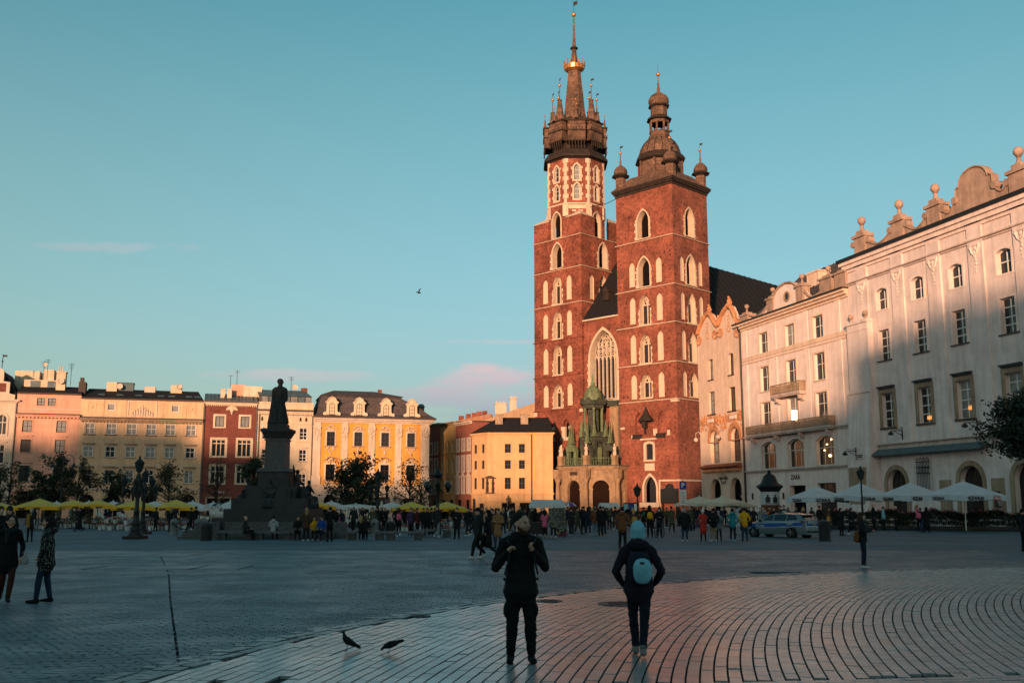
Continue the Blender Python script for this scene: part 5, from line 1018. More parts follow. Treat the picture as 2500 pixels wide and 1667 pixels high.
prf = [(16.1, 0, 0), (16.6, .9, .8), (18.3, 1.6, 3.2), (19.5, 2.3, 5.6), (19.75, 2.0, 5.2), (20.9, 6.0, 9.6)]
V = []
for z, dy, dr_ in prf: V += [(-19.1 + dy * .6, -.95 + dy, z), (.95 - dr_, -.95 + dy, z), (.95 - dr_, 13 - dy, z), (-19.1 + dy * .6, 13 - dy, z)]
b.add(V, [(i * 4 + j, i * 4 + (j + 1) % 4, (i + 1) * 4 + (j + 1) % 4, (i + 1) * 4 + j) for i in range(5) for j in range(4)] + [(20, 21, 22, 23)]); b.build('mansard_roof', SLATE, pal)
DS = plaster('dormer_stucco', (.56, .46, .33))
for c in qx:
    d = MB(); pf = [(-1.35, 16.15), (-1.35, 16.5), (-1.0, 16.7), (-.85, 17.1), (-.85, 18.2), (-1.05, 18.35), (-.7, 18.6), (-.5, 19.0), (0, 19.25), (.5, 19.0), (.7, 18.6), (1.05, 18.35), (.85, 18.2), (.85, 17.1), (1.0, 16.7), (1.35, 16.5), (1.35, 16.15)]
    d.xz([(c + x, z) for x, z in pf], -.5, -.1); d.box(c - .75, c + .75, -.1, 2.2, 16.2, 18.4); o = d.build('dormer', DS, pal)
    e = MB(); e.tube([(c + x, -.55, z) for x, z in pf[4:13]], .1, 5); scroll(e, c - 1.1, 16.5, .3, -.6, -.1); scroll(e, c + 1.1, 16.5, .3, -.6, -.1); e.build('scroll_trim', DS, o)
    e = MB(); e.xz([(c + x, z + 18.4) for x, z in ((-.95, 0), (-.6, .45), (0, .65), (.6, .45), (.95, 0))], -.1, 2.6); e.build('dormer_roof', SLATE, o)
    window(o, c - .45, c + .45, 16.35, 18.25, 'r', -.53, 2, (.6, .3), BROWNF, GLASS if c < -9 else VOID, fw=.08)
b = MB(); b.box(-7.9, -7.3, 5, 6, 20, 21.3); b.build('chimney', BRICK, pal); b = MB(); b.lathe([(.55, 16.2), (.55, 18.2), (.7, 18.3), (.4, 18.8)], 8, (-.9, 3)); b.build('roof_vent', TINBLUE, pal)
# ---- houses along the side street and the amber corner house
def ST(name, label, P, rot, w, zt, m, rows, roofh=.3, rm=ROOFDARK, corn=STONEB, depth=12):
    h = house(name, label, 'house', P, rot, 0, w, zt, m, rows, depth=depth)
    b = MB(); bands(b, 0, w, [(zt - .35, zt - .1, .2), (zt - .1, zt + .12, .5)], e0=0, e1=0); b.build('cornice', corn, h)
    b = MB(); b.add([(0, -.4, zt + .1), (w, -.4, zt + .1), (w, depth / 2, zt + roofh), (0, depth / 2, zt + roofh), (0, depth, zt), (w, depth, zt)], [(0, 1, 2, 3), (3, 2, 5, 4), (0, 3, 4), (1, 5, 2)]); b.build('roof', rm, h); return h
# the street runs from the corner at about (-7, 171) back to the left
c0 = Vector((-6.1, 160.0, 0)); corner_l = c0
am = thing('amber_corner_house', 'amber corner house with hipped roof beside the brick church', 'house', (0, 160, 0), 0)
ops = [(c - .48, c + .48, z0, z1, None, .22) for c in (-.67, 1.57) for z0, z1 in ((10.12, 11.53), (7.59, 8.97), (4.43, 6.23))]
ground = [(-5.1, -3.9, 0, 2.2, None, .3), (-1.6, .5, 0, 2.3, None, .4), (1.2, 3.3, 0, 2.3, None, .4)]
mb = MB(); wall(mb, -3.9, 6.5, 0, 13.4, ops + ground[1:])
MS = Matrix.Translation((-3.9, 0, 0)) @ Matrix.Rotation(R(-55), 4, 'Z') @ Matrix.Translation((-4.6, 0, 0)); mb.M = MS
so2 = [(c - .42, c + .42, z0, z1, None, .22) for c in (1.1, 3.3) for z0, z1 in ((10.12, 11.53), (7.59, 8.97), (4.43, 6.23))] + [(2.2, 3.6, 0, 2.2, None, .3), (.2, 1.2, 0, 3, 'r', .3)]
wall(mb, 0, 4.6, 0, 13.4, so2); mb.M = None; mb.build('wall', AMBER, am)
for o in ops: window(am, *o[:4], None, .15, 2, (.5,), BROWNF, GLASS, sur=(.14, .05, AMBER), sill=(.1, .1, .2, AMBER))
for o in ground[1:]: window(am, *o[:4], None, .3, 2, (), BLACKF, VOID)
for o in so2: window(am, *o[:4], o[4], .15, 2, (.5,), BROWNF, GLASS, M0=MS, rot=MS.to_euler())
b = MB(); bands(b, -3.9, 6.5, [(12.9, 13.1, .1), (13.1, 13.35, .28), (3.6, 3.8, .16), (2.5, 2.62, .2)], e0=0); b.M = MS; bands(b, 0, 4.6, [(12.9, 13.1, .1), (13.1, 13.35, .28), (3.6, 3.8, .16), (6.6, 6.7, .05)], e1=0); b.M = None; b.build('cornice', AMBER, am)
pL = MS @ Vector((-.3, -.3, 0)); b = MB(); b.add([(pL.x, pL.y, 13.35), (-4.0, -.5, 13.35), (6.6, -.5, 13.35), (6.6, 9, 13.35), (-2.2, 3.4, 16.0), (6, 3.4, 16.0), (pL.x, 9, 13.35)], [(0, 1, 4), (1, 2, 5, 4), (2, 3, 5), (0, 4, 6), (6, 4, 5, 3)]); b.build('roof', ROOFDARK, am)
for x in (-2.1, 2.0): b = MB(); b.box(x - .6, x + .6, 1.6, 3.2, 14.4, 16.3); b.box(x - .68, x + .68, 1.5, 3.3, 16.3, 16.45); b.build('chimney', STONEB, am)
MB().tube([(3.1, -.15, 0), (3.1, -.15, 13.2)], .1, 6).build('downpipe', IRON, am)
b = MB(); 
for s in (-1, 1): b.lathe([(.16, 3.9), (.2, 4.5), (.14, 5), (.22, 5.4), (.1, 5.7), (.14, 5.85), (.05, 6.05)], 7, (-3.5 + s * .45, -.35))
b.box(-4.3, -2.7, -.8, .1, 6.1, 6.22); b.xy([(-4.3, -.8), (-2.7, -.8), (-2.7, .1), (-4.3, .1)], 6.22, 6.5, .3); b.box(-4.2, -2.8, -.6, .1, 3.75, 3.9); b.build('statue_canopy', BROWNF, am)
d_ = Vector((-.46, .89)); nrm = math.atan2(-d_.y, -d_.x)   # street houses: facade x axis points back towards the square
P0 = MS @ Vector((0, 0, 0)); P0 = Vector((P0.x, P0.y + 160))
def stp(t): return (P0.x + d_.x * t, P0.y + d_.y * t, 0)
R2 = [(10.8, 12.6), (7.4, 9.8), (3.9, 6.3)]
SB = plaster('salmon_street_render', (.24, .085, .06)); OL = plaster('olive_street_render', (.32, .22, .09)); RD = plaster('dark_red_street_render', (.24, .075, .055))
ST('salmon_street_house', 'narrow brick red street house next to the amber corner house', stp(6.5), nrm, 6.5, 15.4, SB, [dict(xs=[1.1, 3.25, 5.4], w=.9, z=q, rev=.2, sur=(.3, .08, PALE), pm=GLASSC, hood=('tri', .2, .3, PALE) if q[0] < 4 else None) for q in R2] + [dict(xs=[1.6, 4.8], w=1.8, z=(0, 2.8), rev=.4, pm=VOID, fm=BLACKF)], corn=PALE)
ST('olive_street_house', 'olive yellow street house with arched windows between two red ones', stp(13), nrm, 6.5, 15.8, OL, [dict(xs=[1.2, 3.3, 5.4], w=1.0, z=q, arch='r' if q[0] == 7.4 else None, rev=.2, sur=(.3, .08, OL), fm=WHITEF, hood=('tri', .2, .3, STONEB) if q[0] < 4 else None) for q in R2] + [dict(xs=[1.6, 4.8], w=2, z=(0, 2.8), rev=.4, pm=VOID, fm=BLACKF)])
ST('dark_red_street_house', 'dark red street house with white frieze beside the golden palace', stp(24), nrm, 11, 16.0, RD, [dict(xs=[4.6, 7, 9.4], w=1.1, z=q, rev=.2, sur=(.3, .08, PALE), fm=WHITEF) for q in R2] + [dict(xs=[4.6, 8.6], w=2, z=(0, 2.8), rev=.4, pm=VOID, fm=BLACKF)])
fw = thing('firewall_house', 'tall pale rear house with sloping roofline and chimneys behind amber roof', 'house', (-7.6, 178, 0), 0)
b = MB(); b.xz([(0, 0), (16, 0), (16, 20.2), (12, 20.0), (5.5, 17.8), (0, 15.8)], 0, 14); b.build('wall', plaster('pale_firewall', (.36, .25, .155), streak=.35), fw)
for x0, x1, z0, z1 in ((4.6, 6.6, 17, 19.8), (7.2, 8.4, 17.5, 20.7), (12.6, 14, 19, 20.9)):
    b = MB(); b.box(x0, x1, .5, 2.5, z0, z1); b.box(x0 - .1, x1 + .1, .4, 2.6, z1, z1 + .15)
    for k in range(3): b.box(x0 + .15 + k * (x1 - x0) / 3, x0 + .35 + k * (x1 - x0) / 3, 1, 1.3, z1 + .15, z1 + .5)
    b.build('chimney', PALE, fw)
rr_ = thing('rear_row_house', 'long brownish rear house whose stepped roof runs down the side street', 'house', (-20, 200, 0), 0)
b = MB(); b.xz([(2, 0), (16, 0), (16, 20), (11, 19), (6.6, 17.9), (2, 17)], 0, 12); b.build('wall', plaster('brown_firewall', (.30, .16, .10)), rr_)
for x, z in ((14.5, 20.6), (12.4, 20.2), (11.2, 20.0), (9.8, 19.6), (13.4, 20.5)): MB().box(x - .5, x + .5, 1, 2.2, 17, z).build('chimney', BRICK, rr_)
# ================================================================ ground, paving
def tone_mat(name, lo, hi, rough, bump=.25, dirt=.35, spec=.5, blot=.5, rv=.12):
    m = bpy.data.materials.new(name); m.use_nodes = True; t = m.node_tree; p = t.nodes['Principled BSDF']; L = t.links.new
    p.inputs['Specular IOR Level'].default_value = spec
    a = N(t, 'ShaderNodeAttribute', attribute_name='tone'); r = N(t, 'ShaderNodeValToRGB'); r.color_ramp.elements[0].color = tuple(lo) + (1,); r.color_ramp.elements[1].color = tuple(hi) + (1,)
    L(a.outputs['Fac'], r.inputs[0]); g = N(t, 'ShaderNodeNewGeometry'); n = N(t, 'ShaderNodeTexNoise'); setv(n, Scale=.55, Detail=6.0, Roughness=.6); L(g.outputs['Position'], n.inputs['Vector'])
    q = N(t, 'ShaderNodeMapRange'); setv(q, From_Min=.35, From_Max=.7, To_Min=1.0, To_Max=1 - blot); L(n.outputs['Fac'], q.inputs[0])
    n2 = N(t, 'ShaderNodeTexNoise'); setv(n2, Scale=38.0, Detail=3.0); L(g.outputs['Position'], n2.inputs['Vector'])
    q2 = N(t, 'ShaderNodeMapRange'); setv(q2, From_Min=.35, From_Max=.7, To_Min=1.1, To_Max=1 - dirt); L(n2.outputs['Fac'], q2.inputs[0])
    k = N(t, 'ShaderNodeMath', operation='MULTIPLY'); L(q.outputs[0], k.inputs[0]); L(q2.outputs[0], k.inputs[1])
    x = N(t, 'ShaderNodeMix', data_type='RGBA', blend_type='MULTIPLY'); x.inputs['Factor'].default_value = 1; L(r.outputs[0], x.inputs['A']); L(k.outputs[0], x.inputs['B']); L(x.outputs['Result'], p.inputs['Base Color'])
    rr2 = N(t, 'ShaderNodeMapRange'); setv(rr2, From_Min=.3, From_Max=.7, To_Min=rough - rv, To_Max=rough + rv); L(n.outputs['Fac'], rr2.inputs[0]); L(rr2.outputs[0], p.inputs['Roughness'])
    b = N(t, 'ShaderNodeBump'); setv(b, Strength=bump, Distance=.004); L(n2.outputs['Fac'], b.inputs['Height']); L(b.outputs[0], p.inputs['Normal']); return m
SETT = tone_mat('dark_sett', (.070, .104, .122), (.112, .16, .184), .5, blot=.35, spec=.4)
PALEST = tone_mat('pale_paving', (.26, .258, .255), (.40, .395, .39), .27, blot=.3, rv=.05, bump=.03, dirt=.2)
SLABM = tone_mat('slab_paving', (.10, .115, .12), (.14, .155, .16), .5)
def far_mat():
    m = bpy.data.materials.new('far_paving'); m.use_nodes = True; t = m.node_tree; p = t.nodes['Principled BSDF']; L = t.links.new
    g = N(t, 'ShaderNodeNewGeometry'); b = N(t, 'ShaderNodeTexBrick'); setv(b, Scale=1.0, Mortar_Size=.012, Brick_Width=.30, Row_Height=.22); L(g.outputs['Position'], b.inputs['Vector'])
    b.inputs['Color1'].default_value = (.10, .14, .16, 1); b.inputs['Color2'].default_value = (.082, .115, .135, 1); b.inputs['Mortar'].default_value = (.03, .036, .04, 1)
    n = N(t, 'ShaderNodeTexNoise'); setv(n, Scale=.22, Detail=7.0, Roughness=.65); L(g.outputs['Position'], n.inputs['Vector'])
    q = N(t, 'ShaderNodeMapRange'); setv(q, From_Min=.35, From_Max=.68, To_Min=1.25, To_Max=.65); L(n.outputs['Fac'], q.inputs[0])
    x = N(t, 'ShaderNodeMix', data_type='RGBA', blend_type='MULTIPLY'); x.inputs['Factor'].default_value = 1; L(b.outputs['Color'], x.inputs['A']); L(q.outputs[0], x.inputs['B']); L(x.outputs['Result'], p.inputs['Base Color'])
    p.inputs['Roughness'].default_value = .75; p.inputs['Specular IOR Level'].default_value = .25; bu = N(t, 'ShaderNodeBump'); setv(bu, Strength=.6, Distance=.01); bu.invert = True; L(b.outputs['Fac'], bu.inputs['Height']); L(bu.outputs[0], p.inputs['Normal']); return m
JOINT = mat('paving_joint', (.008, .009, .01), rough=.95, var=.2, bump=0)
tag(MB().face((-900, -900, -.03), (900, -900, -.03), (900, 900, -.03), (-900, 900, -.03)).build('ground', JOINT), kind='structure')
Y_FAR = 44.0
FARM = far_mat()
fp = MB(); fp.face((-400, Y_FAR, -.004), (400, Y_FAR, -.004), (400, 420, -.004), (-400, 420, -.004)); fp.face((-400, -300, -.004), (400, -300, -.004), (400, 5, -.004), (-400, 5, -.004))
fp.face((-400, 5, -.004), (-26, 5, -.004), (-26, Y_FAR, -.004), (-400, Y_FAR, -.004)); fp.face((30, 5, -.004), (400, 5, -.004), (400, Y_FAR, -.004), (30, Y_FAR, -.004))
tag(fp.build('square', FARM), kind='structure')
rng = np.random.default_rng(4)
def stone_mesh(name, Q, top, tone, m, bev=.002, z0=-.03):
    """Q: n x 4 x 2 corner outlines (counter-clockwise); one mesh of slightly chamfered setts"""
    n = len(Q); c = Q.mean(1, keepdims=True); d = Q - c; ln = np.linalg.norm(d, axis=2, keepdims=True); I = Q - d / ln * bev * 1.6
    V = np.zeros((n, 12, 3)); V[:, 0:4, :2] = I; V[:, 0:4, 2] = top[:, None] if top.ndim == 1 else top; V[:, 4:8, :2] = Q; V[:, 4:8, 2] = V[:, 0:4, 2] - bev; V[:, 8:12, :2] = Q; V[:, 8:12, 2] = z0
    F = [[0, 1, 2, 3]] + [[4 + i, 4 + (i + 1) % 4, (i + 1) % 4, i] for i in range(4)] + [[8 + i, 8 + (i + 1) % 4, 4 + (i + 1) % 4, 4 + i] for i in range(4)]
    F = (np.array(F)[None] + 12 * np.arange(n)[:, None, None]).reshape(-1, 4)
    me = bpy.data.meshes.new(name); me.vertices.add(12 * n); me.vertices.foreach_set('co', V.ravel()); me.loops.add(F.size); me.loops.foreach_set('vertex_index', F.ravel().astype(np.int32))
    me.polygons.add(len(F)); me.polygons.foreach_set('loop_start', np.arange(0, F.size, 4, dtype=np.int32)); me.polygons.foreach_set('loop_total', np.full(len(F), 4, np.int32))
    at_ = me.attributes.new('tone', 'FLOAT', 'POINT'); at_.data.foreach_set('value', np.repeat(tone, 12).astype(np.float32)); me.materials.append(m); me.update(calc_edges=True); me.shade_flat(); return me
def pave(name, piece, Q, m, jit=.004, near=300, z=0.0, bev=.002):
    """nearest setts are objects of their own, the rest one joined part; returns the parent"""
    n = len(Q); tone = np.clip(rng.normal(.5, .22, n), 0, 1); top = z + rng.normal(0, jit, (n, 1)) + rng.normal(0, jit * .16, (n, 4)); c = Q.mean(1)
    vis = (np.abs(c[:, 0] / c[:, 1]) < .515) & (c[:, 1] > 10.95); key = np.where(vis, c[:, 1], 1e6); order = np.argsort(key, kind='stable'); ni, fi = order[:near], order[near:]
    P = tag(put(bpy.data.objects.new(name, None)), kind='structure'); tag(inst(piece + '_field', stone_mesh(piece + '_field', Q[fi], top[fi], tone[fi], m, bev), P), kind='stuff')
    for i in ni: inst(piece, stone_mesh(piece, Q[i:i + 1] - c[i], top[i:i + 1], tone[i:i + 1], m, bev), P, (c[i][0], c[i][1], 0))
    return P
EC, ER = np.array([22.92, 5.65]), 28.1
def inside(p): return np.linalg.norm(p - EC, axis=-1) < ER
LB0, LB1 = np.array([1.55, 11.42]), np.array([6.1, 12.05]); LBD = (LB1 - LB0) / np.linalg.norm(LB1 - LB0); LBN = np.array([-LBD[1], LBD[0]])
def beyond_band(p): return (p - LB0) @ LBN
# concentric rows of the pale circle
RC = np.array([44., 4.]); Q = []
for r in np.arange(20.0, 53.0, .158):
    L_ = .37; na = int(1.6 * r / L_); a0 = rng.uniform(0, L_ / r)
    e = np.cumsum(rng.uniform(.28, .38, na)); e = a0 + e / r; th = math.pi * .5 + e
    a, b2 = th[:-1] + .002 / r, th[1:] - .002 / r; r0, r1 = r + .012, r + .158 - .010
    Q.append(np.stack([np.stack([RC[0] + R_ * np.cos(x), RC[1] + R_ * np.sin(x)], 1) for R_, x in ((r0, a), (r1, a), (r1, b2), (r0, b2))], 1)[:, ::-1])
Q = np.concatenate(Q); c = Q.mean(1)
ok = (np.linalg.norm(c - EC, axis=1) < ER - .50) & (beyond_band(c) > .06) & (np.abs(c[:, 0]) < c[:, 1] * .60 + 3) & (c[:, 1] > 8.6) & (c[:, 1] < 40)
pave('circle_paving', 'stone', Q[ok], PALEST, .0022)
# running-bond band across the foot of the picture
Q = []
for k in range(1, 26):
    v0 = -.155 * k; x = rng.uniform(-.3, 0) - 8
    while x < 12:
        w = rng.uniform(.27, .33); q = np.array([[x + .006, v0 + .010], [x + w - .006, v0 + .010], [x + w - .006, v0 + .145], [x + .006, v0 + .145]]); Q.append(LB0 + q[:, :1] * LBD + q[:, 1:] * LBN); x += w
Q = np.array(Q); c = Q.mean(1); ok = (np.linalg.norm(c - EC, axis=1) < ER - .5) & (c[:, 1] > 8.4) & (np.abs(c[:, 0]) < c[:, 1] * .6 + 3)
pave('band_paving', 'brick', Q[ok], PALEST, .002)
# pale irregular border stones along the edge of the circle
Q = []
for r, L_ in ((ER - .49, .3), (ER - .27, .26), (ER - .07, .2)):
    a = R(60)
    while a < R(200):
        w = rng.uniform(.6, 1.3) * L_ / r; dr_ = rng.uniform(-.03, .03, 4); q = [(r + .02 + dr_[0], a + .01 / r), (r + .02 + dr_[1], a + w - .01 / r), (r + .19 + dr_[2], a + w - .012 / r), (r + .19 + dr_[3], a + .012 / r)]
        if r < ER - .1 or rng.random() < .45: Q.append([(EC[0] + x * math.cos(y), EC[1] + x * math.sin(y)) for x, y in q][::-1])
        a += w
Q = np.array(Q); Q = Q[:, ::-1] if np.cross(Q[0, 1] - Q[0, 0], Q[0, 2] - Q[0, 1]) < 0 else Q; c = Q.mean(1); ok = (c[:, 1] > 8.4) & (np.abs(c[:, 0]) < c[:, 1] * .6 + 3)
BORD = tone_mat('border_stone', (.11, .12, .125), (.30, .30, .29), .42)
pave('border_paving', 'stone', Q[ok], BORD, .004, 200, .009)
# dark setts of the square, slabs and drain line
BANDS = [(29.4, 30.0), (42.6, 43.4)]
SLABS = [(-19.0, -12.6, 39.3, 42.5), (-13.0, -9.9, 31.2, 33.2), (-9.8, -8.4, 31.2, 33.2)]
def drain_x(y): return np.interp(y, [12.9, 21.3, 29.8, 38.5, 60], [-4.13, -7.06, -9.97, -13.2, -20.8])
Q = []
for k, y in enumerate(np.arange(8.4, Y_FAR, .125)):
    xs = np.arange(-26, 30, .172) + (k % 2) * .086 + rng.uniform(-.015, .015)
    w = rng.uniform(-.012, .012, len(xs)); Q.append(np.stack([np.stack([xs + .006 + w, np.full_like(xs, y + .005)], 1), np.stack([xs + .166 - w, np.full_like(xs, y + .005)], 1), np.stack([xs + .165 - w, np.full_like(xs, y + .119)], 1), np.stack([xs + .007 + w, np.full_like(xs, y + .119)], 1)], 1))
Q = np.concatenate(Q); dx = drain_x(Q[:, :, 1].mean(1)); hit = (Q[:, :, 0].min(1) < dx) & (Q[:, :, 0].max(1) > dx); QL, QR_ = Q[hit].copy(), Q[hit].copy(); dl = drain_x(QL[:, :, 1])
QL[:, :, 0] = np.minimum(QL[:, :, 0], dl - .022); QR_[:, :, 0] = np.maximum(QR_[:, :, 0], dl + .022); QL = QL[np.ptp(QL[:, :, 0], axis=1) > .03]; QR_ = QR_[np.ptp(QR_[:, :, 0], axis=1) > .03]; Q = np.concatenate([Q[~hit], QL, QR_]); c = Q.mean(1)
ok = (np.linalg.norm(c - EC, axis=1) > ER - .13) & (np.abs(c[:, 0]) < c[:, 1] * .58 + 2.2)
for y0, y1 in BANDS: ok &= ~((c[:, 1] > y0 - .1) & (c[:, 1] < y1 + .1))
for x0, x1, y0, y1 in SLABS: ok &= ~((c[:, 0] > x0 - .1) & (c[:, 0] < x1 + .1) & (c[:, 1] > y0 - .1) & (c[:, 1] < y1 + .1))
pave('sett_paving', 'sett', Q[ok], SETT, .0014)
Q = []
for y0, y1 in BANDS:
    x = -26.0
    while x < 26:
        w = rng.uniform(.7, 1.2)
        if np.hypot(x + w / 2 - EC[0], y0 + .3 - EC[1]) > ER + .7: Q.append([(x + .01, y0), (x + w - .01, y0), (x + w - .01, y1), (x + .01, y1)])
        x += w
for x0, x1, y0, y1 in SLABS:
    n = max(1, int((x1 - x0) / 1.45)); s = (x1 - x0) / n
    for k in range(n): Q.append([(x0 + s * k + .02, y0), (x0 + s * (k + 1) - .02, y0), (x0 + s * (k + 1) - .02, y1), (x0 + s * k + .02, y1)])
pave('slab_band', 'slab', np.array(Q, float), SLABM, .003, 200)
# rings of darker stone round the monument, drain covers
def disc(name, x, y, r, z, m, lab, cat='manhole cover'):
    b = MB(); b.lathe([(r, z - .03), (r, z), (r * .93, z + .004), (r * .9, z)], 24, (x, y))
    for k in range(6): b.box(x - r * .6, x + r * .6, y - r * .6 + k * r * .22, y - r * .6 + k * r * .22 + r * .1, z - .01, z + .006)
    o = b.build(name, m); return tag(o, lab, cat) if lab else o
disc('manhole_cover', 2.2, 20.4, .5, .012, IRON, 'dark round manhole cover in the pale paving behind the woman in the blue beanie')
disc('manhole_cover', .75, 21.0, .28, .012, IRON, 'small dark drain cover by the paving edge right of the bearded man')
disc('manhole_cover', -1.65, 18.2, .22, .012, IRON, 'small dark drain cover at the paving edge above the pigeons')
# ================================================================ unseen houses added behind the viewpoint, heights shaped to cast the long shadow
dX, qX = Vector((math.sin(R(SUN_AZ)), math.cos(R(SUN_AZ)), 0)), Vector((math.cos(R(SUN_AZ)), -math.sin(R(SUN_AZ)), 0))
OCC = [(-160, -112, 26, 1.0, PINK, 'pink'), (-112, -104, 27.4, .4, YELL, 'pale yellow'), (-104, -88, 29, 1.4, BEIGE, 'beige'), (-88, -74, 27.2, .8, CREAM, 'cream'), (-74, -57.5, 23.0, .6, OCHRE, 'golden'), (-57.5, -50.5, 33.5, .6, PINK, 'slender pink'), (-50.5, -36, 20.8, .6, GREYR, 'grey'),
       (-36, -14, 19.4, .8, YELL, 'straw coloured'), (-14, -5, 24.0, .6, BEIGE, 'sand coloured'), (-5, 6.6, 26.4, .5, WARMW, 'white'), (6.6, 30, 31.2, .8, GREYR, 'tall grey'), (30, 90, 33, 1, CREAM, 'broad cream')]
for q0, q1, zt, rf_, m, cn_ in OCC:
    base = dX * -60 + qX * q1; h = thing('added_shadow_house', f'{cn_} unseen house added behind the viewpoint for its shadow', 'house', base, math.atan2(-qX.y, -qX.x), 'shadow houses added behind the viewpoint')
    w = q1 - q0; n = max(2, int(w / 4)); b = MB(); ops = [(w * (k + .5) / n - .7, w * (k + .5) / n + .7, z, z + 2.2, None, .25) for k in range(n) for z in (5, 9, 13, 17) if z + 3 < zt]
    wall(b, 0, w, 0, zt, ops); b.face((0, 0, 0), (0, 12, 0), (0, 12, zt), (0, 0, zt)); b.face((w, 0, 0), (w, 12, 0), (w, 12, zt), (w, 0, zt)); b.face((0, 12, 0), (w, 12, 0), (w, 12, zt), (0, 12, zt)); b.face((0, .25, 4), (w, .25, 4), (w, .25, zt - 1), (0, .25, zt - 1)); b.build('wall', m, h)
    b = MB(); b.add([(0, 0, zt), (w, 0, zt), (w, 12, zt), (0, 12, zt), (w * .12, 5, zt + rf_ * 1.6), (w * .88, 5, zt + rf_ * 1.6)], [(0, 1, 5, 4), (1, 2, 5), (2, 3, 4, 5), (3, 0, 4)]); b.build('roof', ROOFDARK, h)
    rg = random.Random(int(w * 10 + 3))
    for k in range(max(1, int(w / 6))): x = rg.uniform(1, w - 2); MB().box(x, x + rg.uniform(.8, 1.6), 4, 5.2, zt, zt + rg.uniform(1.2, 2.6)).build('chimney', BRICK, h)
# ================================================================ people
def gY(py):
    cyy = (833.5 - py) / 2447; th = R(9.26); return EYE * (math.cos(th) - cyy * math.sin(th)) / -(math.sin(th) + cyy * math.cos(th))
def gp(px, py=None, Y=None):
    Y = gY(py) if Y is None else Y; return Vector((Y * (px - 1250) / 2484, Y, 0))
def cloth(name, c, rough=.85): return mat('cloth_' + name, c, rough=rough, var=.22, scale=5, bump=.25, bscale=14, spec=.2)
SKIN = mat('skin', (.50, .265, .185), rough=.55, var=.08, scale=6, bump=0)
class Body:
    """overlapping rounded limbs, fused by a voxel remesh into one continuous skin; every limb carries a material label"""
    def __init__(s): s.mb = MB(); s.seg = []
    def limb(s, pts, rs, lab, n=10, sq=None, side=(1, 0, 0)):
        pts = [Vector(p) for p in pts]; sd_ = Vector(side); vs = []; fs = []
        sq = sq or [1] * len(pts); P = []; Rr = []; Sq = []
        d0 = (pts[1] - pts[0]).normalized(); d1 = (pts[-1] - pts[-2]).normalized()
        for f, g in ((.96, .3), (.7, .72)): P.append(pts[0] - d0 * rs[0] * f * .85); Rr.append(rs[0] * g); Sq.append(sq[0])
        for p, r, q in zip(pts, rs, sq): P.append(p); Rr.append(r); Sq.append(q)
        for f, g in ((.7, .72), (.96, .3)): P.append(pts[-1] + d1 * rs[-1] * f * .85); Rr.append(rs[-1] * g); Sq.append(sq[-1])
        for i, p in enumerate(P):
            t = (P[min(i + 1, len(P) - 1)] - P[max(i - 1, 0)]).normalized(); a = (sd_ - t * sd_.dot(t))
            a = a.normalized() if a.length > .1 else t.orthogonal().normalized(); b = t.cross(a)
            vs += [tuple(p + Rr[i] * (math.cos(2 * math.pi * k / n) * a + Sq[i] * math.sin(2 * math.pi * k / n) * b)) for k in range(n)]
        m = len(P); fs = [(i * n + k, i * n + (k + 1) % n, (i + 1) * n + (k + 1) % n, (i + 1) * n + k) for i in range(m - 1) for k in range(n)] + [tuple(range(n - 1, -1, -1)), tuple(range((m - 1) * n, m * n))]
        s.mb.add(vs, fs)
        for i in range(len(pts) - 1): s.seg.append((pts[i], pts[i + 1], rs[i], rs[i + 1], lab, min(sq[i], sq[i + 1])))
    def ball(s, c, r, lab, sq=(1, 1, 1)):
        s.mb.ball(c, r, 12, 8, sq); c = Vector(c); s.seg.append((c, c + Vector((0, 0, 1e-4)), r * (sq[0] + sq[2]) / 2, r * (sq[0] + sq[2]) / 2, lab, 1))
    def mesh(s, name, mats, voxel=.028, smooth=2, wr=0.0):
        me = s.mb.mesh('tmp', SKIN); o = bpy.data.objects.new('tmp', me); COL.objects.link(o)
        m = o.modifiers.new('r', 'REMESH'); m.mode = 'VOXEL'; m.voxel_size = voxel
        m2 = o.modifiers.new('s', 'SMOOTH'); m2.iterations = smooth; m2.factor = .5
        dg = bpy.context.evaluated_depsgraph_get(); r = bpy.data.meshes.new_from_object(o.evaluated_get(dg)); bpy.data.objects.remove(o); bpy.data.meshes.remove(me); r.name = name
        nf = len(r.polygons); c = np.zeros(nf * 3); r.polygons.foreach_get('center', c); c = c.reshape(-1, 3); best = np.full(nf, 1e9); lab = np.zeros(nf, np.int32)
        for a, b, ra, rb, l, q in s.seg:
            a, b = np.array(a), np.array(b); ab = b - a; t = np.clip(((c - a) @ ab) / max(ab @ ab, 1e-9), 0, 1); d = np.linalg.norm(c - a - t[:, None] * ab, axis=1) / (ra + (rb - ra) * t); k = d < best; best[k] = d[k]; lab[k] = l
        if wr:
            nv = len(r.vertices); v = np.zeros(nv * 3); r.vertices.foreach_get('co', v); v = v.reshape(-1, 3); nn = np.zeros(nv * 3); r.vertices.foreach_get('normal', nn); nn = nn.reshape(-1, 3)
            vl = np.zeros(nv); L_ = np.zeros(len(r.loops), np.int32); r.loops.foreach_get('vertex_index', L_); vl[L_.reshape(-1, 4)] = (lab[:, None] == 1) | (lab[:, None] == 2)
            f = np.sin(v[:, 2] * 38 + 5 * np.sin(v[:, 0] * 13 + v[:, 2] * 9)) * np.sin(v[:, 0] * 21 + v[:, 1] * 17 + 3 * np.sin(v[:, 2] * 14)); v += nn * (wr * f * vl)[:, None]; r.vertices.foreach_set('co', v.ravel())
        r.materials.clear()
        for x in mats: r.materials.append(x)
        r.polygons.foreach_set('material_index', lab); r.polygons.foreach_set('use_smooth', [True] * nf); r.update(); return r
def V3(*a): return Vector(a)
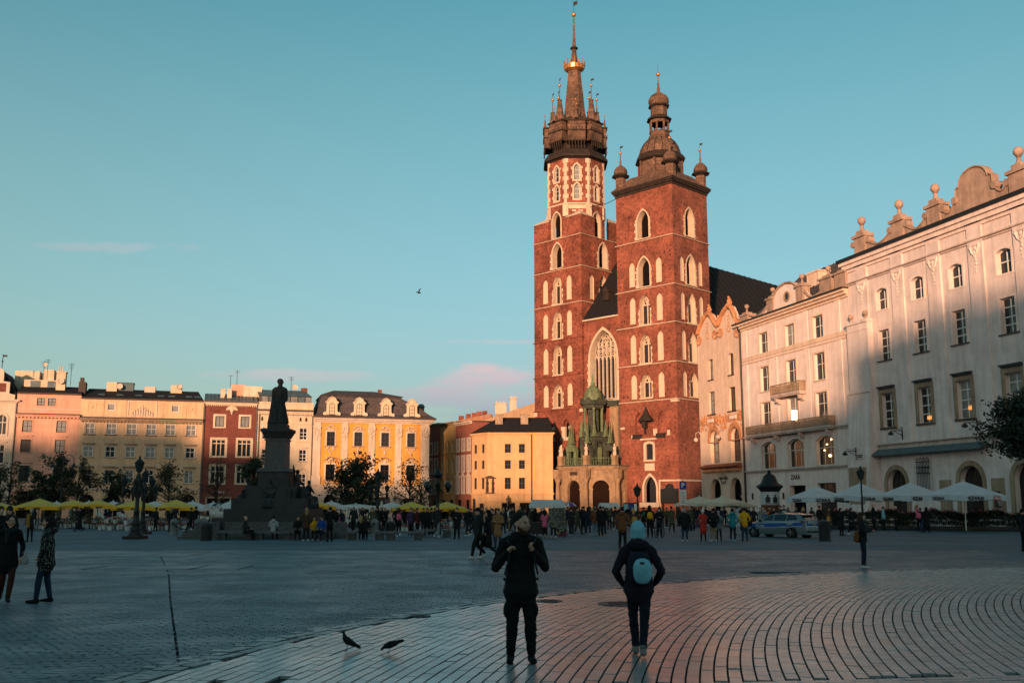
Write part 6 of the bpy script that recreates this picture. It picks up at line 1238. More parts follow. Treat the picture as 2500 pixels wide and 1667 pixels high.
POSES = {
    'stand': dict(L=[(.10, -.01, .50), (.11, .03, .08)], Rr=[(-.10, -.01, .50), (-.12, .02, .08)], la=[(.27, .04, 1.14), (.25, -.05, .90)], ra=[(-.27, .04, 1.14), (-.25, -.05, .90)]),
    'phone': dict(L=[(.10, -.01, .50), (.11, .03, .08)], Rr=[(-.10, -.03, .50), (-.13, .0, .08)], la=[(.26, .0, 1.15), (.07, -.27, 1.17)], ra=[(-.26, .0, 1.15), (-.05, -.29, 1.20)]),
    'walk': dict(L=[(.09, -.20, .53), (.08, -.27, .10)], Rr=[(-.09, .02, .49), (-.08, .32, .18)], la=[(.26, .12, 1.16), (.27, .15, .92)], ra=[(-.26, -.04, 1.15), (-.25, -.22, .97)]),
    'stride': dict(L=[(.09, .03, .49), (.08, .34, .20)], Rr=[(-.09, -.2, .53), (-.08, -.26, .10)], la=[(.26, -.05, 1.15), (.22, -.20, 1.0)], ra=[(-.26, .1, 1.15), (-.27, .1, .92)]),
    'pocket': dict(L=[(.10, -.02, .50), (.13, .02, .08)], Rr=[(-.10, .0, .50), (-.11, .03, .08)], la=[(.31, .07, 1.14), (.21, -.09, .97)], ra=[(-.31, .07, 1.14), (-.21, -.09, .97)]),
    'sit': dict(hip=.50, L=[(.12, -.42, .52), (.13, -.40, .09)], Rr=[(-.12, -.42, .52), (-.12, -.44, .09)], la=[(.25, -.06, .74), (.12, -.3, .66)], ra=[(-.25, -.06, .74), (-.1, -.32, .66)]),
}
def body_mesh(pose, coat=.88, fem=False, hood=False, head=None, voxel=.028, face=False, bulk=1.0, hemr=1.0, hands=None, ps=None, smooth=2, wr=0.0, skirt=False, lean=0.0, mats=None):
    p = ps or POSES[pose]; B = Body(); hz_ = p.get('hip', .93); dz = hz_ - .93; w = .175 if fem else .195
    nk = V3(0, lean + .01, 1.50 + dz); hc = V3(*(head or (0, lean - .02, 1.635 + dz)))
    # trunk
    k = bulk
    B.limb([(0, 0, hz_ - .02), (0, lean * .4, 1.08 + dz), (0, lean * .8, 1.27 + dz), (0, lean, 1.40 + dz)], [.155 * k * (1.05 if fem else 1), .14 * k * (.92 if fem else 1), .165 * k, .15 * k], 1, 14, [.72, .74, .74, .62])
    B.limb([(-w + .04, lean, 1.43 + dz), (w - .04, lean, 1.43 + dz)], [.075 * k, .075 * k], 1, side=(0, 1, 0))
    if coat < .86 or 'hip' not in p:
        h0 = min(coat, .9)
        if 'hip' not in p: B.limb([(0, lean * .5, 1.15), (0, 0, .95), (0, .0, max(coat, .3) + .03)], [.15 * k, .172 * k, (.175 + (.9 - h0) * .12) * k * hemr], 1, 14, [.8, .8, .85])
    B.limb([nk, hc + V3(0, .02, -.05)], [.06, .055], 0)
    # head with jaw, nose, brow, ears
    B.ball(hc + V3(0, .015, .04), .098, 0, (.80, 1.0, 1.05)); B.ball(hc + V3(0, -.015, -.04), .075, 0, (.86, .95, 1.15)); B.ball(hc + V3(0, -.098, -.005), .02, 0, (.8, 1.2, 1.5))
    for s in (-1, 1): B.ball(hc + V3(s * .079, .012, -.002), .024, 0, (.5, .9, 1.2))
    if face:
        B.ball(hc + V3(0, -.055, -.105), .03, 0); B.ball(hc + V3(0, -.088, .032), .022, 0, (2.0, .7, .6)); B.ball(hc + V3(0, -.088, -.052), .018, 0, (1.3, .8, .7))
        for s in (-1, 1): B.ball(hc + V3(s * .048, -.062, -.022), .028, 0)
    if hood: B.limb([(-.10, lean + .06, 1.49 + dz), (0, lean + .12, 1.50 + dz), (.10, lean + .06, 1.49 + dz)], [.06, .085, .06], 1, side=(0, 0, 1))
    else: B.limb([(-.05, lean + .03, 1.49 + dz), (.05, lean + .03, 1.49 + dz)], [.062, .062], 1, side=(0, 1, 0))
    # legs
    for key, s in (('L', 1), ('Rr', -1)):
        hip = V3(s * .085, 0, hz_ - .04); kn, an = V3(*p[key][0]), V3(*p[key][1]); t = .82 if fem else .92
        B.limb([hip, hip.lerp(kn, .5), kn], [.108 * t, .102 * t, .080 * t], 2); B.limb([kn, kn.lerp(an, .35), an + V3(0, 0, .03)], [.080 * t, .078 * t, .060 * t], 2)
        up = .04 if an.z < .12 else 0.0; tz = an.z - .045 if an.z < .14 else an.z - .12
        B.limb([an + V3(0, .035, -.035), V3(an.x + s * .02, an.y - .165, tz)], [.049, .042], 3, sq=[1, .75]); B.limb([an + V3(0, 0, .04), an + V3(0, .01, -.03)], [.048, .045], 3)
    # arms and hands
    for key, s in (('la', 1), ('ra', -1)):
        sh = V3(s * w, lean, 1.42 + dz); el, wr_ = V3(*p[key][0]), V3(*p[key][1]); t = .9 if fem else 1.0
        if lean: el = el + V3(0, lean, 0); wr_ = wr_ + V3(0, lean, 0)
        B.limb([sh, sh.lerp(el, .5), el], [.068 * t * k, .06 * t * k, .052 * t * k], 1); B.limb([el, el.lerp(wr_, .4), wr_], [.052 * t * k, .05 * t * k, .042 * t], 1)
        if hands: hands(B, s, el, wr_)
        else: d = (wr_ - el).normalized(); B.limb([wr_ + d * .02, wr_ + d * .075], [.033, .036], 0, sq=[.7, .6]); B.limb([wr_ + d * .08, wr_ + d * .13 + V3(0, -.01, -.01)], [.03, .018], 0, sq=[.5, .5]); B.limb([wr_ + d * .04 + V3(-s * .02, -.01, 0), wr_ + d * .09 + V3(-s * .035, -.03, 0)], [.013, .011], 0)
    return B.mesh('person', mats or [SKIN] * 4, voxel, smooth, wr), hc
HAIRM = {}
def hair_mesh(style):
    if style in HAIRM: return HAIRM[style]
    b = MB()
    if style in ('short', 'long', 'bun'):
        b.ball((0, .028, .055), .104, 12, 8, (.86, .98, 1.0))
        if style == 'long': b.tube([(0, .05, .08), (0, .085, -.04), (0, .09, -.18), (0, .07, -.27)], [.09, .098, .085, .04], 10); b.ball((.07, .02, -.06), .045, 7, 5, (.7, 1, 2)); b.ball((-.07, .02, -.06), .045, 7, 5, (.7, 1, 2))
        if style == 'bun': b.ball((0, .135, .06), .05, 8, 6)
    elif style == 'beanie': b.ball((0, .015, .06), .112, 12, 8, (.84, .98, 1.05)); b.lathe([(.098, .03), (.1, .07), (.094, .08)], 12, (0, .012), 0, 1.12)
    elif style == 'cap': b.ball((0, .02, .062), .106, 12, 8, (.84, 1, .95)); b.xy([(-.07, -.08), (-.05, -.165), (.05, -.165), (.07, -.08)], .058, .072)
    elif style == 'hood': b.ball((0, .03, .03), .128, 12, 8, (.85, .95, 1.12)); b.tube([(0, .05, -.05), (0, .06, -.16)], [.11, .11], 10)
    elif style == 'bald': b.ball((0, .04, .02), .095, 10, 7, (.84, .9, .8))
    HAIRM[style] = b.mesh('hair', SKIN, True); return HAIRM[style]
BM = {}
HC = dict(dark=cloth('dark_hair', (.012, .009, .008)), brown=cloth('brown_hair', (.045, .022, .012)), blond=cloth('blond_hair', (.30, .19, .09)), grey=cloth('grey_hair', (.25, .24, .23)))
CC = dict(black=(.008, .008, .009), char=(.018, .019, .021), navy=(.010, .013, .026), jeans=(.018, .032, .06), ljeans=(.10, .16, .21), khaki=(.19, .13, .075), camel=(.24, .115, .05), rust=(.15, .055, .02), maroon=(.07, .012, .016), white=(.55, .55, .53),
          teal=(.015, .17, .20), yellow=(.62, .29, .01), red=(.42, .035, .02), green=(.01, .09, .05), pink=(.55, .10, .17), grey=(.16, .16, .165), lgrey=(.33, .33, .34), olive=(.055, .055, .03), brown=(.06, .03, .018), orange=(.55, .22, .02), purple=(.06, .03, .08), blue=(.02, .06, .25), beige=(.40, .30, .20), cyan=(.20, .42, .50), tan=(.45, .20, .04))
def cm_(n): return HC[n[2:]] if n.startswith('h:') else cloth(n, CC[n])
def person(label, px, py, h=1.72, face=0, pose='stand', top='black', legs='black', shoes='black', hair='dark', hs='short', coat=.86, fem=False, hood=False, group=None, Y=None, z=0.0, bulk=1.0):
    key = (pose, coat, fem, hood, bulk)
    if key not in BM: BM[key] = body_mesh(pose, coat, fem, hood, bulk=bulk)
    me, hc = BM[key]; o = inst('person', me, None, gp(px, py, Y) + V3(0, 0, z), R(face)); s = h / 1.745; o.scale = (s, s, s); tag(o, label, 'person', group)
    for i, m in enumerate((SKIN, cm_(top), cm_(legs), cm_(shoes))): o.material_slots[i].link = 'OBJECT'; o.material_slots[i].material = m
    hm_ = inst('hair' if hs not in ('beanie', 'cap', 'hood') else {'beanie': 'beanie', 'cap': 'cap', 'hood': 'hood'}[hs], hair_mesh(hs), o, hc); hm_.material_slots[0].link = 'OBJECT'; hm_.material_slots[0].material = HC[hair] if hair in HC else cm_(hair)
    return o
PACK = {}
def backpack(p, label, c, h=1.72, cat='backpack', back=.2, z=1.22, s=1.0):
    if 'p' not in PACK:
        b = MB(); b.rbox((0, 0, 0), (.155, .1, .21), 2.8); b.rbox((0, .07, -.07), (.11, .06, .11), 2.8, 12, 8); me = b.mesh('backpack', SKIN, True)
        st = MB()
        for q in (-.1, .1): st.tube([(q, -.06, .15), (q, -.2, .24), (q * 1.1, -.33, .16), (q * 1.25, -.3, -.05)], .018, 5)
        PACK['p'] = me, st.mesh('strap', SKIN)
    me, st = PACK['p']; k = h / 1.745 * s; M = Matrix.Rotation(p.rotation_euler[2], 4, 'Z')
    o = inst('backpack', me, None, p.location + M @ V3(0, back * k, z * h / 1.745), p.rotation_euler); o.scale = (k, k, k); o.material_slots[0].link = 'OBJECT'; o.material_slots[0].material = cm_(c); tag(o, label, cat)
    q = inst('strap', st, o); q.material_slots[0].link = 'OBJECT'; q.material_slots[0].material = cm_('char'); return o
def bag(p, label, c, off=(.33, -.02, .72), s=1.0):
    if 'b' not in PACK:
        b = MB(); b.lathe([(.12, -.16), (.15, -.1), (.12, .08), (.05, .13)], 10, (0, 0), 0, .45); b.tube([(-.07, 0, .1), (-.05, 0, .25), (.05, 0, .25), (.07, 0, .1)], .012, 5); PACK['b'] = b.mesh('handbag', SKIN, True)
    M = Matrix.Rotation(p.rotation_euler[2], 4, 'Z'); o = inst('handbag', PACK['b'], None, p.location + M @ Vector(off), p.rotation_euler); o.scale = (s, s, s); o.material_slots[0].link = 'OBJECT'; o.material_slots[0].material = cm_(c); return tag(o, label, 'bag')
# ---- the crowd, one by one
P = person
P('man in dark bomber jacket and cap striding left of the bearded man', 1167, 1364, 1.80, -60, 'walk', 'char', 'black', 'white', 'black', 'cap', hood=True)
a = P('woman in long black coat walking beside the man in the cap', 1191, 1364, 1.72, -75, 'stride', 'black', 'black', 'white', 'dark', 'long', .55, True); bag(a, 'black shoulder bag hanging from the woman in the long black coat', 'black', (.05, -.25, .85), 1.3)
P('person in camel coat and dark scarf looking at a phone', 1216, 1338, 1.75, -25, 'phone', 'camel', 'jeans', 'black', 'brown', 'short', .62)
P('person in brown coat half hidden behind the camel coat', 1202, 1330, 1.72, -20, 'pocket', 'brown', 'jeans', 'brown', 'brown', 'short', .7)
P('man in black looking down at his phone right of the stone benches', 1116, 1316, 1.76, -10, 'phone', 'black', 'black', 'black', 'dark', 'short')
P('man in black jacket walking towards the yellow parasol', 1143, 1309, 1.75, -40, 'walk', 'black', 'char', 'white', 'dark', 'short')
a = P('person in beige jacket standing before the amber corner house', 1246, 1296, 1.78, 160, 'stand', 'beige', 'khaki', 'black', 'brown', 'short'); backpack(a, 'small white pack on the back of the beige jacket', 'white', 1.78)
a = P('woman in dark hooded coat at the postcard stall', 1307, 1309, 1.70, 170, 'pocket', 'char', 'black', 'black', 'dark', 'long', .75, True, True); backpack(a, 'dark rucksack on the woman at the postcard stall', 'black', 1.7)
a = P('woman wrapped in a pink and blue patterned blanket at the stall', 1330, 1312, 1.62, 175, 'phone', 'pink', 'black', 'beige', 'dark', 'long', .78, True)
P('person in black with white trainers beside the postcard rack', 1351, 1312, 1.68, 190, 'pocket', 'black', 'black', 'white', 'dark', 'hood', .8)
um_p = P('person in dark clothes under the union flag umbrella', 1392, 1302, 1.70, 60, 'phone', 'char', 'char', 'black', 'dark', 'short')
P('man in olive jacket striding past the umbrella', 1409, 1304, 1.76, 80, 'walk', 'olive', 'olive', 'black', 'brown', 'short')
P('man in black coat and flat cap before the church porch', 1425, 1303, 1.80, 10, 'stand', 'black', 'char', 'black', 'black', 'cap', .7)
P('dark figure with hood right of the flat cap before the porch', 1436, 1305, 1.75, 180, 'pocket', 'navy', 'jeans', 'white', 'black', 'hood')
P('man in rust leather jacket with white collar and pale jeans', 1453, 1306, 1.72, 175, 'pocket', 'rust', 'ljeans', 'white', 'brown', 'short')
P('tall man in black facing the rust leather jacket', 1466, 1307, 1.84, 200, 'stand', 'black', 'black', 'black', 'dark', 'short')
P('man in black with bright yellow shoes before the church', 1473, 1307, 1.80, -30, 'stand', 'black', 'black', 'orange', 'dark', 'short')
a = P('woman in white coat walking towards the church', 1493, 1288, 1.70, 180, 'walk', 'white', 'black', 'black', 'dark', 'long', .7, True); backpack(a, 'dark rucksack on the white coat', 'navy', 1.7)
P('man in brown hooded jacket with hands in pockets seen from behind', 1519, 1339, 1.82, 175, 'pocket', 'rust', 'black', 'maroon', 'dark', 'short', .84, hood=True, bulk=1.08)
a = P('person in ochre knitted hat and dark jacket seen from behind', 1547, 1326, 1.66, 185, 'stand', 'brown', 'black', 'black', 'orange', 'beanie'); backpack(a, 'tan leather rucksack with thin straps below the ochre hat', 'tan', 1.66)
a = P('man in black hood left of the bicycle', 1586, 1312, 1.86, 178, 'stand', 'black', 'black', 'black', 'black', 'hood'); backpack(a, 'yellow rucksack on the man in the black hood', 'yellow', 1.86)
a = P('walker in black with white trainers behind the yellow rucksack', 1571, 1294, 1.74, 180, 'walk', 'black', 'char', 'white', 'dark', 'short'); backpack(a, 'green rucksack on the walker near the lamp', 'green', 1.74)
cyc = P('person in black astride the bicycle', 1609, 1311, 1.74, 0, 'phone', 'black', 'black', 'black', 'dark', 'short')
P('stout person in black top and blue jeans with white shoes', 1671, 1321, 1.72, 180, 'pocket', 'black', 'jeans', 'white', 'grey', 'short', .82, bulk=1.22)
P('woman in red checked coat and white beret seen from behind', 1716, 1320, 1.66, 178, 'pocket', 'red', 'black', 'black', 'white', 'beanie', .56, True)
a = P('man in black jacket and khaki trousers right of the red coat', 1741, 1321, 1.72, 180, 'pocket', 'black', 'khaki', 'white', 'dark', 'short', bulk=1.1); backpack(a, 'black rucksack on the man in khaki trousers', 'black', 1.72)
a = P('woman in grey coat beside the khaki trousers', 1754, 1320, 1.60, 170, 'stand', 'grey', 'navy', 'black', 'grey', 'short', .75, True); bag(a, 'small black handbag beside the grey coat', 'black')
P('woman in teal hooded jacket with black leggings and pale shoes', 1788, 1321, 1.72, 165, 'pocket', 'teal', 'black', 'cyan', 'dark', 'short', .84, True, True)
P('woman in pale lilac coat behind the teal jacket', 1800, 1306, 1.64, 180, 'stand', 'lgrey', 'lgrey', 'black', 'lgrey', 'hood', .6, True)
a = P('man in bright yellow jacket with dark jeans', 1817, 1320, 1.76, 185, 'pocket', 'yellow', 'jeans', 'black', 'dark', 'short'); bag(a, 'black shoulder bag at the hip of the yellow jacket', 'black', (-.3, 0, .95))
for l, px, py, kw in [('blond woman in black right of the police car roof', 1962, 1296, dict(hair='blond', hs='long', fem=True, face=60)), ('woman with long brown hair and pale top beside the police car', 1983, 1296, dict(hair='brown', hs='long', fem=True, face=10, top='char')),
                      ('man in black with a black cap above the litter bin', 2001, 1293, dict(hair='black', hs='cap', face=20, legs='jeans', h=1.82)), ('woman with long hair carrying a tan bag by the terrace hedge', 2023, 1296, dict(hair='brown', hs='long', fem=True, face=30, top='brown')),
                      ('man in grey at the end of the terrace hedge', 2040, 1290, dict(hair='grey', top='grey', face=0)), ('woman in long black coat looking at her phone by the hedge', 2053, 1307, dict(hair='dark', hs='long', fem=True, pose='phone', coat=.5, face=30)),
                      ('woman in open black coat walking along the hedge', 2079, 1307, dict(hair='dark', hs='long', fem=True, pose='walk', coat=.55, face=20, shoes='white'))]:
    a = P(l, px, py, **{**dict(h=1.72), **kw})
    if 'tan bag' in l: bag(a, 'round tan bag carried beside the hedge', 'tan', (-.25, -.2, .92), 1.3)

gl = P('girl in dark jacket and white trainers looking at her phone beside the pale paving', 2103, 1387, 1.68, 75, 'phone', 'black', 'navy', 'white', 'brown', 'long', .88, True); backpack(gl, 'rust brown rucksack slung low on the girl with white trainers', 'rust', 1.68, 'backpack', .19, 1.0, .9)
a = P('person in black hood walking along the terrace hedge with another', 2248, 1300, 1.70, 120, 'walk', 'black', 'jeans', 'black', 'dark', 'short', hood=True); backpack(a, 'pink rucksack on the walker by the terrace hedge', 'pink', 1.70, s=1.1)
P('woman with long black hair and long black coat beside the pink rucksack', 2262, 1300, 1.76, 150, 'stride', 'black', 'black', 'black', 'dark', 'long', .4, True)
P('person in black partly cut by the right edge of the picture', 2497, 1346, 1.75, 100, 'stand', 'black', 'black', 'black', 'dark', 'short')
# terrace guests standing or sitting behind the hedge
for l, px, Y, kw in [('bald man in black on the café terrace beside the lamp post', 2133, 78, dict(hs='bald', hair='grey', h=2.0)), ('guest with dark hair and pale top beside the terrace parasol pole', 2157, 79, dict(top='cyan', h=1.78)),
                     ('bald man in black seated between two terrace parasols', 2187, 78, dict(hs='bald', hair='grey', h=1.84)), ('woman in pink top on the terrace behind the pink rucksack', 2240, 78, dict(top='pink', hair='blond', hs='long', fem=True, h=1.92))]:
    P(l, px, None, Y=Y, face=60, **kw)
for l, px, kw in [('woman with pale scarf left of the police car', 1829, dict(hs='long', fem=True, top='char')), ('woman in black left of the police car bonnet', 1840, dict(hs='long', fem=True)), ('man in grey jacket behind the police car windscreen', 1857, dict(top='grey', hair='grey')), ('woman with glasses behind the police car bonnet', 1864, dict(hair='blond', hs='long', top='lgrey', fem=True)), ('child in blue top behind the police car roof', 1868, dict(top='blue', h=1.45)),
                  ('man in black behind the police car light bar', 1890, dict()), ('tall man in front of the poster column', 1906, dict(h=1.86)), ('second tall man before the poster column', 1915, dict(h=1.9, top='navy')), ('person in dark coat right of the light bar', 1924, dict(h=1.72, hs='long', fem=True))]:
    P(l, px, None, Y=72 + (px % 5), **{**dict(h=1.74, face=random.uniform(-40, 40), pose='stand'), **kw})
# benches, monument steps
for l, px, py, kw in [('man in dark coat sitting on the stone bench with his side turned', 599, 1318, dict(face=90, top='char', legs='black', hs='bald', hair='brown', bulk=1.15)), ('person in pale hooded jacket with a strap across the back on the bench', 668, 1317, dict(face=178, top='lgrey', legs='navy', hood=True)),
                      ('woman in black with a blue belt bag sitting on the bench', 728, 1318, dict(face=10, fem=True, hs='long')), ('woman in bright yellow jacket sitting on the bench', 767, 1319, dict(face=20, top='yellow', hs='long', fem=True, shoes='white')), ('person in blue jacket sitting bent on the bench', 786, 1319, dict(face=-10, top='blue', legs='navy')),
                      ('person in pink jacket sitting by the monument steps', 832, 1300, dict(face=-60, top='pink', legs='jeans')), ('first of two women in black sitting together with their backs turned', 882, 1318, dict(face=180, hs='long', fem=True, hair='blond')), ('second of two women in black sitting together on the bench', 892, 1318, dict(face=190, hs='long', fem=True, hair='brown'))]:
    P(l, px, py, **{**dict(h=1.72, pose='sit'), **kw})
P('woman with long fair hair and white trainers standing with her back turned by the bench', 749, 1321, 1.76, 180, 'pocket', 'brown', 'black', 'white', 'blond', 'long', .72, True)
P('man in black standing right of the seated group at the bench', 806, 1322, 1.80, -150, 'phone', 'black', 'black', 'black', 'dark', 'short')
P('man in long dark coat and white shirt with carrier bag at the last bench', 1066, 1312, 1.85, 10, 'walk', 'char', 'grey', 'white', 'brown', 'short', .7)
a = P('woman with fair hair in black right of the long bench', 974, 1311, 1.74, 185, 'walk', 'black', 'black', 'white', 'brown', 'long', .84, True); backpack(a, 'pink rucksack at the benches', 'pink', 1.74)
for l, px, kw in [('person in dark top with a white print behind the long bench', 1003, dict(top='purple', face=20)), ('man in maroon jacket behind the long bench', 1019, dict(top='maroon', face=60)), ('woman in blue jeans behind the long bench', 1034, dict(legs='jeans', face=30, fem=True)), ('woman in black facing the camera behind the long bench', 1043, dict(hs='long', fem=True, face=0)), ('man in dark coat with his back turned left of the white shirt', 1053, dict(face=180, hs='cap', hair='char')),
                  ('woman with long hair beside the left parasol of the right-hand pair', 931, dict(hs='long', fem=True, face=0))]:
    P(l, px, 1306 if px > 940 else 1293, **{**dict(h=1.72), **kw})
# flower market, left
for l, px, py, kw in [('bearded man in black with a knitted hat behind the two strolling women', 23, 1372, dict(h=1.85, hs='beanie', hair='char', face=0)), ('broad man in black cut by the left edge', 1, 1402, dict(h=1.86, face=40, bulk=1.15, hair='brown')), ('woman in yellow patterned scarf standing under the parasol', 76, 1322, dict(h=1.72, face=0, top='char', hs='short', hair='grey', fem=True)),
                      ('florist in green fleece bending over the buckets', 175, 1284, dict(h=1.70, face=180, top='green', hair='dark')), ('woman in long black dress striding past the flower buckets', 195, 1297, dict(h=1.72, face=-60, pose='walk', coat=.25, fem=True, hair='dark')),
                      ('man in black at the flower stall right of the twin lamp', 381, 1296, dict(face=150)), ('woman with fair hair and dark coat near the first stone bollard', 418, 1299, dict(face=180, hair='blond', hs='long', fem=True, coat=.7)), ('person in black bending beside the bollard chain', 466, 1300, dict(face=-70, pose='walk')), ('tall person in black right of the chain', 478, 1299, dict(face=170, h=1.8))]:
    P(l, px, py, **{**dict(h=1.72), **kw})
q = gp(76, 1322); b = MB(); b.tube([(q.x - .1, q.y - .14, 1.42), (q.x, q.y - .2, 1.38), (q.x + .1, q.y - .14, 1.42)], .06, 8); b.tube([(q.x - .03, q.y - .2, 1.4), (q.x - .04, q.y - .24, 1.0), (q.x, q.y - .22, .75)], [.08, .09, .07], 8); tag(b.build('scarf', mat('yellow_scarf', (.30, .15, .02), var=.8, scale=12), None, True), 'long yellow and black scarf worn under the brightest parasol', 'scarf')
# dark-clothed people too small to tell apart
rc = random.Random(21)
def fill(n, x0, x1, y0, y1, label, group):
    for k in range(n):
        px = x0 + (x1 - x0) * (k + rc.uniform(.1, .9)) / n
        P(label, px, None, rc.uniform(1.6, 1.82), rc.choice([0, 180, 60, -60, 150, -150]) + rc.uniform(-25, 25), rc.choice(['stand', 'walk', 'pocket', 'stand', 'phone', 'stride']), rc.choice(['black', 'char', 'navy', 'black', 'char', 'olive']), rc.choice(['black', 'jeans', 'char', 'navy']), rc.choice(['black', 'black', 'white']), rc.choice(['dark', 'brown', 'dark', 'grey', 'blond']), rc.choice(['short', 'long', 'short']), rc.choice([.86, .84, .65]), False, False, group, Y=rc.uniform(y0, y1))
for n_, x0, x1, w in ((11, 1300, 1430, 'before the left half of the church porch'), (12, 1430, 1562, 'before the right half of the church porch'), (11, 1562, 1700, 'between the church lamp post and the parking sign')): fill(n_, x0, x1, 72, 96, 'small dark-clothed person in the crowd ' + w, 'distant crowd ' + w)
fill(17, 1075, 1300, 70, 95, 'small dark-clothed person in the crowd in front of the amber corner house', 'distant crowd before the amber house')
fill(14, 790, 1075, 66, 88, 'small dark-clothed person among the stalls right of the monument', 'distant people right of the monument')
fill(15, 20, 560, 84, 95, 'small dark-clothed person among the flower stalls', 'distant people at the flower market')
fill(14, 1650, 1830, 74, 98, 'small dark-clothed person in the crowd before the gabled house', 'distant crowd before the gabled house')
fill(7, 1935, 2080, 78, 86, 'small dark-clothed person before the cream house', 'distant people before the cream house')
# ================================================================ monument
MX, MY = -14.9, 64.0
MONS = mat('monument_stone', (.030, .031, .033), var=.3, scale=3, rough=.7, speck=.2); MONG = mat('monument_granite', (.065, .065, .068), var=.3, scale=6, speck=.4, rough=.6)
mon = thing('monument', 'dark bronze statue of a cloaked man on a tall stone pedestal with seated figures', 'monument', (MX, MY, 0), 0)
b = MB()
for w, z0, z1 in ((3.6, 0, .35), (3.1, .35, 1.15), (2.55, 1.15, 1.7), (2.2, 1.7, 2.34), (1.5, 2.34, 3.1)): b.box(-w, w, -w, w, z0, z1)
b.box(-.95, .95, -.95, .95, 3.1, 4.0); b.box(-1.3, 1.3, -1.75, 1.75, 2.34, 2.9); b.build('plinth', MONS, mon)
b = MB(); b.xy([(-1.05, -1.05), (1.05, -1.05), (1.05, 1.05), (-1.05, 1.05)], 4.0, 4.2, .9); b.xy([(-.66, -.66), (.66, -.66), (.66, .66), (-.66, .66)], 4.2, 6.1, .96); b.box(-.7, .7, -.7, .7, 5.95, 6.05); b.build('pedestal', MONG, mon)
b = MB(); b.xy([(-.68, -.68), (.68, -.68), (.68, .68), (-.68, .68)], 6.1, 6.5, 1.3); b.box(-.92, .92, -.92, .92, 6.5, 6.68); b.box(-.58, .58, -.58, .58, 6.68, 7.0); b.build('pedestal_cap', MONS, mon)
B = Body()
B.limb([(0, 0, 7.05), (-.02, 0, 7.7), (0, 0, 8.5), (.02, 0, 9.1)], [.62, .46, .34, .36], 0, 16, [.8, .8, .75, .72]); B.limb([(-.3, 0, 9.25), (.3, 0, 9.25)], [.17, .17], 0, side=(0, 1, 0)); B.limb([(-.38, 0, 9.2), (-.42, .1, 8.6), (-.2, -.3, 8.2)], [.17, .16, .12], 0); B.limb([(.38, 0, 9.2), (.46, -.05, 8.6), (.28, -.25, 8.35)], [.17, .15, .1], 0)
B.limb([(0, 0, 9.35), (.03, 0, 9.6)], [.17, .15], 0); B.ball((.04, 0, 9.72), .2, 0, (.95, .85, 1.15)); B.ball((.23, 0, 9.70), .05, 0); B.ball((-.02, .0, 9.77), .2, 0, (1, .9, .95)); B.limb([(-.35, .2, 9.0), (-.5, .25, 7.6), (-.55, .2, 7.05)], [.2, .26, .3], 0)
for k in range(7): a = k * .9; B.limb([(.34 * math.cos(a), .3 * math.sin(a), 8.4), (.62 * math.cos(a), .5 * math.sin(a), 7.1)], [.06, .1], 0)
B.limb([(.3, -.3, 7.05), (.55, -.35, 7.02)], [.1, .07], 0)
inst('statue', B.mesh('statue', [BRONZE], .04, 1), mon).scale = (.92, .92, 1)
def bronze_fig(x, y, z, rot, s, arm=0, wing=0):
    B = Body(); B.limb([(0, 0, .5), (0, 0, .85), (0, .02, 1.1)], [.24, .19, .2], 0, sq=[.8] * 3); B.limb([(-.18, .0, 1.12), (.18, 0, 1.12)], [.09, .09], 0, side=(0, 1, 0)); B.limb([(0, 0, 1.2), (0, -.02, 1.34)], [.07, .06], 0); B.ball((0, -.03, 1.43), .12, 0, (.85, 1, 1.1))
    for q in (-1, 1): B.limb([(q * .12, 0, .5), (q * .16, -.45, .52)], [.15, .12], 0); B.limb([(q * .16, -.45, .5), (q * .18, -.5, .02)], [.13, .16], 0)
    B.limb([(0, -.1, .45), (0, -.45, .1)], [.3, .3], 0)
    B.limb([(.22, 0, 1.1), (.34, -.1, .85), (.2, -.35, .7)], [.075, .07, .05], 0)
    B.limb([(-.22, 0, 1.1), (-.42, -.05, 1.4), (-.62, -.1, 1.75)] if arm else [(-.22, 0, 1.1), (-.34, -.1, .85), (-.1, -.35, .8)], [.075, .065, .045], 0)
    if wing: B.limb([(-.2, .1, .6), (-.7, .1, .75), (-1.0, 0, .95), (-.85, -.1, .6)], [.22, .2, .12, .05], 0)
    o = inst('allegory_figure', B.mesh('allegory_figure', [BRONZE], .05, 2), mon, (x, y, z), R(rot)); o.scale = (s, s, s)
bronze_fig(0, -1.55, 1.75, 0, 1.15); bronze_fig(-1.6, -.6, 1.85, -60, 1.15); bronze_fig(1.35, -.3, 2.2, 75, 1.25, 1); bronze_fig(.55, -1.5, 1.5, 30, .7); bronze_fig(2.2, -.5, 1.2, 250, 1.0, 0, 1); bronze_fig(-2.0, .9, 1.8, -120, 1.1); bronze_fig(1.8, 1.2, 1.8, 140, 1.1)
# pale ring wall with steps
b = MB()
for x0, x1 in ((-3.6, -2.2), (-1.9, 5.2)): b.box(MX + x0, MX + x1, MY - 4.4, MY - 4.0, 0, .95)
for k in range(3): b.box(MX - 4.4 + .15 * k, MX + 4.6, MY - 5.2 + .35 * k, MY - 3.7, 0 if k == 0 else .16 * k + .002, .16 * (k + 1))
tag(b.build('monument_steps', MONG), 'grey stone steps and low wall around the statue monument', 'steps')
def cp(root, loc, rot=0, label=None, sc_=None, group=None):
    r = root.copy(); COL.objects.link(r); r.location = loc; r.rotation_euler = (0, 0, rot)
    if sc_: r.scale = (sc_,) * 3
    if label: r['label'] = label
    if group: r['group'] = group
    for ch in list(root.children):
        c = ch.copy(); COL.objects.link(c); c.parent = r
        for g_ in ch.children: d = g_.copy(); COL.objects.link(d); d.parent = c
    return r
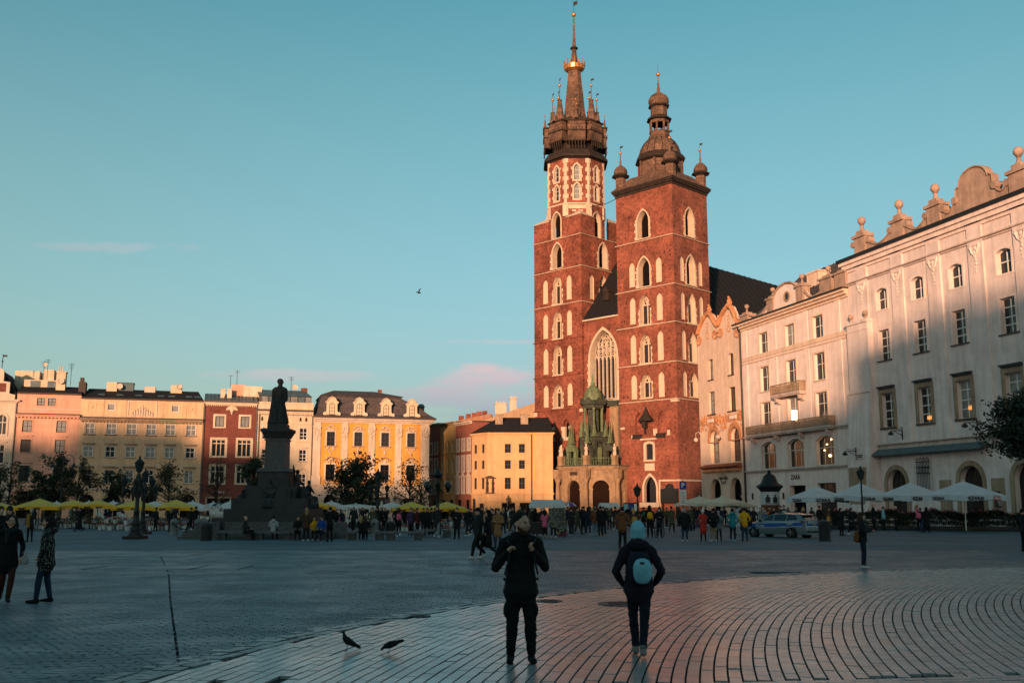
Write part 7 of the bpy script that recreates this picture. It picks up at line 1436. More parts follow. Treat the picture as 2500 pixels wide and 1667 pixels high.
# ---- benches
bn = thing('stone_bench', 'x', 'bench', group='stone benches in front of the monument')
MB().box(-1.08, 1.08, -.26, .26, .36, .47).build('seat', GRANITE, bn)
lg = MB().box(-.22, .22, -.22, .22, 0, .357).mesh('leg', DARKSTONE); inst('leg', lg, bn, (-.78, 0, 0)); inst('leg', lg, bn, (.78, 0, 0))
bl = ['leftmost stone bench where the man in the dark coat sits', 'stone bench under the person in the pale hooded jacket', 'stone bench under the yellow and blue jackets', 'stone bench with the two women in black', 'long stone bench right of the two women in black', 'rightmost stone bench beside the man in the white shirt']
for i, (px, l) in enumerate(zip((579, 669, 757, 894, 988, 1060), bl)):
    if i == 0: bn.location = gp(px, 1317); bn['label'] = l
    else: cp(bn, gp(px, 1317 - (6 if i == 5 else 0)), 0, l)
# ---- bollards and chains
bo = thing('stone_bollard', 'x', 'bollard', group='stone bollards round the monument'); b = MB(); b.lathe([(.28, 0), (.28, .15), (.25, .2), (.24, .75), (.27, .82), (.2, 1.0), (.08, 1.08)], 14); b.build('body', plaster('bollard_granite', (.20, .20, .195), var=.25, speck=.3), bo, True); b = MB(); circ(b, 0, .78, .05, .02, 8, -.3, -.26); b.build('ring', IRON, bo)
bx = [(426, 66), (485, 66), (497, 70), (631, 66), (880, 64), (915, 65), (902, 70)]; bt = ['grey stone bollard right of the twin lamp', 'grey stone bollard behind the black litter bin, front one', 'grey stone bollard behind the black litter bin, rear one', 'grey stone bollard between the two sitters on the left benches', 'grey stone bollard behind the two seated women in black, left one', 'grey stone bollard right of the two seated women in black', 'grey stone bollard furthest behind the two seated women in black']
for i, ((px, Y), l) in enumerate(zip(bx, bt)):
    p = gp(px, None, Y)
    if i == 0: bo.location = p; bo['label'] = l
    else: cp(bo, p, 0, l)
for (a, Ya), (c, Yc), l in (((426, 66), (485, 66), 'iron chain between the bollards right of the twin lamp'), ((497, 70), (631, 66), 'iron chain behind the first stone bench'), ((631, 66), (880, 64), 'iron chain in front of the monument steps'), ((880, 64), (915, 65), 'iron chain between the bollards by the two women in black')):
    p, q = gp(a, None, Ya), gp(c, None, Yc); b = MB()
    n = 14; b.tube([tuple(p.lerp(q, k / n) + V3(0, -.3, .78 - 1.5 * (k / n) * (1 - k / n))) for k in range(n + 1)], .035, 5); tag(b.build('chain', IRON), l, 'chain')
# ---- litter bins
def litter(px, py, h, l, r=.32):
    o = thing('litter_bin', l, 'bin', gp(px, py)); b = MB(); b.lathe([(r, 0), (r, .06), (r * .94, .08), (r * .98, h * .72), (r * 1.04, h * .74), (r * 1.04, h * .78)], 14); b.build('drum', IRON, o); b = MB(); b.lathe([(r * .98, h * .78), (r * .9, h * .93), (r * .5, h), (.02, h * 1.01)], 14); b.box(-r * .5, r * .5, -r * 1.0, -r * .8, h * .8, h * .88); b.build('lid', IRON, o, True)
litter(506, 1319, .98, 'black litter bin with domed lid left of the first bench'); litter(953, 1306, .9, 'small black litter bin behind the long bench'); litter(2011, 1320, 1.12, 'tall black litter bin right of the police car', .33)
# ---- lamps
def lantern(mb, gl, x, y, z, s=1.0):
    mb.lathe([(.06 * s, z), (.14 * s, z + .05 * s), (.16 * s, z + .08 * s)], 6, (x, y)); gl.lathe([(.15 * s, z + .08 * s), (.26 * s, z + .5 * s)], 6, (x, y)); mb.lathe([(.29 * s, z + .5 * s), (.3 * s, z + .54 * s), (.1 * s, z + .74 * s), (.05 * s, z + .78 * s), (.07 * s, z + .84 * s), (.02 * s, z + .95 * s)], 6, (x, y))
    for k in range(6): a = k * math.pi / 3; mb.tube([(x + .15 * s * math.cos(a), y + .15 * s * math.sin(a), z + .08 * s), (x + .26 * s * math.cos(a), y + .26 * s * math.sin(a), z + .5 * s)], .015 * s, 4)
LGL = mat('lantern_glass', (.035, .04, .042), rough=.15, var=.2, bump=0)
def candelabra(l, loc, n=4, globe=False, s=1.0):
    o = thing('street_lamp', l, 'street lamp', loc); b = MB(); b.box(-.55, .55, -.55, .55, 0, .18); b.lathe([(.45, .18), (.42, .3), (.3, .45), (.32, .6), (.22, .75), (.26, .9), (.18, 1.05), (.16, 1.5), (.19, 1.55), (.12, 1.7), (.11, 3.1), (.15, 3.15), (.2, 3.4), (.12, 3.5), (.1, 3.75)], 12); b.build('column', IRON, o, True)
    a_, g_ = MB(), MB()
    for k in range(4): a_.tube([(.05 * math.cos(k * 1.57), .05 * math.sin(k * 1.57), 3.6), (.09 * math.cos(k * 1.57), .09 * math.sin(k * 1.57), 3.9)], .02, 4)
    if not globe: lantern(a_, g_, 0, 0, 3.8, 1.05)
    else: a_.lathe([(.1, 3.75), (.3, 3.9), (.34, 4.0), (.1, 4.4), (.03, 4.6)], 8)
    for k in range(n):
        a = 2 * math.pi * k / n + .5; x, y = .78 * math.cos(a), .78 * math.sin(a)
        a_.tube([(0, 0, 3.2), (x * .5, y * .5, 2.75), (x, y, 2.85), (x, y, 3.0)], [.05, .04, .035, .05], 6)
        if globe: g_.ball((x, y, 3.3), .27, 10, 7); a_.lathe([(.12, 3.0), (.2, 3.1), (.05, 2.8)], 8, (x, y))
        else: lantern(a_, g_, x, y, 2.95, .72); a_.lathe([(.02, 2.35), (.09, 2.5), (.12, 2.75), (.05, 2.95)], 8, (x, y))
    a_.build('arm', IRON, o); g_.build('lantern', LGL, o); o.scale = (s, s, s); return o
candelabra('large black five-lantern street lamp in front of the yellow house', gp(333, 1315)); candelabra('second black street lamp just behind the large five-lantern one', gp(349, None, 69), s=.92); candelabra('black street lamp with lanterns behind the two seated women', gp(921, None, 80), 3); candelabra('black street lamp with globe arms near the side street', gp(1068, None, 70), 2, True)
def curly(l, px, Y, h):
    o = thing('street_lamp', l, 'street lamp', gp(px, None, Y)); b = MB(); b.tube([(0, 0, 0), (0, 0, 1.2), (0, 0, h)], [.14, .09, .05], 8); b.build('pole', IRON, o); b = MB()
    for s in (-1, 1):
        b.tube([(s * .03, 0, h - .5)] + [(s * (.6 - .55 * math.cos(a)), 0, h - .45 + .55 * math.sin(a)) for a in [math.pi * k / 9 for k in range(10)]] + [(s * 1.15, 0, h - .75)], .035, 5); b.tube([(s * .5 + s * .22 * math.cos(a), 0, h - .42 + .22 * math.sin(a)) for a in [k * .7 for k in range(9)]], .025, 5)
        b.tube([(s * .02, 0, h - 1.2), (s * .9, 0, h - 1.25)], .03, 5)
    b.build('arm', IRON, o); b = MB()
    for s in (-1, 1): b.lathe([(.05, h - .7), (.1, h - .85), (.2, h - 1.05), (.26, h - 1.15), (.2, h - 1.18)], 10, (s * 1.15, 0))
    b.build('lamp_head', IRON, o)
curly('tall curled double-arm lamp in front of the pink house', 145, 108, 7.1); curly('tall curled double-arm lamp in front of the golden palace', 831, 104, 6.6)
def postlamp(l, px, Y, h, s=1.0):
    o = thing('street_lamp', l, 'street lamp', gp(px, None, Y)); b = MB(); b.lathe([(.2, 0), (.2, .3), (.12, .5), (.07, 1.0), (.06, h - .9 * s), (.1, h - .88 * s), (.05, h - .85 * s)], 10); b.build('column', IRON, o, True); a_, g_ = MB(), MB(); lantern(a_, g_, 0, 0, h - .95 * s, s); a_.build('lantern_frame', IRON, o); g_.build('lantern', LGL, o)
postlamp('single lantern lamp post in front of the church tower', 1557, 84, 3.75, 1.2); postlamp('single lantern lamp post on the terrace before the sloping buttress', 2107, 77, 4.9, 1.15); postlamp('small lantern lamp post before the amber corner house', 1242, 130, 3.2, 1.2)
# ---- trees
LEAFD = mat('dark_leaf', (.018, .030, .014), rough=.6, var=.5, scale=1.3, bump=0); LEAFO = mat('autumn_leaf', (.045, .042, .016), rough=.6, var=.5, scale=1.3, bump=0); LEAFN = mat('near_leaf', (.016, .026, .013), rough=.6, var=.5, scale=2, bump=0)
BARK = mat('bark', (.02, .016, .012), rough=.9, var=.3, scale=6, bump=.6)
def tree(l, px, Y, h, w, z0, n, leaf, m, seed, clump=26, loc=None, flat=1.0):
    rg = random.Random(seed); o = thing('tree', l, 'tree', loc or gp(px, None, Y)); b = MB(); tips = []
    b.tube([(0, 0, 0), (rg.uniform(-.1, .1), 0, h * .35), (rg.uniform(-.15, .15), rg.uniform(-.1, .1), h * .7), (0, 0, h * .95)], [.13, .1, .06, .02], 7)
    for k in range(clump):
        f = rg.uniform(.0, 1); zc = z0 + (h - z0) * f; rad = w / 2 * (math.sin(math.pi * (.18 + .78 * f)) ** .7) * rg.uniform(.45, 1.05); a = rg.uniform(0, 6.28); st = z0 * .75 + (zc - z0 * .75) * .55
        p = V3(rad * math.cos(a), rad * math.sin(a), zc); m1 = V3(p.x * .5 + rg.uniform(-.15, .15), p.y * .5, st + (zc - st) * .6); b.tube([(0, 0, st), m1, p], [.045, .03, .01], 5); tips.append(p); tips.append(m1.lerp(p, .55))
        for _ in range(2): q = p + V3(rg.gauss(0, .3), rg.gauss(0, .3), rg.gauss(.1, .25)) * (w / 4); b.tube([m1, q], [.02, .006], 4); tips.append(q)
    b.build('trunk', BARK, o)
    r2 = np.random.default_rng(seed); T = np.array([tuple(t) for t in tips]); c = T[r2.integers(0, len(T), n)] + r2.normal(0, 1, (n, 3)) * np.array([.16, .16, .12 * flat]) * w / 2.6
    u_ = r2.normal(0, 1, (n, 3)); u_ /= np.linalg.norm(u_, axis=1)[:, None]; v_ = np.cross(u_, r2.normal(0, 1, (n, 3))); v_ /= np.linalg.norm(v_, axis=1)[:, None]; sz = leaf * r2.uniform(.6, 1.3, (n, 1))
    q = np.stack([c - u_ * sz, c - v_ * sz * .5, c + u_ * sz, c + v_ * sz * .5], 1).reshape(-1, 3); f = np.arange(4 * n).reshape(-1, 4)
    me = bpy.data.meshes.new('crown'); me.from_pydata(q.tolist(), [], f.tolist()); me.materials.append(m); inst('crown', me, o)['kind'] = 'stuff'; return o
for a in [('dark leafy tree at the left edge before the ornate house', 18, 112, 6.4, 4.6, 1.9, 1500, .16, LEAFO, 1, 24), ('dense dark tree in front of the pink house', 128, 112, 6.9, 5.0, 1.8, 3800, .17, LEAFD, 2, 34), ('slim dark tree beside the dense one before the pink house', 186, 110, 6.4, 3.4, 1.8, 1600, .15, LEAFO, 3, 22), ('small leafy tree before the left part of the yellow house', 268, 112, 5.3, 4.2, 1.8, 2200, .15, LEAFD, 4), ('thin leafy tree before the right part of the yellow house', 408, 110, 5.9, 4.6, 1.8, 2000, .15, LEAFO, 5),
          ('nearly bare tree in front of the red brick house', 525, 110, 7.0, 4.2, 2.2, 260, .12, LEAFO, 6, 40), ('green tree left of the statue pedestal', 617, 108, 6.6, 3.2, 3.0, 2000, .16, LEAFD, 7), ('dense dark fir-like tree in front of the golden palace', 872, 104, 6.4, 5.8, 1.3, 5200, .17, LEAFD, 8, 40), ('sparse autumn tree before the right end of the golden palace', 1000, 104, 5.9, 5.0, 1.9, 1000, .13, LEAFO, 9, 36), ('small bare tree left of the side street', 1028, 108, 4.6, 3.2, 1.8, 280, .12, LEAFO, 10, 30)]: tree(*a)
tree('dark round-crowned tree reaching in at the right edge', 0, 0, 7.1, 4.5, 4.5, 17000, .10, LEAFN, 11, 80, V3(26.4, 50, 0), .8)
# ---- parasols
def parasol(l, px, Y, za, ze, hw, m, text=None, tm=None, group=None, rot=0, sub=None, val=.26, cat='parasol', name='parasol'):
    o = thing(name, l, cat, gp(px, None, Y), R(rot), group); b = MB(); n = 6; rg = random.Random(int(px))
    V = [(0, 0, za)]; F = []
    for k in range(4):
        for i in range(n):
            t = i / n; x0, y0 = [(-1, -1), (1, -1), (1, 1), (-1, 1)][k]; x1, y1 = [(-1, -1), (1, -1), (1, 1), (-1, 1)][(k + 1) % 4]
            V.append(((x0 + (x1 - x0) * t) * hw, (y0 + (y1 - y0) * t) * hw, ze + .08 * math.sin(math.pi * t) + rg.uniform(-.015, .015)))
    for k in range(4 * n): F.append((0, 1 + k, 1 + (k + 1) % (4 * n)))
    b.add(V, F); b.build('canopy', m, o); bf = MB()
    for k in range(4 * n):
        p, q = V[1 + k], V[1 + (k + 1) % (4 * n)]; bf.face(p, q, (q[0] * 1.01, q[1] * 1.01, q[2] - val * rg.uniform(.93, 1.05)), (p[0] * 1.01, p[1] * 1.01, p[2] - val * rg.uniform(.93, 1.05)))
    bf.build('valance', MATS[m.name + '_valance'] if m.name + '_valance' in MATS else m, o)
    b = MB(); b.tube([(0, 0, .05), (0, 0, za)], .035, 6); b.ball((0, 0, za + .04), .06, 6, 4)
    for k in range(8): i = 1 + k * n // 2; v = V[i]; b.tube([(0, 0, za - .1), (v[0], v[1], v[2] - .03)], .015, 4)
    b.build('pole', WHITEF if m.name != 'yellow_canvas' else ZINC, o); MB().box(-.35, .35, -.35, .35, 0, .08).build('base', DARKSTONE, o)
    if text:
        for i, x in enumerate((-.55, .1) if not sub else (-.5,)): lettering(text, val * (.78 if not sub else .85), tm, o, (x * hw if not sub else -.5 * hw, -hw * 1.03 - .01, ze - val * .5), (R(90), 0, 0), bold=.012, sx=1.25, depth=.004)
        lettering(text, val * .75, tm, o, (hw * 1.03 + .01, -.3 * hw, ze - val * .5), (R(90), 0, R(90)), bold=.012, sx=1.2, depth=.004)
        lettering(text, val * .75, tm, o, (-hw * 1.03 - .01, .2 * hw, ze - val * .5), (R(90), 0, R(-90)), bold=.012, sx=1.2, depth=.004)
        if sub:
            MB().box(.35 * hw, .68 * hw, -hw * 1.03 - .012, -hw * 1.02, ze - val * .85, ze - val * .12).build('red_label', REDP, o); lettering(sub, val * .5, WHITEF, o, (.515 * hw, -hw * 1.03 - .02, ze - val * .5), (R(90), 0, 0), bold=.006, depth=.004)
            for s in (-.86, -.14): b = MB(); b.ball((s * hw, -hw * 1.03 - .008, ze - val * .42), .06, 6, 4, (1, .1, 1.3)); b.build('emblem', tm, o)
    return o
YEC = mat('yellow_canvas', (.62, .40, .075), rough=.8, var=.1, bump=.1); mat('yellow_canvas_valance', (.68, .33, .008), rough=.8, var=.1, bump=.1)
WHC = mat('white_canvas', (.50, .49, .47), rough=.85, var=.1, bump=.1); CRC = mat('cream_canvas', (.50, .44, .33), rough=.85, var=.1, bump=.1); BLC = mat('pale_blue_canvas', (.46, .48, .50), rough=.85, var=.1, bump=.1); REDP = mat('red_print', (.40, .02, .025), rough=.6, var=.05, bump=0)
yl = ['yellow market parasol cut by the left edge', 'brightest yellow market parasol above the polka-dot coat', 'yellow market parasol second from the polka-dot coat', 'yellow market parasol left of the twin lamp', 'yellow market parasol behind the twin lamp', 'yellow market parasol right of the twin lamp', 'yellow market parasol partly behind the monument', 'yellow market parasol right of the monument, left of a pair', 'yellow market parasol right of the monument, right of a pair']
for (px, Y, za, ze, hw, rt), l in zip([(-18, 84, 2.25, 1.72, 1.75, 20), (94, 80, 2.45, 1.78, 1.65, 14), (176, 86, 2.38, 1.84, 1.5, 25), (237, 86, 2.38, 1.86, 1.4, 20), (329, 82, 2.36, 1.74, 1.6, 12), (428, 81, 2.38, 1.72, 1.55, 14), (768, 82, 2.3, 1.8, 1.45, 20), (1004, 78, 2.2, 1.64, 1.45, 12), (1090, 78, 2.2, 1.64, 1.42, 14)], yl): parasol(l, px, Y, za, ze, hw, YEC, 'RMF', BLACKF, 'yellow market parasols', rt)
for i, (px, Y, za, ze, hw, l) in enumerate([(136, 96, 2.25, 1.8, 1.2, 'white parasol behind the first two yellow ones'), (215, 96, 2.3, 1.8, 1.3, 'white parasol between the second and third yellow ones'), (274, 96, 2.3, 1.8, 1.3, 'white parasol left of the twin lamp'), (376, 96, 2.3, 1.8, 1.3, 'white parasol right of the twin lamp'), (469, 95, 2.3, 1.75, 1.4, 'white parasol in front of the red brick house, left one'), (519, 93, 2.2, 1.62, 1.35, 'white parasol in front of the red brick house, middle one'), (560, 93, 2.3, 1.62, 1.4, 'white parasol in front of the red brick house beside the monument'), (808, 95, 2.3, 1.75, 1.4, 'white parasol right of the monument behind the yellow one'), (868, 98, 2.05, 1.75, 2.2, 'long white awning parasol under the dark fir-like tree'), (957, 95, 2.2, 1.7, 1.5, 'white parasol left of the pair of yellow ones')]): parasol(l, px, Y, za, ze, hw, WHC, group='white parasols before the far houses', rot=18)
ps_ = thing('closed_parasol', 'closed cream parasol standing left of the pair of yellow ones', 'parasol', gp(931, None, 88)); b = MB(); b.tube([(0, 0, 0), (0, 0, 1)], .04, 6); b.build('pole', ZINC, ps_); b = MB(); b.lathe([(.16, .9), (.2, 1.3), (.12, 2.0), (.03, 2.3)], 8); b.build('canopy', CRC, ps_)
for (px, Y, l), hw in zip([(1998, 84, 'pale café parasol furthest left on the right-hand terrace'), (2104, 82, 'pale café parasol behind the terrace lamp post'), (2227, 80, 'pale café parasol in front of the iron grille'), (2357, 75, 'pale café parasol in front of the widest doorway')], (1.75, 1.8, 1.85, 2.0)): parasol(l, px, Y, 3.68 - (0 if px > 2000 else .25), 2.62 - (0 if px > 2000 else .1), hw, BLC, 'SZARA', BLACKF, 'café parasols with black lettering', 22, 'PERŁA', .42)
for px, Y, l in ((1709, 96, 'cream parasol in front of the left arch of the gabled house'), (1768, 94, 'cream parasol in front of the right arch of the gabled house'), (1805, 96, 'small cream parasol beside the dark downpipe')): parasol(l, px, Y, 2.75 if px < 1800 else 2.2, 2.05 if px < 1800 else 1.9, 1.7 if px < 1800 else 1.2, CRC, group='cream parasols before the gabled house', rot=30)
# ---- market stalls by the church
st = thing('postcard_stall', 'white canopied postcard stall in front of the church, larger of two', 'stall', gp(1336, None, 62)); b = MB(); b.xy([(-1.12, -.9), (1.12, -.9), (1.12, .9), (-1.12, .9)], 1.92, 2.25, .78); b.build('canopy', BLC, st); b = MB()
for k in range(12): b.face((-1.12 + k * .187, -.91, 1.93), (-.94 + k * .187, -.91, 1.93), (-.94 + k * .187, -.93, 1.79), (-1.03 + k * .187, -.93, 1.74), (-1.12 + k * .187, -.93, 1.79))
b.build('valance', WHC, st); b = MB()
for x, y in ((-1.05, -.8), (1.05, -.8), (1.05, .8), (-1.05, .8)): b.tube([(x, y, 0), (x, y, 1.95)], .025, 5)
b.box(.05, 1.1, -.86, -.82, .6, 1.75); b.box(-1, 0, -.2, .8, .2, .9); b.build('rack', IRON, st); rg = random.Random(8); cards = [mat('card_%s' % n, c, rough=.5, var=.4, scale=30, bump=0) for n, c in (('a', (.13, .13, .12)), ('b', (.05, .06, .07)), ('c', (.09, .06, .05)), ('d', (.16, .15, .10)))]
cmz = [MB().box(-.045, .045, -.012, 0, -.06, .06).mesh('postcard', m) for m in cards]
for i in range(10):
    for j in range(8): inst('postcard', rg.choice(cmz), st, (.1 + i * .105, -.862, .68 + j * .138))
st2 = thing('market_stall', 'small white canopied stall before the right-hand porch arch', 'stall', gp(1487, None, 78)); b = MB(); b.xy([(-.78, -.7), (.78, -.7), (.78, .7), (-.78, .7)], 1.85, 2.1, .85); b.xy([(-.79, -.71), (.79, -.71), (.79, .71), (-.79, .71)], 1.72, 1.85); b.build('canopy', WHC, st2); b = MB()
for x, y in ((-.7, -.6), (.7, -.6), (.7, .6), (-.7, .6)): b.tube([(x, y, 0), (x, y, 1.8)], .02, 5)
b.build('post', IRON, st2)
fl = MB(); rg = random.Random(12); fcol = [cloth('flower_red', (.5, .03, .05)), cloth('flower_pink', (.55, .12, .2)), cloth('flower_white', (.55, .52, .45)), cloth('flower_yellow', (.6, .35, .03)), cloth('flower_green', (.03, .07, .02))]
def bouquet(mb, x, y, z, r, n=26, s=.05):
    for k in range(n): mb.mi = rg.randrange(5) if rg.random() > .35 else 4; a = rg.uniform(0, 6.28); q = r * math.sqrt(rg.random()); mb.ball((x + q * math.cos(a), y + q * math.sin(a), z + rg.uniform(0, r * .9)), rg.uniform(.6, 1.2) * s, 5, 4)
    mb.mi = 0
b = MB(); bouquet(b, 0, 0, .1, .38, 70, .07); b.lathe([(.25, 0), (.3, .15)], 8); tag(b.build('flower_pile', fcol, None, False, gp(1372, 1308)), 'bright pink and red souvenir flowers at the foot of the postcard rack', 'flowers')
ub = thing('umbrella', 'open union flag umbrella held in the crowd before the church', 'umbrella', um_p.location + V3(-.1, -.15, 0)); UB, UR, UW = cm_('blue'), cm_('red'), cm_('white')
b = MB(); n = 8
for k in range(n):
    a0, a1 = 2 * math.pi * k / n, 2 * math.pi * (k + 1) / n
    for j, (f0, f1) in enumerate(((0, .36), (.36, .64), (.64, 1))):
        for i, (r0, z0, r1, z1) in enumerate(((0.01, 2.16, .3, 2.09), (.3, 2.09, .58, 1.86))):
            A0, A1 = a0 + (a1 - a0) * f0, a0 + (a1 - a0) * f1; b.mi = (1 if j == 1 else (2 if k % 2 else 0)); b.face((r0 * math.cos(A0), r0 * math.sin(A0), z0), (r1 * math.cos(A0), r1 * math.sin(A0), z1), (r1 * math.cos(A1), r1 * math.sin(A1), z1), (r0 * math.cos(A1), r0 * math.sin(A1), z0))
b.build('canopy', [UB, UR, UW], ub); MB().tube([(0, 0, 1.1), (0, 0, 2.2)], .012, 5).build('shaft', IRON, ub)
# ---- flower buckets
BUCK = mat('white_bucket', (.55, .55, .53), rough=.5, var=.1, bump=0); bm_ = MB().lathe([(.10, 0), (.105, .02), (.15, .34), (.16, .35), (.14, .33)], 10).mesh('flower_bucket', BUCK)
bqs = []
for k in range(4): b = MB(); bouquet(b, 0, 0, .36, .17, 16, .045); bqs.append(b.mesh('flowers', fcol))
rg2 = random.Random(31)
for x0, x1, n, y0, y1, l in ((85, 118, 4, 80, 82, 'under the brightest yellow parasol'), (150, 235, 16, 84, 92, 'around the florist in green fleece'), (240, 300, 14, 78, 86, 'on the ground left of the twin lamp'), (305, 330, 6, 76, 80, 'just left of the twin lamp base'), (345, 480, 16, 78, 84, 'between the twin lamp and the black litter bin'), (1060, 1110, 10, 66, 72, 'under the right-hand yellow parasol of the pair'), (975, 1040, 8, 72, 78, 'under the left-hand yellow parasol of the pair')):
    for k in range(n):
        o = inst('flower_bucket', bm_, None, gp(x0 + (x1 - x0) * (k + rg2.uniform(.2, .8)) / n, None, rg2.uniform(y0, y1)) + V3(0, 0, rg2.choice([0, 0, 0, .45]))); tag(o, 'white flower bucket ' + l, 'bucket', 'white flower buckets ' + l)
        inst('flowers', rg2.choice(bqs), o)['kind'] = 'stuff'
for px, Y, l in ((185, 88, 'low flower stand under the yellow parasols before the pink house'), (270, 84, 'low flower stand left of the twin lamp'), (400, 82, 'low flower stand right of the twin lamp'), (1085, 70, 'flower stand under the right-hand pair of yellow parasols')):
    o = thing('flower_stand', l, 'flower stand', gp(px, None, Y)); b = MB(); b.box(-1.6, 1.6, 0, .7, .38, .43); b.box(-1.6, 1.6, .7, 1.3, .7, .75)
    for x in (-1.5, 0, 1.5): b.box(x - .03, x + .03, .05, .1, 0, .4); b.box(x - .03, x + .03, 1.2, 1.25, 0, .72)
    b.build('shelf', IRON, o); b = MB()
    for k in range(12): bouquet(b, -1.5 + .27 * k, .35 + (k % 2) * .6, .5 + (k % 2) * .3, .16, 10, .05)
    b.build('flowers', fcol, o)['kind'] = 'stuff'
# ---- horse carriage waiting before the red brick house
HORSE = cloth('white_horse', (.42, .40, .37))
def horse(l, px, Y, rot):
    B = Body(); B.limb([(-.65, 0, 1.12), (0, 0, 1.08), (.6, 0, 1.2)], [.30, .30, .28], 0, 12, [1.2] * 3, side=(0, 0, 1)); B.limb([(.65, 0, 1.3), (.95, 0, 1.7), (1.08, 0, 1.92)], [.2, .15, .11], 0, sq=[1, 1, 1]); B.limb([(1.05, 0, 1.95), (1.4, 0, 1.72)], [.12, .075], 0)
    for s in (-1, 1):
        B.limb([(.55, s * .14, .95), (.57, s * .15, .55), (.55, s * .15, .06)], [.11, .07, .05], 0); B.limb([(-.62, s * .15, .98), (-.55, s * .16, .72), (-.75, s * .16, .48), (-.7, s * .16, .06)], [.16, .12, .065, .05], 0); B.ball((1.02, s * .06, 2.06), .035, 0, (.7, .7, 1.8))
    B.limb([(-.9, 0, 1.25), (-1.05, 0, .9), (-1.05, 0, .6)], [.06, .08, .04], 0); return tag(inst('horse', B.mesh('horse', [HORSE], .04, 2), None, gp(px, None, Y), R(rot)), l, 'horse')
def carriage(l, px, Y, rot):
    o = thing('carriage', l, 'carriage', gp(px, None, Y), R(rot)); b = MB(); b.xz([(-.9, .6), (.9, .6), (1.1, 1.2), (.7, 1.0), (.2, .85), (-.5, .85), (-.9, 1.35), (-1.1, 1.3)], -.5, .5); b.box(.9, 1.5, -.4, .4, 1.0, 1.12); b.build('body', WHITEF, o); b = MB(); b.lathe([(.02, 0), (.75, -.28), (.8, -.45)], 10, (-.8, 0)); b.v = [(x, y, z + 2.2) for x, y, z in b.v]; b.build('hood', BLACKF, o)
    for x, r in ((-.75, .5), (.9, .38)):
        for s in (-.62, .62):
            b = MB(); ring(b, [(r * .9 * math.cos(k * math.pi / 8), r * .9 * math.sin(k * math.pi / 8)) for k in range(16)], [(r * math.cos(k * math.pi / 8), r * math.sin(k * math.pi / 8)) for k in range(16)], -.03, .03)
            for k in range(8): b.tube([(0, 0, 0), (r * .92 * math.cos(k * math.pi / 4), 0, r * .92 * math.sin(k * math.pi / 4))], .02, 4)
            b.build('wheel', WHITEF, o, False, (x, s, r))
horse('white horse standing before the red brick house, left one', 533, 88, 165); horse('white horse standing before the red brick house beside the monument', 560, 89, 170); carriage('white open horse carriage under the white parasols', 513, 93, 165); carriage('white horse carriage behind the twin street lamp', 318, 90, 12); carriage('white horse carriage behind the flower buckets left of the twin lamp', 268, 91, 12)
cab = thing('white_kiosk_cart', 'small white cart right of the monument under the trees', 'cart', gp(890, None, 86)); b = MB(); b.box(-1.5, 1.5, -.6, .6, .35, .75); b.box(-1.6, 1.6, -.7, .7, 1.75, 1.85)
for x in (-1.4, -.5, .5, 1.4):
    for y in (-.6, .6): b.box(x - .04, x + .04, y - .04, y + .04, .75, 1.75)
b.build('body', WHITEF, cab)
for x in (-1, 1): b = MB(); b.M = Matrix.Translation((x, -.62, .3)) @ Matrix.Rotation(R(90), 4, 'X'); b.lathe([(.3, -.06), (.3, .06)], 12); b.build('wheel', IRON, cab)
# ---- poster column, signs, notice boards
kc = gp(1882, None, 88); ko = thing('poster_column', 'round poster column with black bell-shaped roof before the cream house', 'advertising column', kc); b = MB(); b.lathe([(.85, 0), (.85, .5), (.78, .55), (.78, 3.1), (.82, 3.12)], 24); b.build('drum', cloth('poster_brown', (.10, .035, .02)), ko); b = MB(); b.lathe([(.79, 1.95), (.795, 1.95), (.795, 3.05), (.79, 3.05)], 24); b.build('poster', mat('poster_paper', (.42, .43, .44), rough=.6, var=.06, bump=0), ko)
b = MB(); b.lathe([(.84, 3.1), (.9, 3.25), (1.15, 3.5), (1.1, 3.6), (.75, 3.8), (.62, 4.1), (.48, 4.45), (.2, 4.65), (.1, 4.7), (.16, 4.82), (.05, 4.95)], 20); b.build('roof', IRON, ko, True)
for a in (-118, -72):
    x, y = .80 * math.cos(R(a)), .80 * math.sin(R(a)); M = Matrix.Translation((x, y, 2.45)) @ Matrix.Rotation(R(a + 90), 4, 'Z'); b = MB(); b.M = M; b.ball((0, 0, .3), .09, 8, 5, (1, .1, 1.2)); b.xz([(-.2, -.3), (.2, -.3), (.22, .1), (.08, .2), (-.08, .2), (-.22, .1)], -.012, 0); b.box(-.3, .3, -.01, 0, -.42, -.36); b.build('poster_figure', BLACKF, ko)
rg = random.Random(6); cl_ = [cm_('beige'), cm_('tan'), cm_('white')]
for k in range(14): a = R(-160 + k * 10); b = MB(); b.M = Matrix.Translation((.79 * math.cos(a), .79 * math.sin(a), rg.uniform(.9, 1.7))) @ Matrix.Rotation(a + R(90), 4, 'Z'); b.ball((0, 0, 0), rg.uniform(.05, .09), 6, 4, (1, .15, 1.4)); b.build('poster_face', rg.choice(cl_), ko)
sg = thing('parking_sign', 'blue parking sign with white panels on a pole before the church tower', 'sign', gp(1669, None, 82)); b = MB(); b.tube([(0, 0, 0), (0, 0, 3.9)], .04, 6); b.build('pole', ZINC, sg); MB().box(-.27, .27, -.07, -.045, 3.2, 3.8).build('blue_plate', cm_('blue'), sg); lettering('P', .5, WHITEF, sg, (0, -.08, 3.5), (R(90), 0, 0), bold=.02)
for z0, z1 in ((2.5, 3.15), (1.95, 2.45)):
    MB().box(-.26, .26, -.07, -.045, z0, z1).build('white_panel', WHITEF, sg); b = MB()
    for k in range(4): b.box(-.2, .2 - .05 * (k % 3), -.074, -.0705, z0 + .1 + k * (z1 - z0 - .15) / 4, z0 + .13 + k * (z1 - z0 - .15) / 4)
    b.build('print', BLACKF, sg)
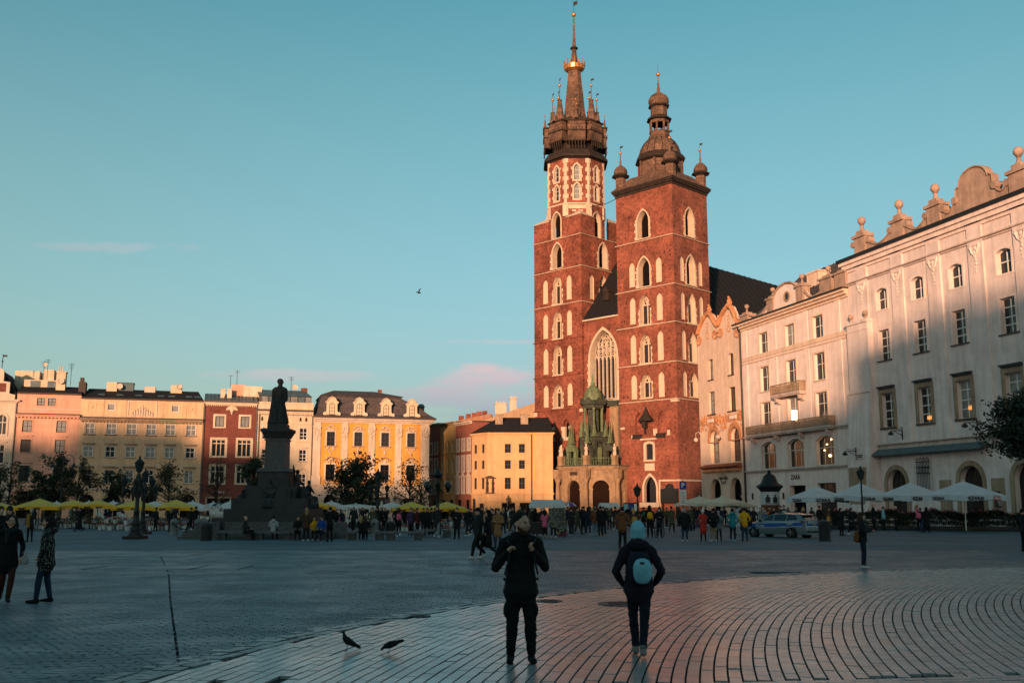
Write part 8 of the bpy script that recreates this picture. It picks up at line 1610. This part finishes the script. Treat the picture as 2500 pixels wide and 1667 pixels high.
bb = thing('memorial_board', 'large dark memorial board with crest at the foot of the church tower', 'memorial', church.matrix_basis @ V3(-1.6, -.3, 0), CH_R); b = MB(); b.xz([(-1.6, 2.2), (1.5, 2.2), (1.5, 4.3), (.7, 4.4), (.5, 4.9), (0, 5.1), (-.5, 4.9), (-.7, 4.4), (-1.6, 4.3)], -.2, .1); b.build('board', BRONZE, bb); b = MB(); b.box(-1.4, -1.2, -.1, .1, 0, 2.2); b.box(1.1, 1.3, -.1, .1, 0, 2.2); b.ball((0, -.2, 4.6), .3, 8, 5, (1, .4, 1)); b.build('support', BRONZE, bb)
nb = thing('notice_board', 'blue and white notice board beside the church lamp post', 'notice board', gp(1541, None, 100)); b = MB(); b.box(-.75, .75, -.05, .05, 1.15, 2.15); b.box(-.7, -.62, -.04, .04, 0, 1.15); b.box(.62, .7, -.04, .04, 0, 1.15); b.build('frame', IRON, nb)
for x, m in ((-.5, cm_('cyan')), (0, cm_('blue')), (.5, WHITEF)): MB().box(x - .2, x + .2, -.07, -.052, 1.25, 2.05).build('poster', m, nb)
mb_ = thing('menu_board', 'black menu board on the terrace at the right, white chalk lettering', 'menu board', gp(2449, None, 82.5), R(-20)); MB().box(-.55, .55, -.03, .03, 1.75, 3.05).build('board', BLACKF, mb_); b = MB(); b.box(-.45, -.4, 0, .05, 0, 1.75); b.box(.4, .45, 0, .05, 0, 1.75); b.build('post', BLACKF, mb_); lettering('BAR SZARA', .19, mat('chalk', (.5, .5, .5), var=0, bump=0), mb_, (0, -.04, 2.75), (R(90), 0, 0))
b = MB()
for k in range(3): b.box(-.35 + .05 * k, .35 - .05 * k, -.036, -.031, 2.25 - .16 * k, 2.31 - .16 * k)
b.build('print', MATS['chalk'], mb_)
fg = thing('flag', 'small flag with orange held up in the crowd by the amber house', 'flag', gp(1237, None, 80)); MB().tube([(0, 0, .9), (.1, 0, 2.75)], .02, 5).build('staff', WHITEF, fg); b = MB(); b.mi = 0; b.add([(.1, 0, 2.7), (.07, 0, 2.3), (.3, .05, 2.0), (.42, .06, 2.15), (.28, .02, 2.5)], [(0, 1, 2, 3, 4)]); b.mi = 1; b.add([(.085, -.01, 2.5), (.07, -.01, 2.3), (.3, .04, 2.0), (.33, .04, 2.1)], [(0, 1, 2, 3)]); b.build('cloth', [cm_('orange'), cm_('red')], fg)
# ---- terrace hedge with railing and pink flowers
H0, H1 = gp(2012, 1292), gp(2620, 1299); hd = (H1 - H0); hl = hd.length; ha = math.atan2(hd.y, hd.x)
fn = thing('terrace_railing', 'black iron railing along the foot of the terrace hedge', 'railing', H0, ha); b = MB(); b.tube([(0, 0, .95), (hl, 0, .95)], .025, 4); b.tube([(0, 0, .1), (hl, 0, .1)], .025, 4); b.build('rail', IRON, fn); br = MB().tube([(0, 0, .1), (0, 0, .95)], .012, 4).mesh('bar', IRON)
for k in range(130): inst('bar', br, fn, (hl * (k + .5) / 130, 0, 0))
pt = MB().box(-.035, .035, -.035, .035, 0, 1.1).mesh('post', IRON)
for k in range(10): inst('post', pt, fn, (hl * k / 9, 0, 0))
n = 26000; r2 = np.random.default_rng(3); c = np.stack([r2.uniform(0, hl, n), r2.normal(.45, .16, n), 0 * r2.uniform(0, 1, n)], 1); hz = 1.42 + .12 * np.sin(c[:, 0] * 1.7) + .07 * np.sin(c[:, 0] * 4.1); c[:, 2] = hz * (.55 + .45 * r2.uniform(0, 1, n) ** .7) * np.where(r2.random(n) < .25, .5, 1) + r2.normal(0, .04, n)
u_ = r2.normal(0, 1, (n, 3)); u_ /= np.linalg.norm(u_, axis=1)[:, None]; v_ = np.cross(u_, r2.normal(0, 1, (n, 3))); v_ /= np.linalg.norm(v_, axis=1)[:, None]; sz = .06 * r2.uniform(.6, 1.4, (n, 1)); q = np.stack([c - u_ * sz, c - v_ * sz * .6, c + u_ * sz, c + v_ * sz * .6], 1).reshape(-1, 3)
hg = thing('hedge', 'dark clipped terrace hedge with pink flowers along its top', 'hedge', H0, ha); me = bpy.data.meshes.new('foliage'); me.from_pydata(q.tolist(), [], np.arange(4 * n).reshape(-1, 4).tolist()); me.materials.append(LEAFD); inst('foliage', me, hg)['kind'] = 'stuff'
b = MB(); b.box(0, hl, .35, .75, 0, .35); b.build('planter', DARKSTONE, hg); b = MB(); rg = random.Random(14)
for k in range(330): x = hl * rg.random(); b.mi = 0 if rg.random() < .8 else 1; b.ball((x, rg.uniform(.2, .6), 1.42 + .12 * math.sin(x * 1.7) + .07 * math.sin(x * 4.1) + rg.uniform(-.1, .14)), rg.uniform(.03, .065), 5, 4)
b.build('flowers', [cloth('hedge_pink', (.50, .13, .17)), cloth('hedge_red', (.45, .05, .05))], hg)['kind'] = 'stuff'
LEGM = MB().tube([(0, 0, 0), (0, 0, .45)], .015, 4).mesh('leg', WHITEF)
for k in range(7):
    o = thing('cafe_chair', ['pale café chair behind the left end of the terrace hedge', 'pale café chair behind the middle of the terrace hedge', 'pale café chair behind the right end of the terrace hedge'][k // 3 if k < 6 else 2], 'chair', H0.lerp(H1, .18 + .1 * k) + V3(.4, 2.2, 0), R(40 * k), 'café chairs behind the hedge'); b = MB(); b.box(-.22, .22, -.22, .22, .44, .48); b.build('seat', WHITEF, o); MB().box(-.22, .22, .19, .22, .55, .9).build('backrest', WHITEF, o); [inst('leg', LEGM, o, (x, y, 0)) for x in (-.2, .2) for y in (-.2, .2)]
# ================================================================ police car (x forward)
SILV = mat('silver_paint', (.17, .205, .215), rough=.3, metal=.5, var=.04, bump=0, coat=.6); CGL = mat('car_glass', (.010, .022, .026), rough=.05, spec=.6, var=0, bump=0); BLUE = mat('police_blue', (.006, .07, .26), rough=.35, var=.03, bump=0); TYRE = mat('tyre_rubber', (.008, .008, .008), rough=.8, var=.1, bump=0); RIM = mat('alloy_rim', (.18, .18, .18), rough=.35, metal=.8, var=0, bump=0); TAIL = mat('tail_light', (.12, .006, .008), rough=.2, var=0, bump=0)
car = thing('police_car', 'silver police estate car with blue side stripe parked in the square', 'police car', gp(1905, None, 62.3), R(132))
# stations along the length: x, roof/bonnet height, belt height, half width at sill, belt, top
ST_ = [(2.27, .62, .55, .62, .66, .5), (2.15, .72, .62, .78, .80, .66), (1.8, .86, .76, .85, .87, .78), (1.25, .96, .88, .87, .89, .80), (1.0, 1.02, .92, .87, .89, .78), (.45, 1.32, .94, .87, .89, .66), (.1, 1.42, .95, .87, .89, .62), (-.6, 1.46, .96, .87, .89, .61), (-1.3, 1.43, .98, .87, .89, .60), (-1.75, 1.36, 1.0, .87, .88, .60), (-2.05, 1.12, 1.0, .86, .85, .64), (-2.2, .95, .92, .82, .82, .70), (-2.27, .62, .6, .78, .78, .7)]
b = MB(); rows = []
for x, t, bl_, ws, wb, wt in ST_: rows.append([(x, 0, .2), (x, -ws + .04, .2), (x, -ws, .34), (x, -wb, bl_ * .72), (x, -wb, bl_), (x, -wt, t - .03), (x, -wt * .55, t + .015), (x, 0, t + .03)])
for s in (1, -1):
    V = [(x, y * s, z) for r in rows for x, y, z in r]; m = 8; b.add(V, [(i * m + j, i * m + j + 1, (i + 1) * m + j + 1, (i + 1) * m + j) for i in range(len(rows) - 1) for j in range(m - 1)])
    for r, rev in ((rows[0], 0), (rows[-1], 1)): b.face(*[(x, y * s, z) for x, y, z in r])
b.build('body', SILV, car, True)
def side_pt(x, z, off=.012):
    X = [q[0] for q in ST_][::-1]; f = lambda k: np.interp(x, X, [q[k] for q in ST_][::-1]); t, bl_, ws, wb, wt = (f(k) for k in range(1, 6))
    return (wb + off if bl_ * .72 <= z <= bl_ else (ws + (wb - ws) * max(0, (z - .34)) / (bl_ * .72 - .34) + off if z < bl_ else wb + (wt - wb) * (z - bl_) / max(t - .03 - bl_, .01) + off))
for s in (1, -1):
    for nm, pts, m in (('front_window', [(.82, .99), (.0, 1.0), (.0, 1.36), (.32, 1.30)], CGL), ('rear_window', [(-.08, 1.0), (-.9, 1.01), (-.9, 1.37), (-.08, 1.37)], CGL), ('quarter_window', [(-.98, 1.02), (-1.72, 1.08), (-1.5, 1.32), (-.98, 1.37)], CGL)):
        b = MB(); b.face(*[(x, s * side_pt(x, z), z) for x, z in pts]); b.build(nm, m, car)
    b = MB(); xs = np.linspace(2.0, -2.05, 16); zt = np.interp(xs, [-2.05, 2.0], [.93, .80]); zb = np.interp(xs, [-2.05, 2.0], [.72, .55])
    for i in range(15): b.add([(xs[i], s * side_pt(xs[i], zb[i], .008), zb[i]), (xs[i + 1], s * side_pt(xs[i + 1], zb[i + 1], .008), zb[i + 1]), (xs[i + 1], s * side_pt(xs[i + 1], zt[i + 1] * .97, .008), zt[i + 1]), (xs[i], s * side_pt(xs[i], zt[i] * .97, .008), zt[i])], [(0, 1, 2, 3)])
    b.build('blue_stripe', BLUE, car); b = MB()
    for i in range(30):
        x = 1.95 - i * .135
        for z in (np.interp(x, [-2.05, 2.0], [.70, .53]), np.interp(x, [-2.05, 2.0], [.95, .82])): y = s * side_pt(x, min(z, .9), .014); b.box(x - .035, x + .035, min(y, y + .002), max(y, y + .002), z - .018, z + .018)
    b.build('check_band', WHITEF, car)
    for x in (1.35, -1.28):
        w = MB(); w.M = Matrix.Translation((x, s * .80, .315)) @ Matrix.Rotation(R(90), 4, 'X'); w.lathe([(.2, -.11), (.30, -.11), (.315, -.08), (.315, .08), (.30, .11), (.2, .11)], 20); w.M = None; o = w.build('wheel', TYRE, car, True)
        w = MB(); w.M = Matrix.Translation((x, s * .80, .315)) @ Matrix.Rotation(R(90), 4, 'X'); w.lathe([(.21, -.10), (.21, .10)], 16)
        for k in range(5): a = k * 1.257; w.box(-.02, .02, -.02, .02, -.118, .118); w.tube([(0, 0, -s * .115), (.2 * math.cos(a), .2 * math.sin(a), -s * .108)], .035, 5)
        w.M = None; w.build('rim', RIM, o); w = MB(); w.M = Matrix.Translation((x, s * .79, .33)) @ Matrix.Rotation(R(90), 4, 'X'); w.lathe([(.37, -.09), (.375, -.088), (.375, .088), (.37, .09)], 20); w.M = None; w.build('wheel_arch', TYRE, car)
    b = MB(); b.ball((.82, s * .98, 1.0), .1, 8, 6, (.8, 1.1, .8)); b.build('mirror', IRON, car, True)
    for x in (.1, -.85): b = MB(); b.box(x - .1, x + .1, s * .9 - .015, s * .9 + .015, .85, .89); b.build('door_handle', SILV, car)
    b = MB(); b.add([(-2.02, s * .70, 1.02), (-2.06, s * .88, 1.0), (-1.8, s * .905, .98), (-2.2, s * .84, .88), (-2.24, s * .5, .92), (-2.19, s * .5, 1.0)], [(0, 1, 3, 4, 5), (1, 2, 3)]); b.build('tail_light', TAIL, car)
    b = MB(); b.ball((2.05, s * .68, .68), .14, 8, 6, (1, 1, .6)); b.build('headlight', LGL, car, True)
    lettering('POLICJA', .17, WHITEF, car, (.85 if s < 0 else .85, s * .915, .69), (R(90), 0, R(0) if s < 0 else R(180)), depth=.004); lettering('G584', .2, WHITEF, car, (-1.2, s * .915, .84), (R(90), 0, R(0) if s < 0 else R(180)), depth=.004)
b = MB(); b.add([(-1.78, -.52, 1.35), (-1.78, .52, 1.35), (-2.06, .58, 1.10), (-2.06, -.58, 1.10)], [(0, 1, 2, 3)]); b.v = [(x - .022, y, z + .014) for x, y, z in b.v]; b.build('rear_screen', CGL, car); b = MB(); b.add([(.95, -.68, 1.04), (.95, .68, 1.04), (.42, .58, 1.33), (.42, -.58, 1.33)], [(0, 1, 2, 3)]); b.v = [(x + .02, y, z + .02) for x, y, z in b.v]; b.build('windscreen', CGL, car)
b = MB(); b.box(-.3, .0, -.58, .58, 1.50, 1.60); b.build('light_bar', BLACKF, car); b = MB(); b.box(-.31, -.302, -.2, .2, 1.52, 1.58); b.build('light_panel', WHITEF, car); b = MB(); b.xz([(-1.72, 1.42), (-2.0, 1.36), (-1.98, 1.33), (-1.72, 1.36)], -.56, .56); b.build('spoiler', SILV, car)
for y in (.52, -.52): b = MB(); b.tube([(.0, y, 1.48), (-.7, y, 1.51), (-1.6, y, 1.43)], .018, 5); b.build('roof_rail', SILV, car)
MB().box(-2.285, -2.24, -.26, .26, .74, .86).build('number_plate', BLACKF, car); lettering('G 584 CW', .1, WHITEF, car, (-2.292, 0, .8), (R(90), 0, R(-90)), depth=.003); b = MB(); b.box(-2.28, -2.2, -.62, -.34, .72, .86); b.box(-2.28, -2.2, .34, .62, .72, .86); b.build('rear_panel', BLUE, car); b = MB(); b.box(-2.31, -2.2, -.72, .72, .3, .42); b.build('bumper_insert', BLACKF, car); MB().box(-2.32, -2.25, -.6, .6, .43, .46).build('chrome_strip', RIM, car)
# ---- bicycle
bi = thing('bicycle', 'black bicycle standing in the crowd before the church', 'bicycle', gp(1609, 1312), R(62)); tr = MB()
def wheel_(x):
    b = MB(); ring(b, [(.31 * math.cos(k * math.pi / 12), .34 + .31 * math.sin(k * math.pi / 12)) for k in range(24)], [(.345 * math.cos(k * math.pi / 12), .34 + .345 * math.sin(k * math.pi / 12)) for k in range(24)], -.02, .02)
    for k in range(12): b.tube([(0, 0, .34), (.31 * math.cos(k * math.pi / 6), 0, .34 + .31 * math.sin(k * math.pi / 6))], .004, 3)
    b.build('wheel', TYRE, bi, False, (x, 0, 0))
wheel_(-.52); wheel_(.52)
for p in ([(-.52, 0, .34), (-.1, 0, .32), (.36, 0, .72), (.36, 0, .86), (-.18, 0, .82), (-.1, 0, .32)], [(-.52, 0, .34), (-.18, 0, .8)], [(.52, 0, .34), (.34, 0, .92), (.3, 0, 1.0)], [(-.18, 0, .8), (-.2, 0, .95)]): tr.tube(p, .018, 6)
tr.build('frame', IRON, bi); MB().tube([(.2, -.28, 1.0), (.32, -.2, 1.02), (.3, 0, 1.0), (.32, .2, 1.02), (.2, .28, 1.0)], .014, 5).build('handlebar', IRON, bi); b = MB(); b.ball((-.22, 0, .97), .12, 8, 5, (1.2, .6, .4)); b.build('saddle', IRON, bi, True)
# ---- pigeons and a bird on the wing
PIG = cloth('pigeon_grey', (.014, .015, .017)); PIGF = cloth('pigeon_feet', (.10, .03, .03))
def pigeon(l, px, py, rot, peck):
    B = Body()
    if not peck: B.limb([(-.10, 0, .10), (0, 0, .155), (.045, 0, .20)], [.042, .062, .045], 0, 12); B.limb([(.045, 0, .20), (.058, 0, .265)], [.038, .024], 0); B.ball((.066, 0, .288), .024, 0, (1.1, .9, .95)); B.limb([(.085, 0, .286), (.108, 0, .276)], [.007, .004], 0); B.limb([(-.09, 0, .105), (-.20, 0, .05)], [.035, .028], 0, sq=[.5, .35]); t = [(.03, .10)]
    else: B.limb([(-.10, 0, .15), (-.01, 0, .125), (.06, 0, .10)], [.045, .06, .042], 0, 12); B.limb([(.06, 0, .10), (.105, 0, .075)], [.034, .024], 0); B.ball((.118, 0, .06), .024, 0); B.limb([(.128, 0, .045), (.135, 0, .02)], [.007, .004], 0); B.limb([(-.10, 0, .155), (-.215, 0, .185)], [.035, .026], 0, sq=[.5, .35])
    for s in (-1, 1): B.limb([(.02, s * .05, .155 if not peck else .13), (-.12, s * .035, .105 if not peck else .16)], [.035, .014], 0, sq=[.35, .4], side=(0, 0, 1))
    o = tag(inst('pigeon', B.mesh('pigeon', [PIG], .007, 2), None, gp(px, py), R(rot)), l, 'pigeon'); o.scale = (.82,) * 3
    for s in (-1, 1): b = MB(); b.tube([(.0, s * .025, .1), (.005, s * .028, .012)], .005, 5); [b.tube([(.005, s * .028, .01), (.035, s * (.028 + q), .005)], .004, 4) for q in (-.015, 0, .015)]; b.build('leg', PIGF, o)
    return o
pigeon('upright dark pigeon, left of the two on the pale paving', 856, 1587, 188, False); pigeon('pecking dark pigeon, right of the two on the pale paving', 957, 1592, 186, True)
B = Body(); B.limb([(-.14, 0, 0), (0, 0, 0), (.12, 0, .02)], [.03, .06, .035], 0); B.limb([(0, .03, .03), (.02, .2, .16), (-.08, .34, .24)], [.05, .045, .015], 0, sq=[.4] * 3, side=(1, 0, 0)); B.limb([(0, -.03, .03), (.04, -.2, .10), (-.06, -.36, .12)], [.05, .045, .015], 0, sq=[.4] * 3, side=(1, 0, 0))
tag(inst('bird', B.mesh('bird', [PIG], .014, 1), None, V3(-5.9, 62, 15.15), R(205)), 'small dark bird flying in the open sky left of the towers', 'bird')
# ================================================================ the four people near the camera
def fist(dirf, curl):
    def f(B, s, el, wr_):
        d = (wr_ - el).normalized(); x = dirf(s); n_ = d.cross(x).normalized()
        B.limb([wr_ + d * .015, wr_ + d * .06], [.032, .038], 0, sq=[.7, .62], side=x)
        for k in range(4):
            ln = (.85, 1.0, .95, .75)[k]; o = wr_ + d * .075 + x * (.030 - .02 * k); a = o + d * .026 * ln + n_ * .012; c = a + (d * .004 + n_ * .03 * curl) * ln; e = c + (-d * .026 * curl + n_ * .008) * ln
            B.limb([o, a], [.0105, .0105], 0, 8); B.limb([a, c], [.0105, .0095], 0, 8); B.limb([c, e], [.0095, .0085], 0, 8)
        t0 = wr_ + d * .03 + x * .032; B.limb([t0, t0 + d * .03 + x * .014 + n_ * .012, t0 + d * .045 - x * .006 + n_ * .03], [.014, .012, .0095], 0, 8)
    return f
EYEW, EYEP = mat('eye_white', (.5, .47, .44), rough=.3, var=0, bump=0), mat('eye_dark', (.012, .009, .007), rough=.15, var=0, bump=0); LIP = mat('lip', (.30, .10, .08), rough=.5, var=0, bump=0)
def face_parts(o, hc, brow='dark', turn=0.0, lip=True):
    M = Matrix.Translation(hc) @ Matrix.Rotation(turn, 4, 'Z')
    for s in (-1, 1):
        b = MB(); b.M = M; b.ball((s * .032, -.078, .012), .0135, 10, 7); e = b.build('eye', EYEW, o, True); b = MB(); b.M = M; b.ball((s * .032 - (.003 if turn > 0 else 0), -.0895, .012), .006, 8, 6, (1, .5, 1)); b.build('pupil', EYEP, e)
        b = MB(); b.M = M; b.tube([(s * .015, -.101, .032), (s * .033, -.1, .040), (s * .052, -.085, .034)], [.004, .006, .003], 5); b.build('eyebrow', HC[brow], o)
    if lip: b = MB(); b.M = M; b.ball((0, -.098, -.053), .02, 10, 6, (1.1, .35, .35)); b.build('mouth', LIP, o, True)
def figure(label, px, py, h, face, pose, mats, hands=None, **kw):
    turn = kw.pop('turn', 0.0); me, hc = body_mesh('stand', ps=pose, hands=hands, voxel=.0095, face=True, mats=mats, smooth=3, **kw)
    if turn:   # turn the head on the neck
        v = np.zeros(len(me.vertices) * 3); me.vertices.foreach_get('co', v); v = v.reshape(-1, 3); w = np.clip((v[:, 2] - (hc.z - .13)) / .05, 0, 1) * (np.hypot(v[:, 0] - hc.x, v[:, 1] - hc.y) < .17); a = w * turn; x, y = v[:, 0] - hc.x, v[:, 1] - hc.y - .02
        v[:, 0] = hc.x + x * np.cos(a) - y * np.sin(a); v[:, 1] = hc.y + .02 + x * np.sin(a) + y * np.cos(a); me.vertices.foreach_set('co', v.ravel()); me.update()
    s = h / 1.745; o = tag(inst('person', me, None, gp(px, py), R(face)), label, 'person'); o.scale = (s, s, s); return o, hc
BLKJ = cloth('black_jacket', (.007, .007, .008)); BLKT = cloth('black_trousers', (.006, .006, .007)); PLUM = cloth('plum_jacket', (.014, .010, .018)); NAVYJ = cloth('dark_jeans', (.008, .012, .020)); BEARD = cloth('beard', (.030, .014, .007))
# bearded man, thumbs in the rucksack straps, head turned to his left
man, hc = figure('bearded man in black jacket and cargo trousers holding his rucksack straps', 1271, 1618, 1.80, 3, dict(L=[(.115, -.02, .50), (.13, .03, .08)], Rr=[(-.10, -.01, .50), (-.12, .05, .08)], la=[(.30, .03, 1.12), (.135, -.185, 1.335)], ra=[(-.31, .03, 1.11), (-.16, -.185, 1.325)]), [SKIN, BLKJ, BLKT, BLKT], fist(lambda s: V3(0, -1, .15).normalized(), 1.0), coat=.80, bulk=1.12, turn=.78, wr=.006, hemr=1.06)
T = Matrix.Translation(hc + V3(0, .02, 0)) @ Matrix.Rotation(.78, 4, 'Z') @ Matrix.Translation((0, -.02, 0)); face_parts(man, hc + V3(0, 0, 0), 'dark', .78)
b = MB(); b.M = T; b.ball((0, .034, .070), .099, 14, 9, (.85, 1.0, .9)); b.build('hair', HC['dark'], man, True)
B = Body(); B.limb([(-.072, -.005, -.035), (-.062, -.045, -.085), (0, -.085, -.115), (.062, -.045, -.085), (.072, -.005, -.035)], [.016, .03, .04, .03, .016], 0, 10); B.limb([(-.03, -.1, -.036), (0, -.106, -.031), (.03, -.1, -.036)], [.008, .009, .008], 0, 8); m_ = B.mesh('beard', [BEARD], .008, 2); o = inst('beard', m_, man); o.matrix_local = T
b = MB()
for s in (-1, 1): b.tube([(s * .17, -.10, 1.46), (s * .15, -.185, 1.42), (s * .145, -.20, 1.36), (s * .16, -.20, 1.2), (s * .2, -.13, 1.05)], .013, 6)
b.build('rucksack_strap', cm_('char'), man); b = MB(); b.tube([(-.11, .06, 1.47), (-.10, -.04, 1.49), (-.05, -.10, 1.44)], [.05, .035, .02], 8); b.tube([(.11, .06, 1.47), (.10, -.04, 1.49), (.05, -.10, 1.44)], [.05, .035, .02], 8); b.tube([(-.1, .07, 1.49), (0, .11, 1.52), (.1, .07, 1.49)], .05, 8); b.build('hood', BLKJ, man, True)
b = MB()
for s in (-1, 1): b.ball((s * .175, -.01, .62), .07, 8, 6, (.55, 1.1, 1.3)); b.tube([(s * .2, -.1, .99), (s * .2, -.02, .99)], .018, 5)
b.build('cargo_pocket', BLKT, man, True)
# woman in the pale blue beanie, walking away
bw2, hc = figure('woman in pale blue beanie and plum jacket walking away with a rucksack', 1556, 1602, 1.66, 176, dict(L=[(.075, -.14, .52), (.045, -.20, .09)], Rr=[(-.07, .02, .50), (-.035, .16, .11)], la=[(.315, .07, 1.13), (.215, -.12, .95)], ra=[(-.315, .07, 1.13), (-.215, -.12, .95)]), [SKIN, PLUM, NAVYJ, cloth('grey_trainer', (.20, .17, .15))], None, coat=.84, fem=True, hood=True, bulk=1.18, wr=.006, head=(0, .0, 1.64))
b = MB(); b.ball((0, .02, .05), .118, 16, 10, (.86, .98, 1.12)); b.lathe([(.10, -.06), (.106, -.03), (.104, .0)], 16, (0, .02), 0, 1.1); b.tube([(0, .08, -.06), (0, .06, .17)], .012, 5); b.build('beanie', cm_('cyan'), bw2, True, hc)
pk = backpack(bw2, 'navy and pale blue rucksack on the woman in the blue beanie', 'navy', 1.66, 'rucksack', .24, 1.19, 1.02); b = MB(); b.rbox((-.035, .085, -.035), (.125, .075, .165), 2.6); b.build('front_pocket', cm_('cyan'), pk, True); MB().box(-.06, 0, .13, .153, .055, .085).build('logo_patch', BLACKF, pk)
# two women strolling in from the left
pw, hc = figure('woman in black polka-dot jacket and flared jeans seen in profile', 121, 1471, 1.68, -78, dict(L=[(.085, -.10, .50), (.08, -.13, .08)], Rr=[(-.085, .02, .50), (-.08, .10, .09)], la=[(.27, .05, 1.14), (.22, -.10, .96)], ra=[(-.27, .05, 1.14), (-.22, -.10, .96)]), [SKIN, mat('polka_fabric', (.009, .009, .010), rough=.85, var=0, bump=0), cloth('flared_jeans', (.012, .024, .05)), BLKT], None, coat=.76, fem=True, bulk=1.14, hood=True, wr=.002)
m = MATS['polka_fabric']; t = m.node_tree; pr = t.nodes['Principled BSDF']; g = N(t, 'ShaderNodeTexCoord'); v = N(t, 'ShaderNodeTexVoronoi'); setv(v, Scale=27.0, Randomness=.5); t.links.new(g.outputs['Object'], v.inputs['Vector']); q = N(t, 'ShaderNodeMapRange'); setv(q, From_Min=.22, From_Max=.26, To_Min=1.0, To_Max=0.0); t.links.new(v.outputs['Distance'], q.inputs[0]); x = N(t, 'ShaderNodeMix', data_type='RGBA'); x.inputs['A'].default_value = (.009, .009, .010, 1); x.inputs['B'].default_value = (.45, .43, .38, 1); t.links.new(q.outputs[0], x.inputs['Factor']); t.links.new(x.outputs['Result'], pr.inputs['Base Color'])
face_parts(pw, hc); o = inst('hair', hair_mesh('long'), pw, hc); o.material_slots[0].link = 'OBJECT'; o.material_slots[0].material = HC['dark']
tw, hc = figure('woman in black coat, short skirt and brown tights walking from the left', 27, 1470, 1.70, 25, dict(L=[(.10, -.16, .53), (.06, -.26, .10)], Rr=[(-.07, .0, .49), (-.10, .16, .12)], la=[(.27, .06, 1.14), (.25, -.02, .92)], ra=[(-.29, .05, 1.14), (-.25, -.08, .93)]), [SKIN, BLKJ, cloth('brown_tights', (.045, .014, .010)), BLKT], None, coat=.72, fem=True, bulk=1.1, turn=.25, wr=.002)
face_parts(tw, hc, 'dark', .25); o = inst('hair', hair_mesh('long'), tw, hc); o.material_slots[0].link = 'OBJECT'; o.material_slots[0].material = HC['dark']
b = MB(); b.tube([(-.10, -.07, 1.47), (0, -.12, 1.45), (.10, -.07, 1.47), (.08, .08, 1.5), (-.08, .08, 1.5), (-.1, -.07, 1.47)], .045, 8); b.tube([(-.04, -.14, 1.43), (-.05, -.17, 1.2)], [.05, .03], 7); b.build('scarf', cm_('char'), tw, True)
bag(tw, 'white cloth bag hanging from the woman in brown tights', 'lgrey', (.30, -.03, .84), .62)
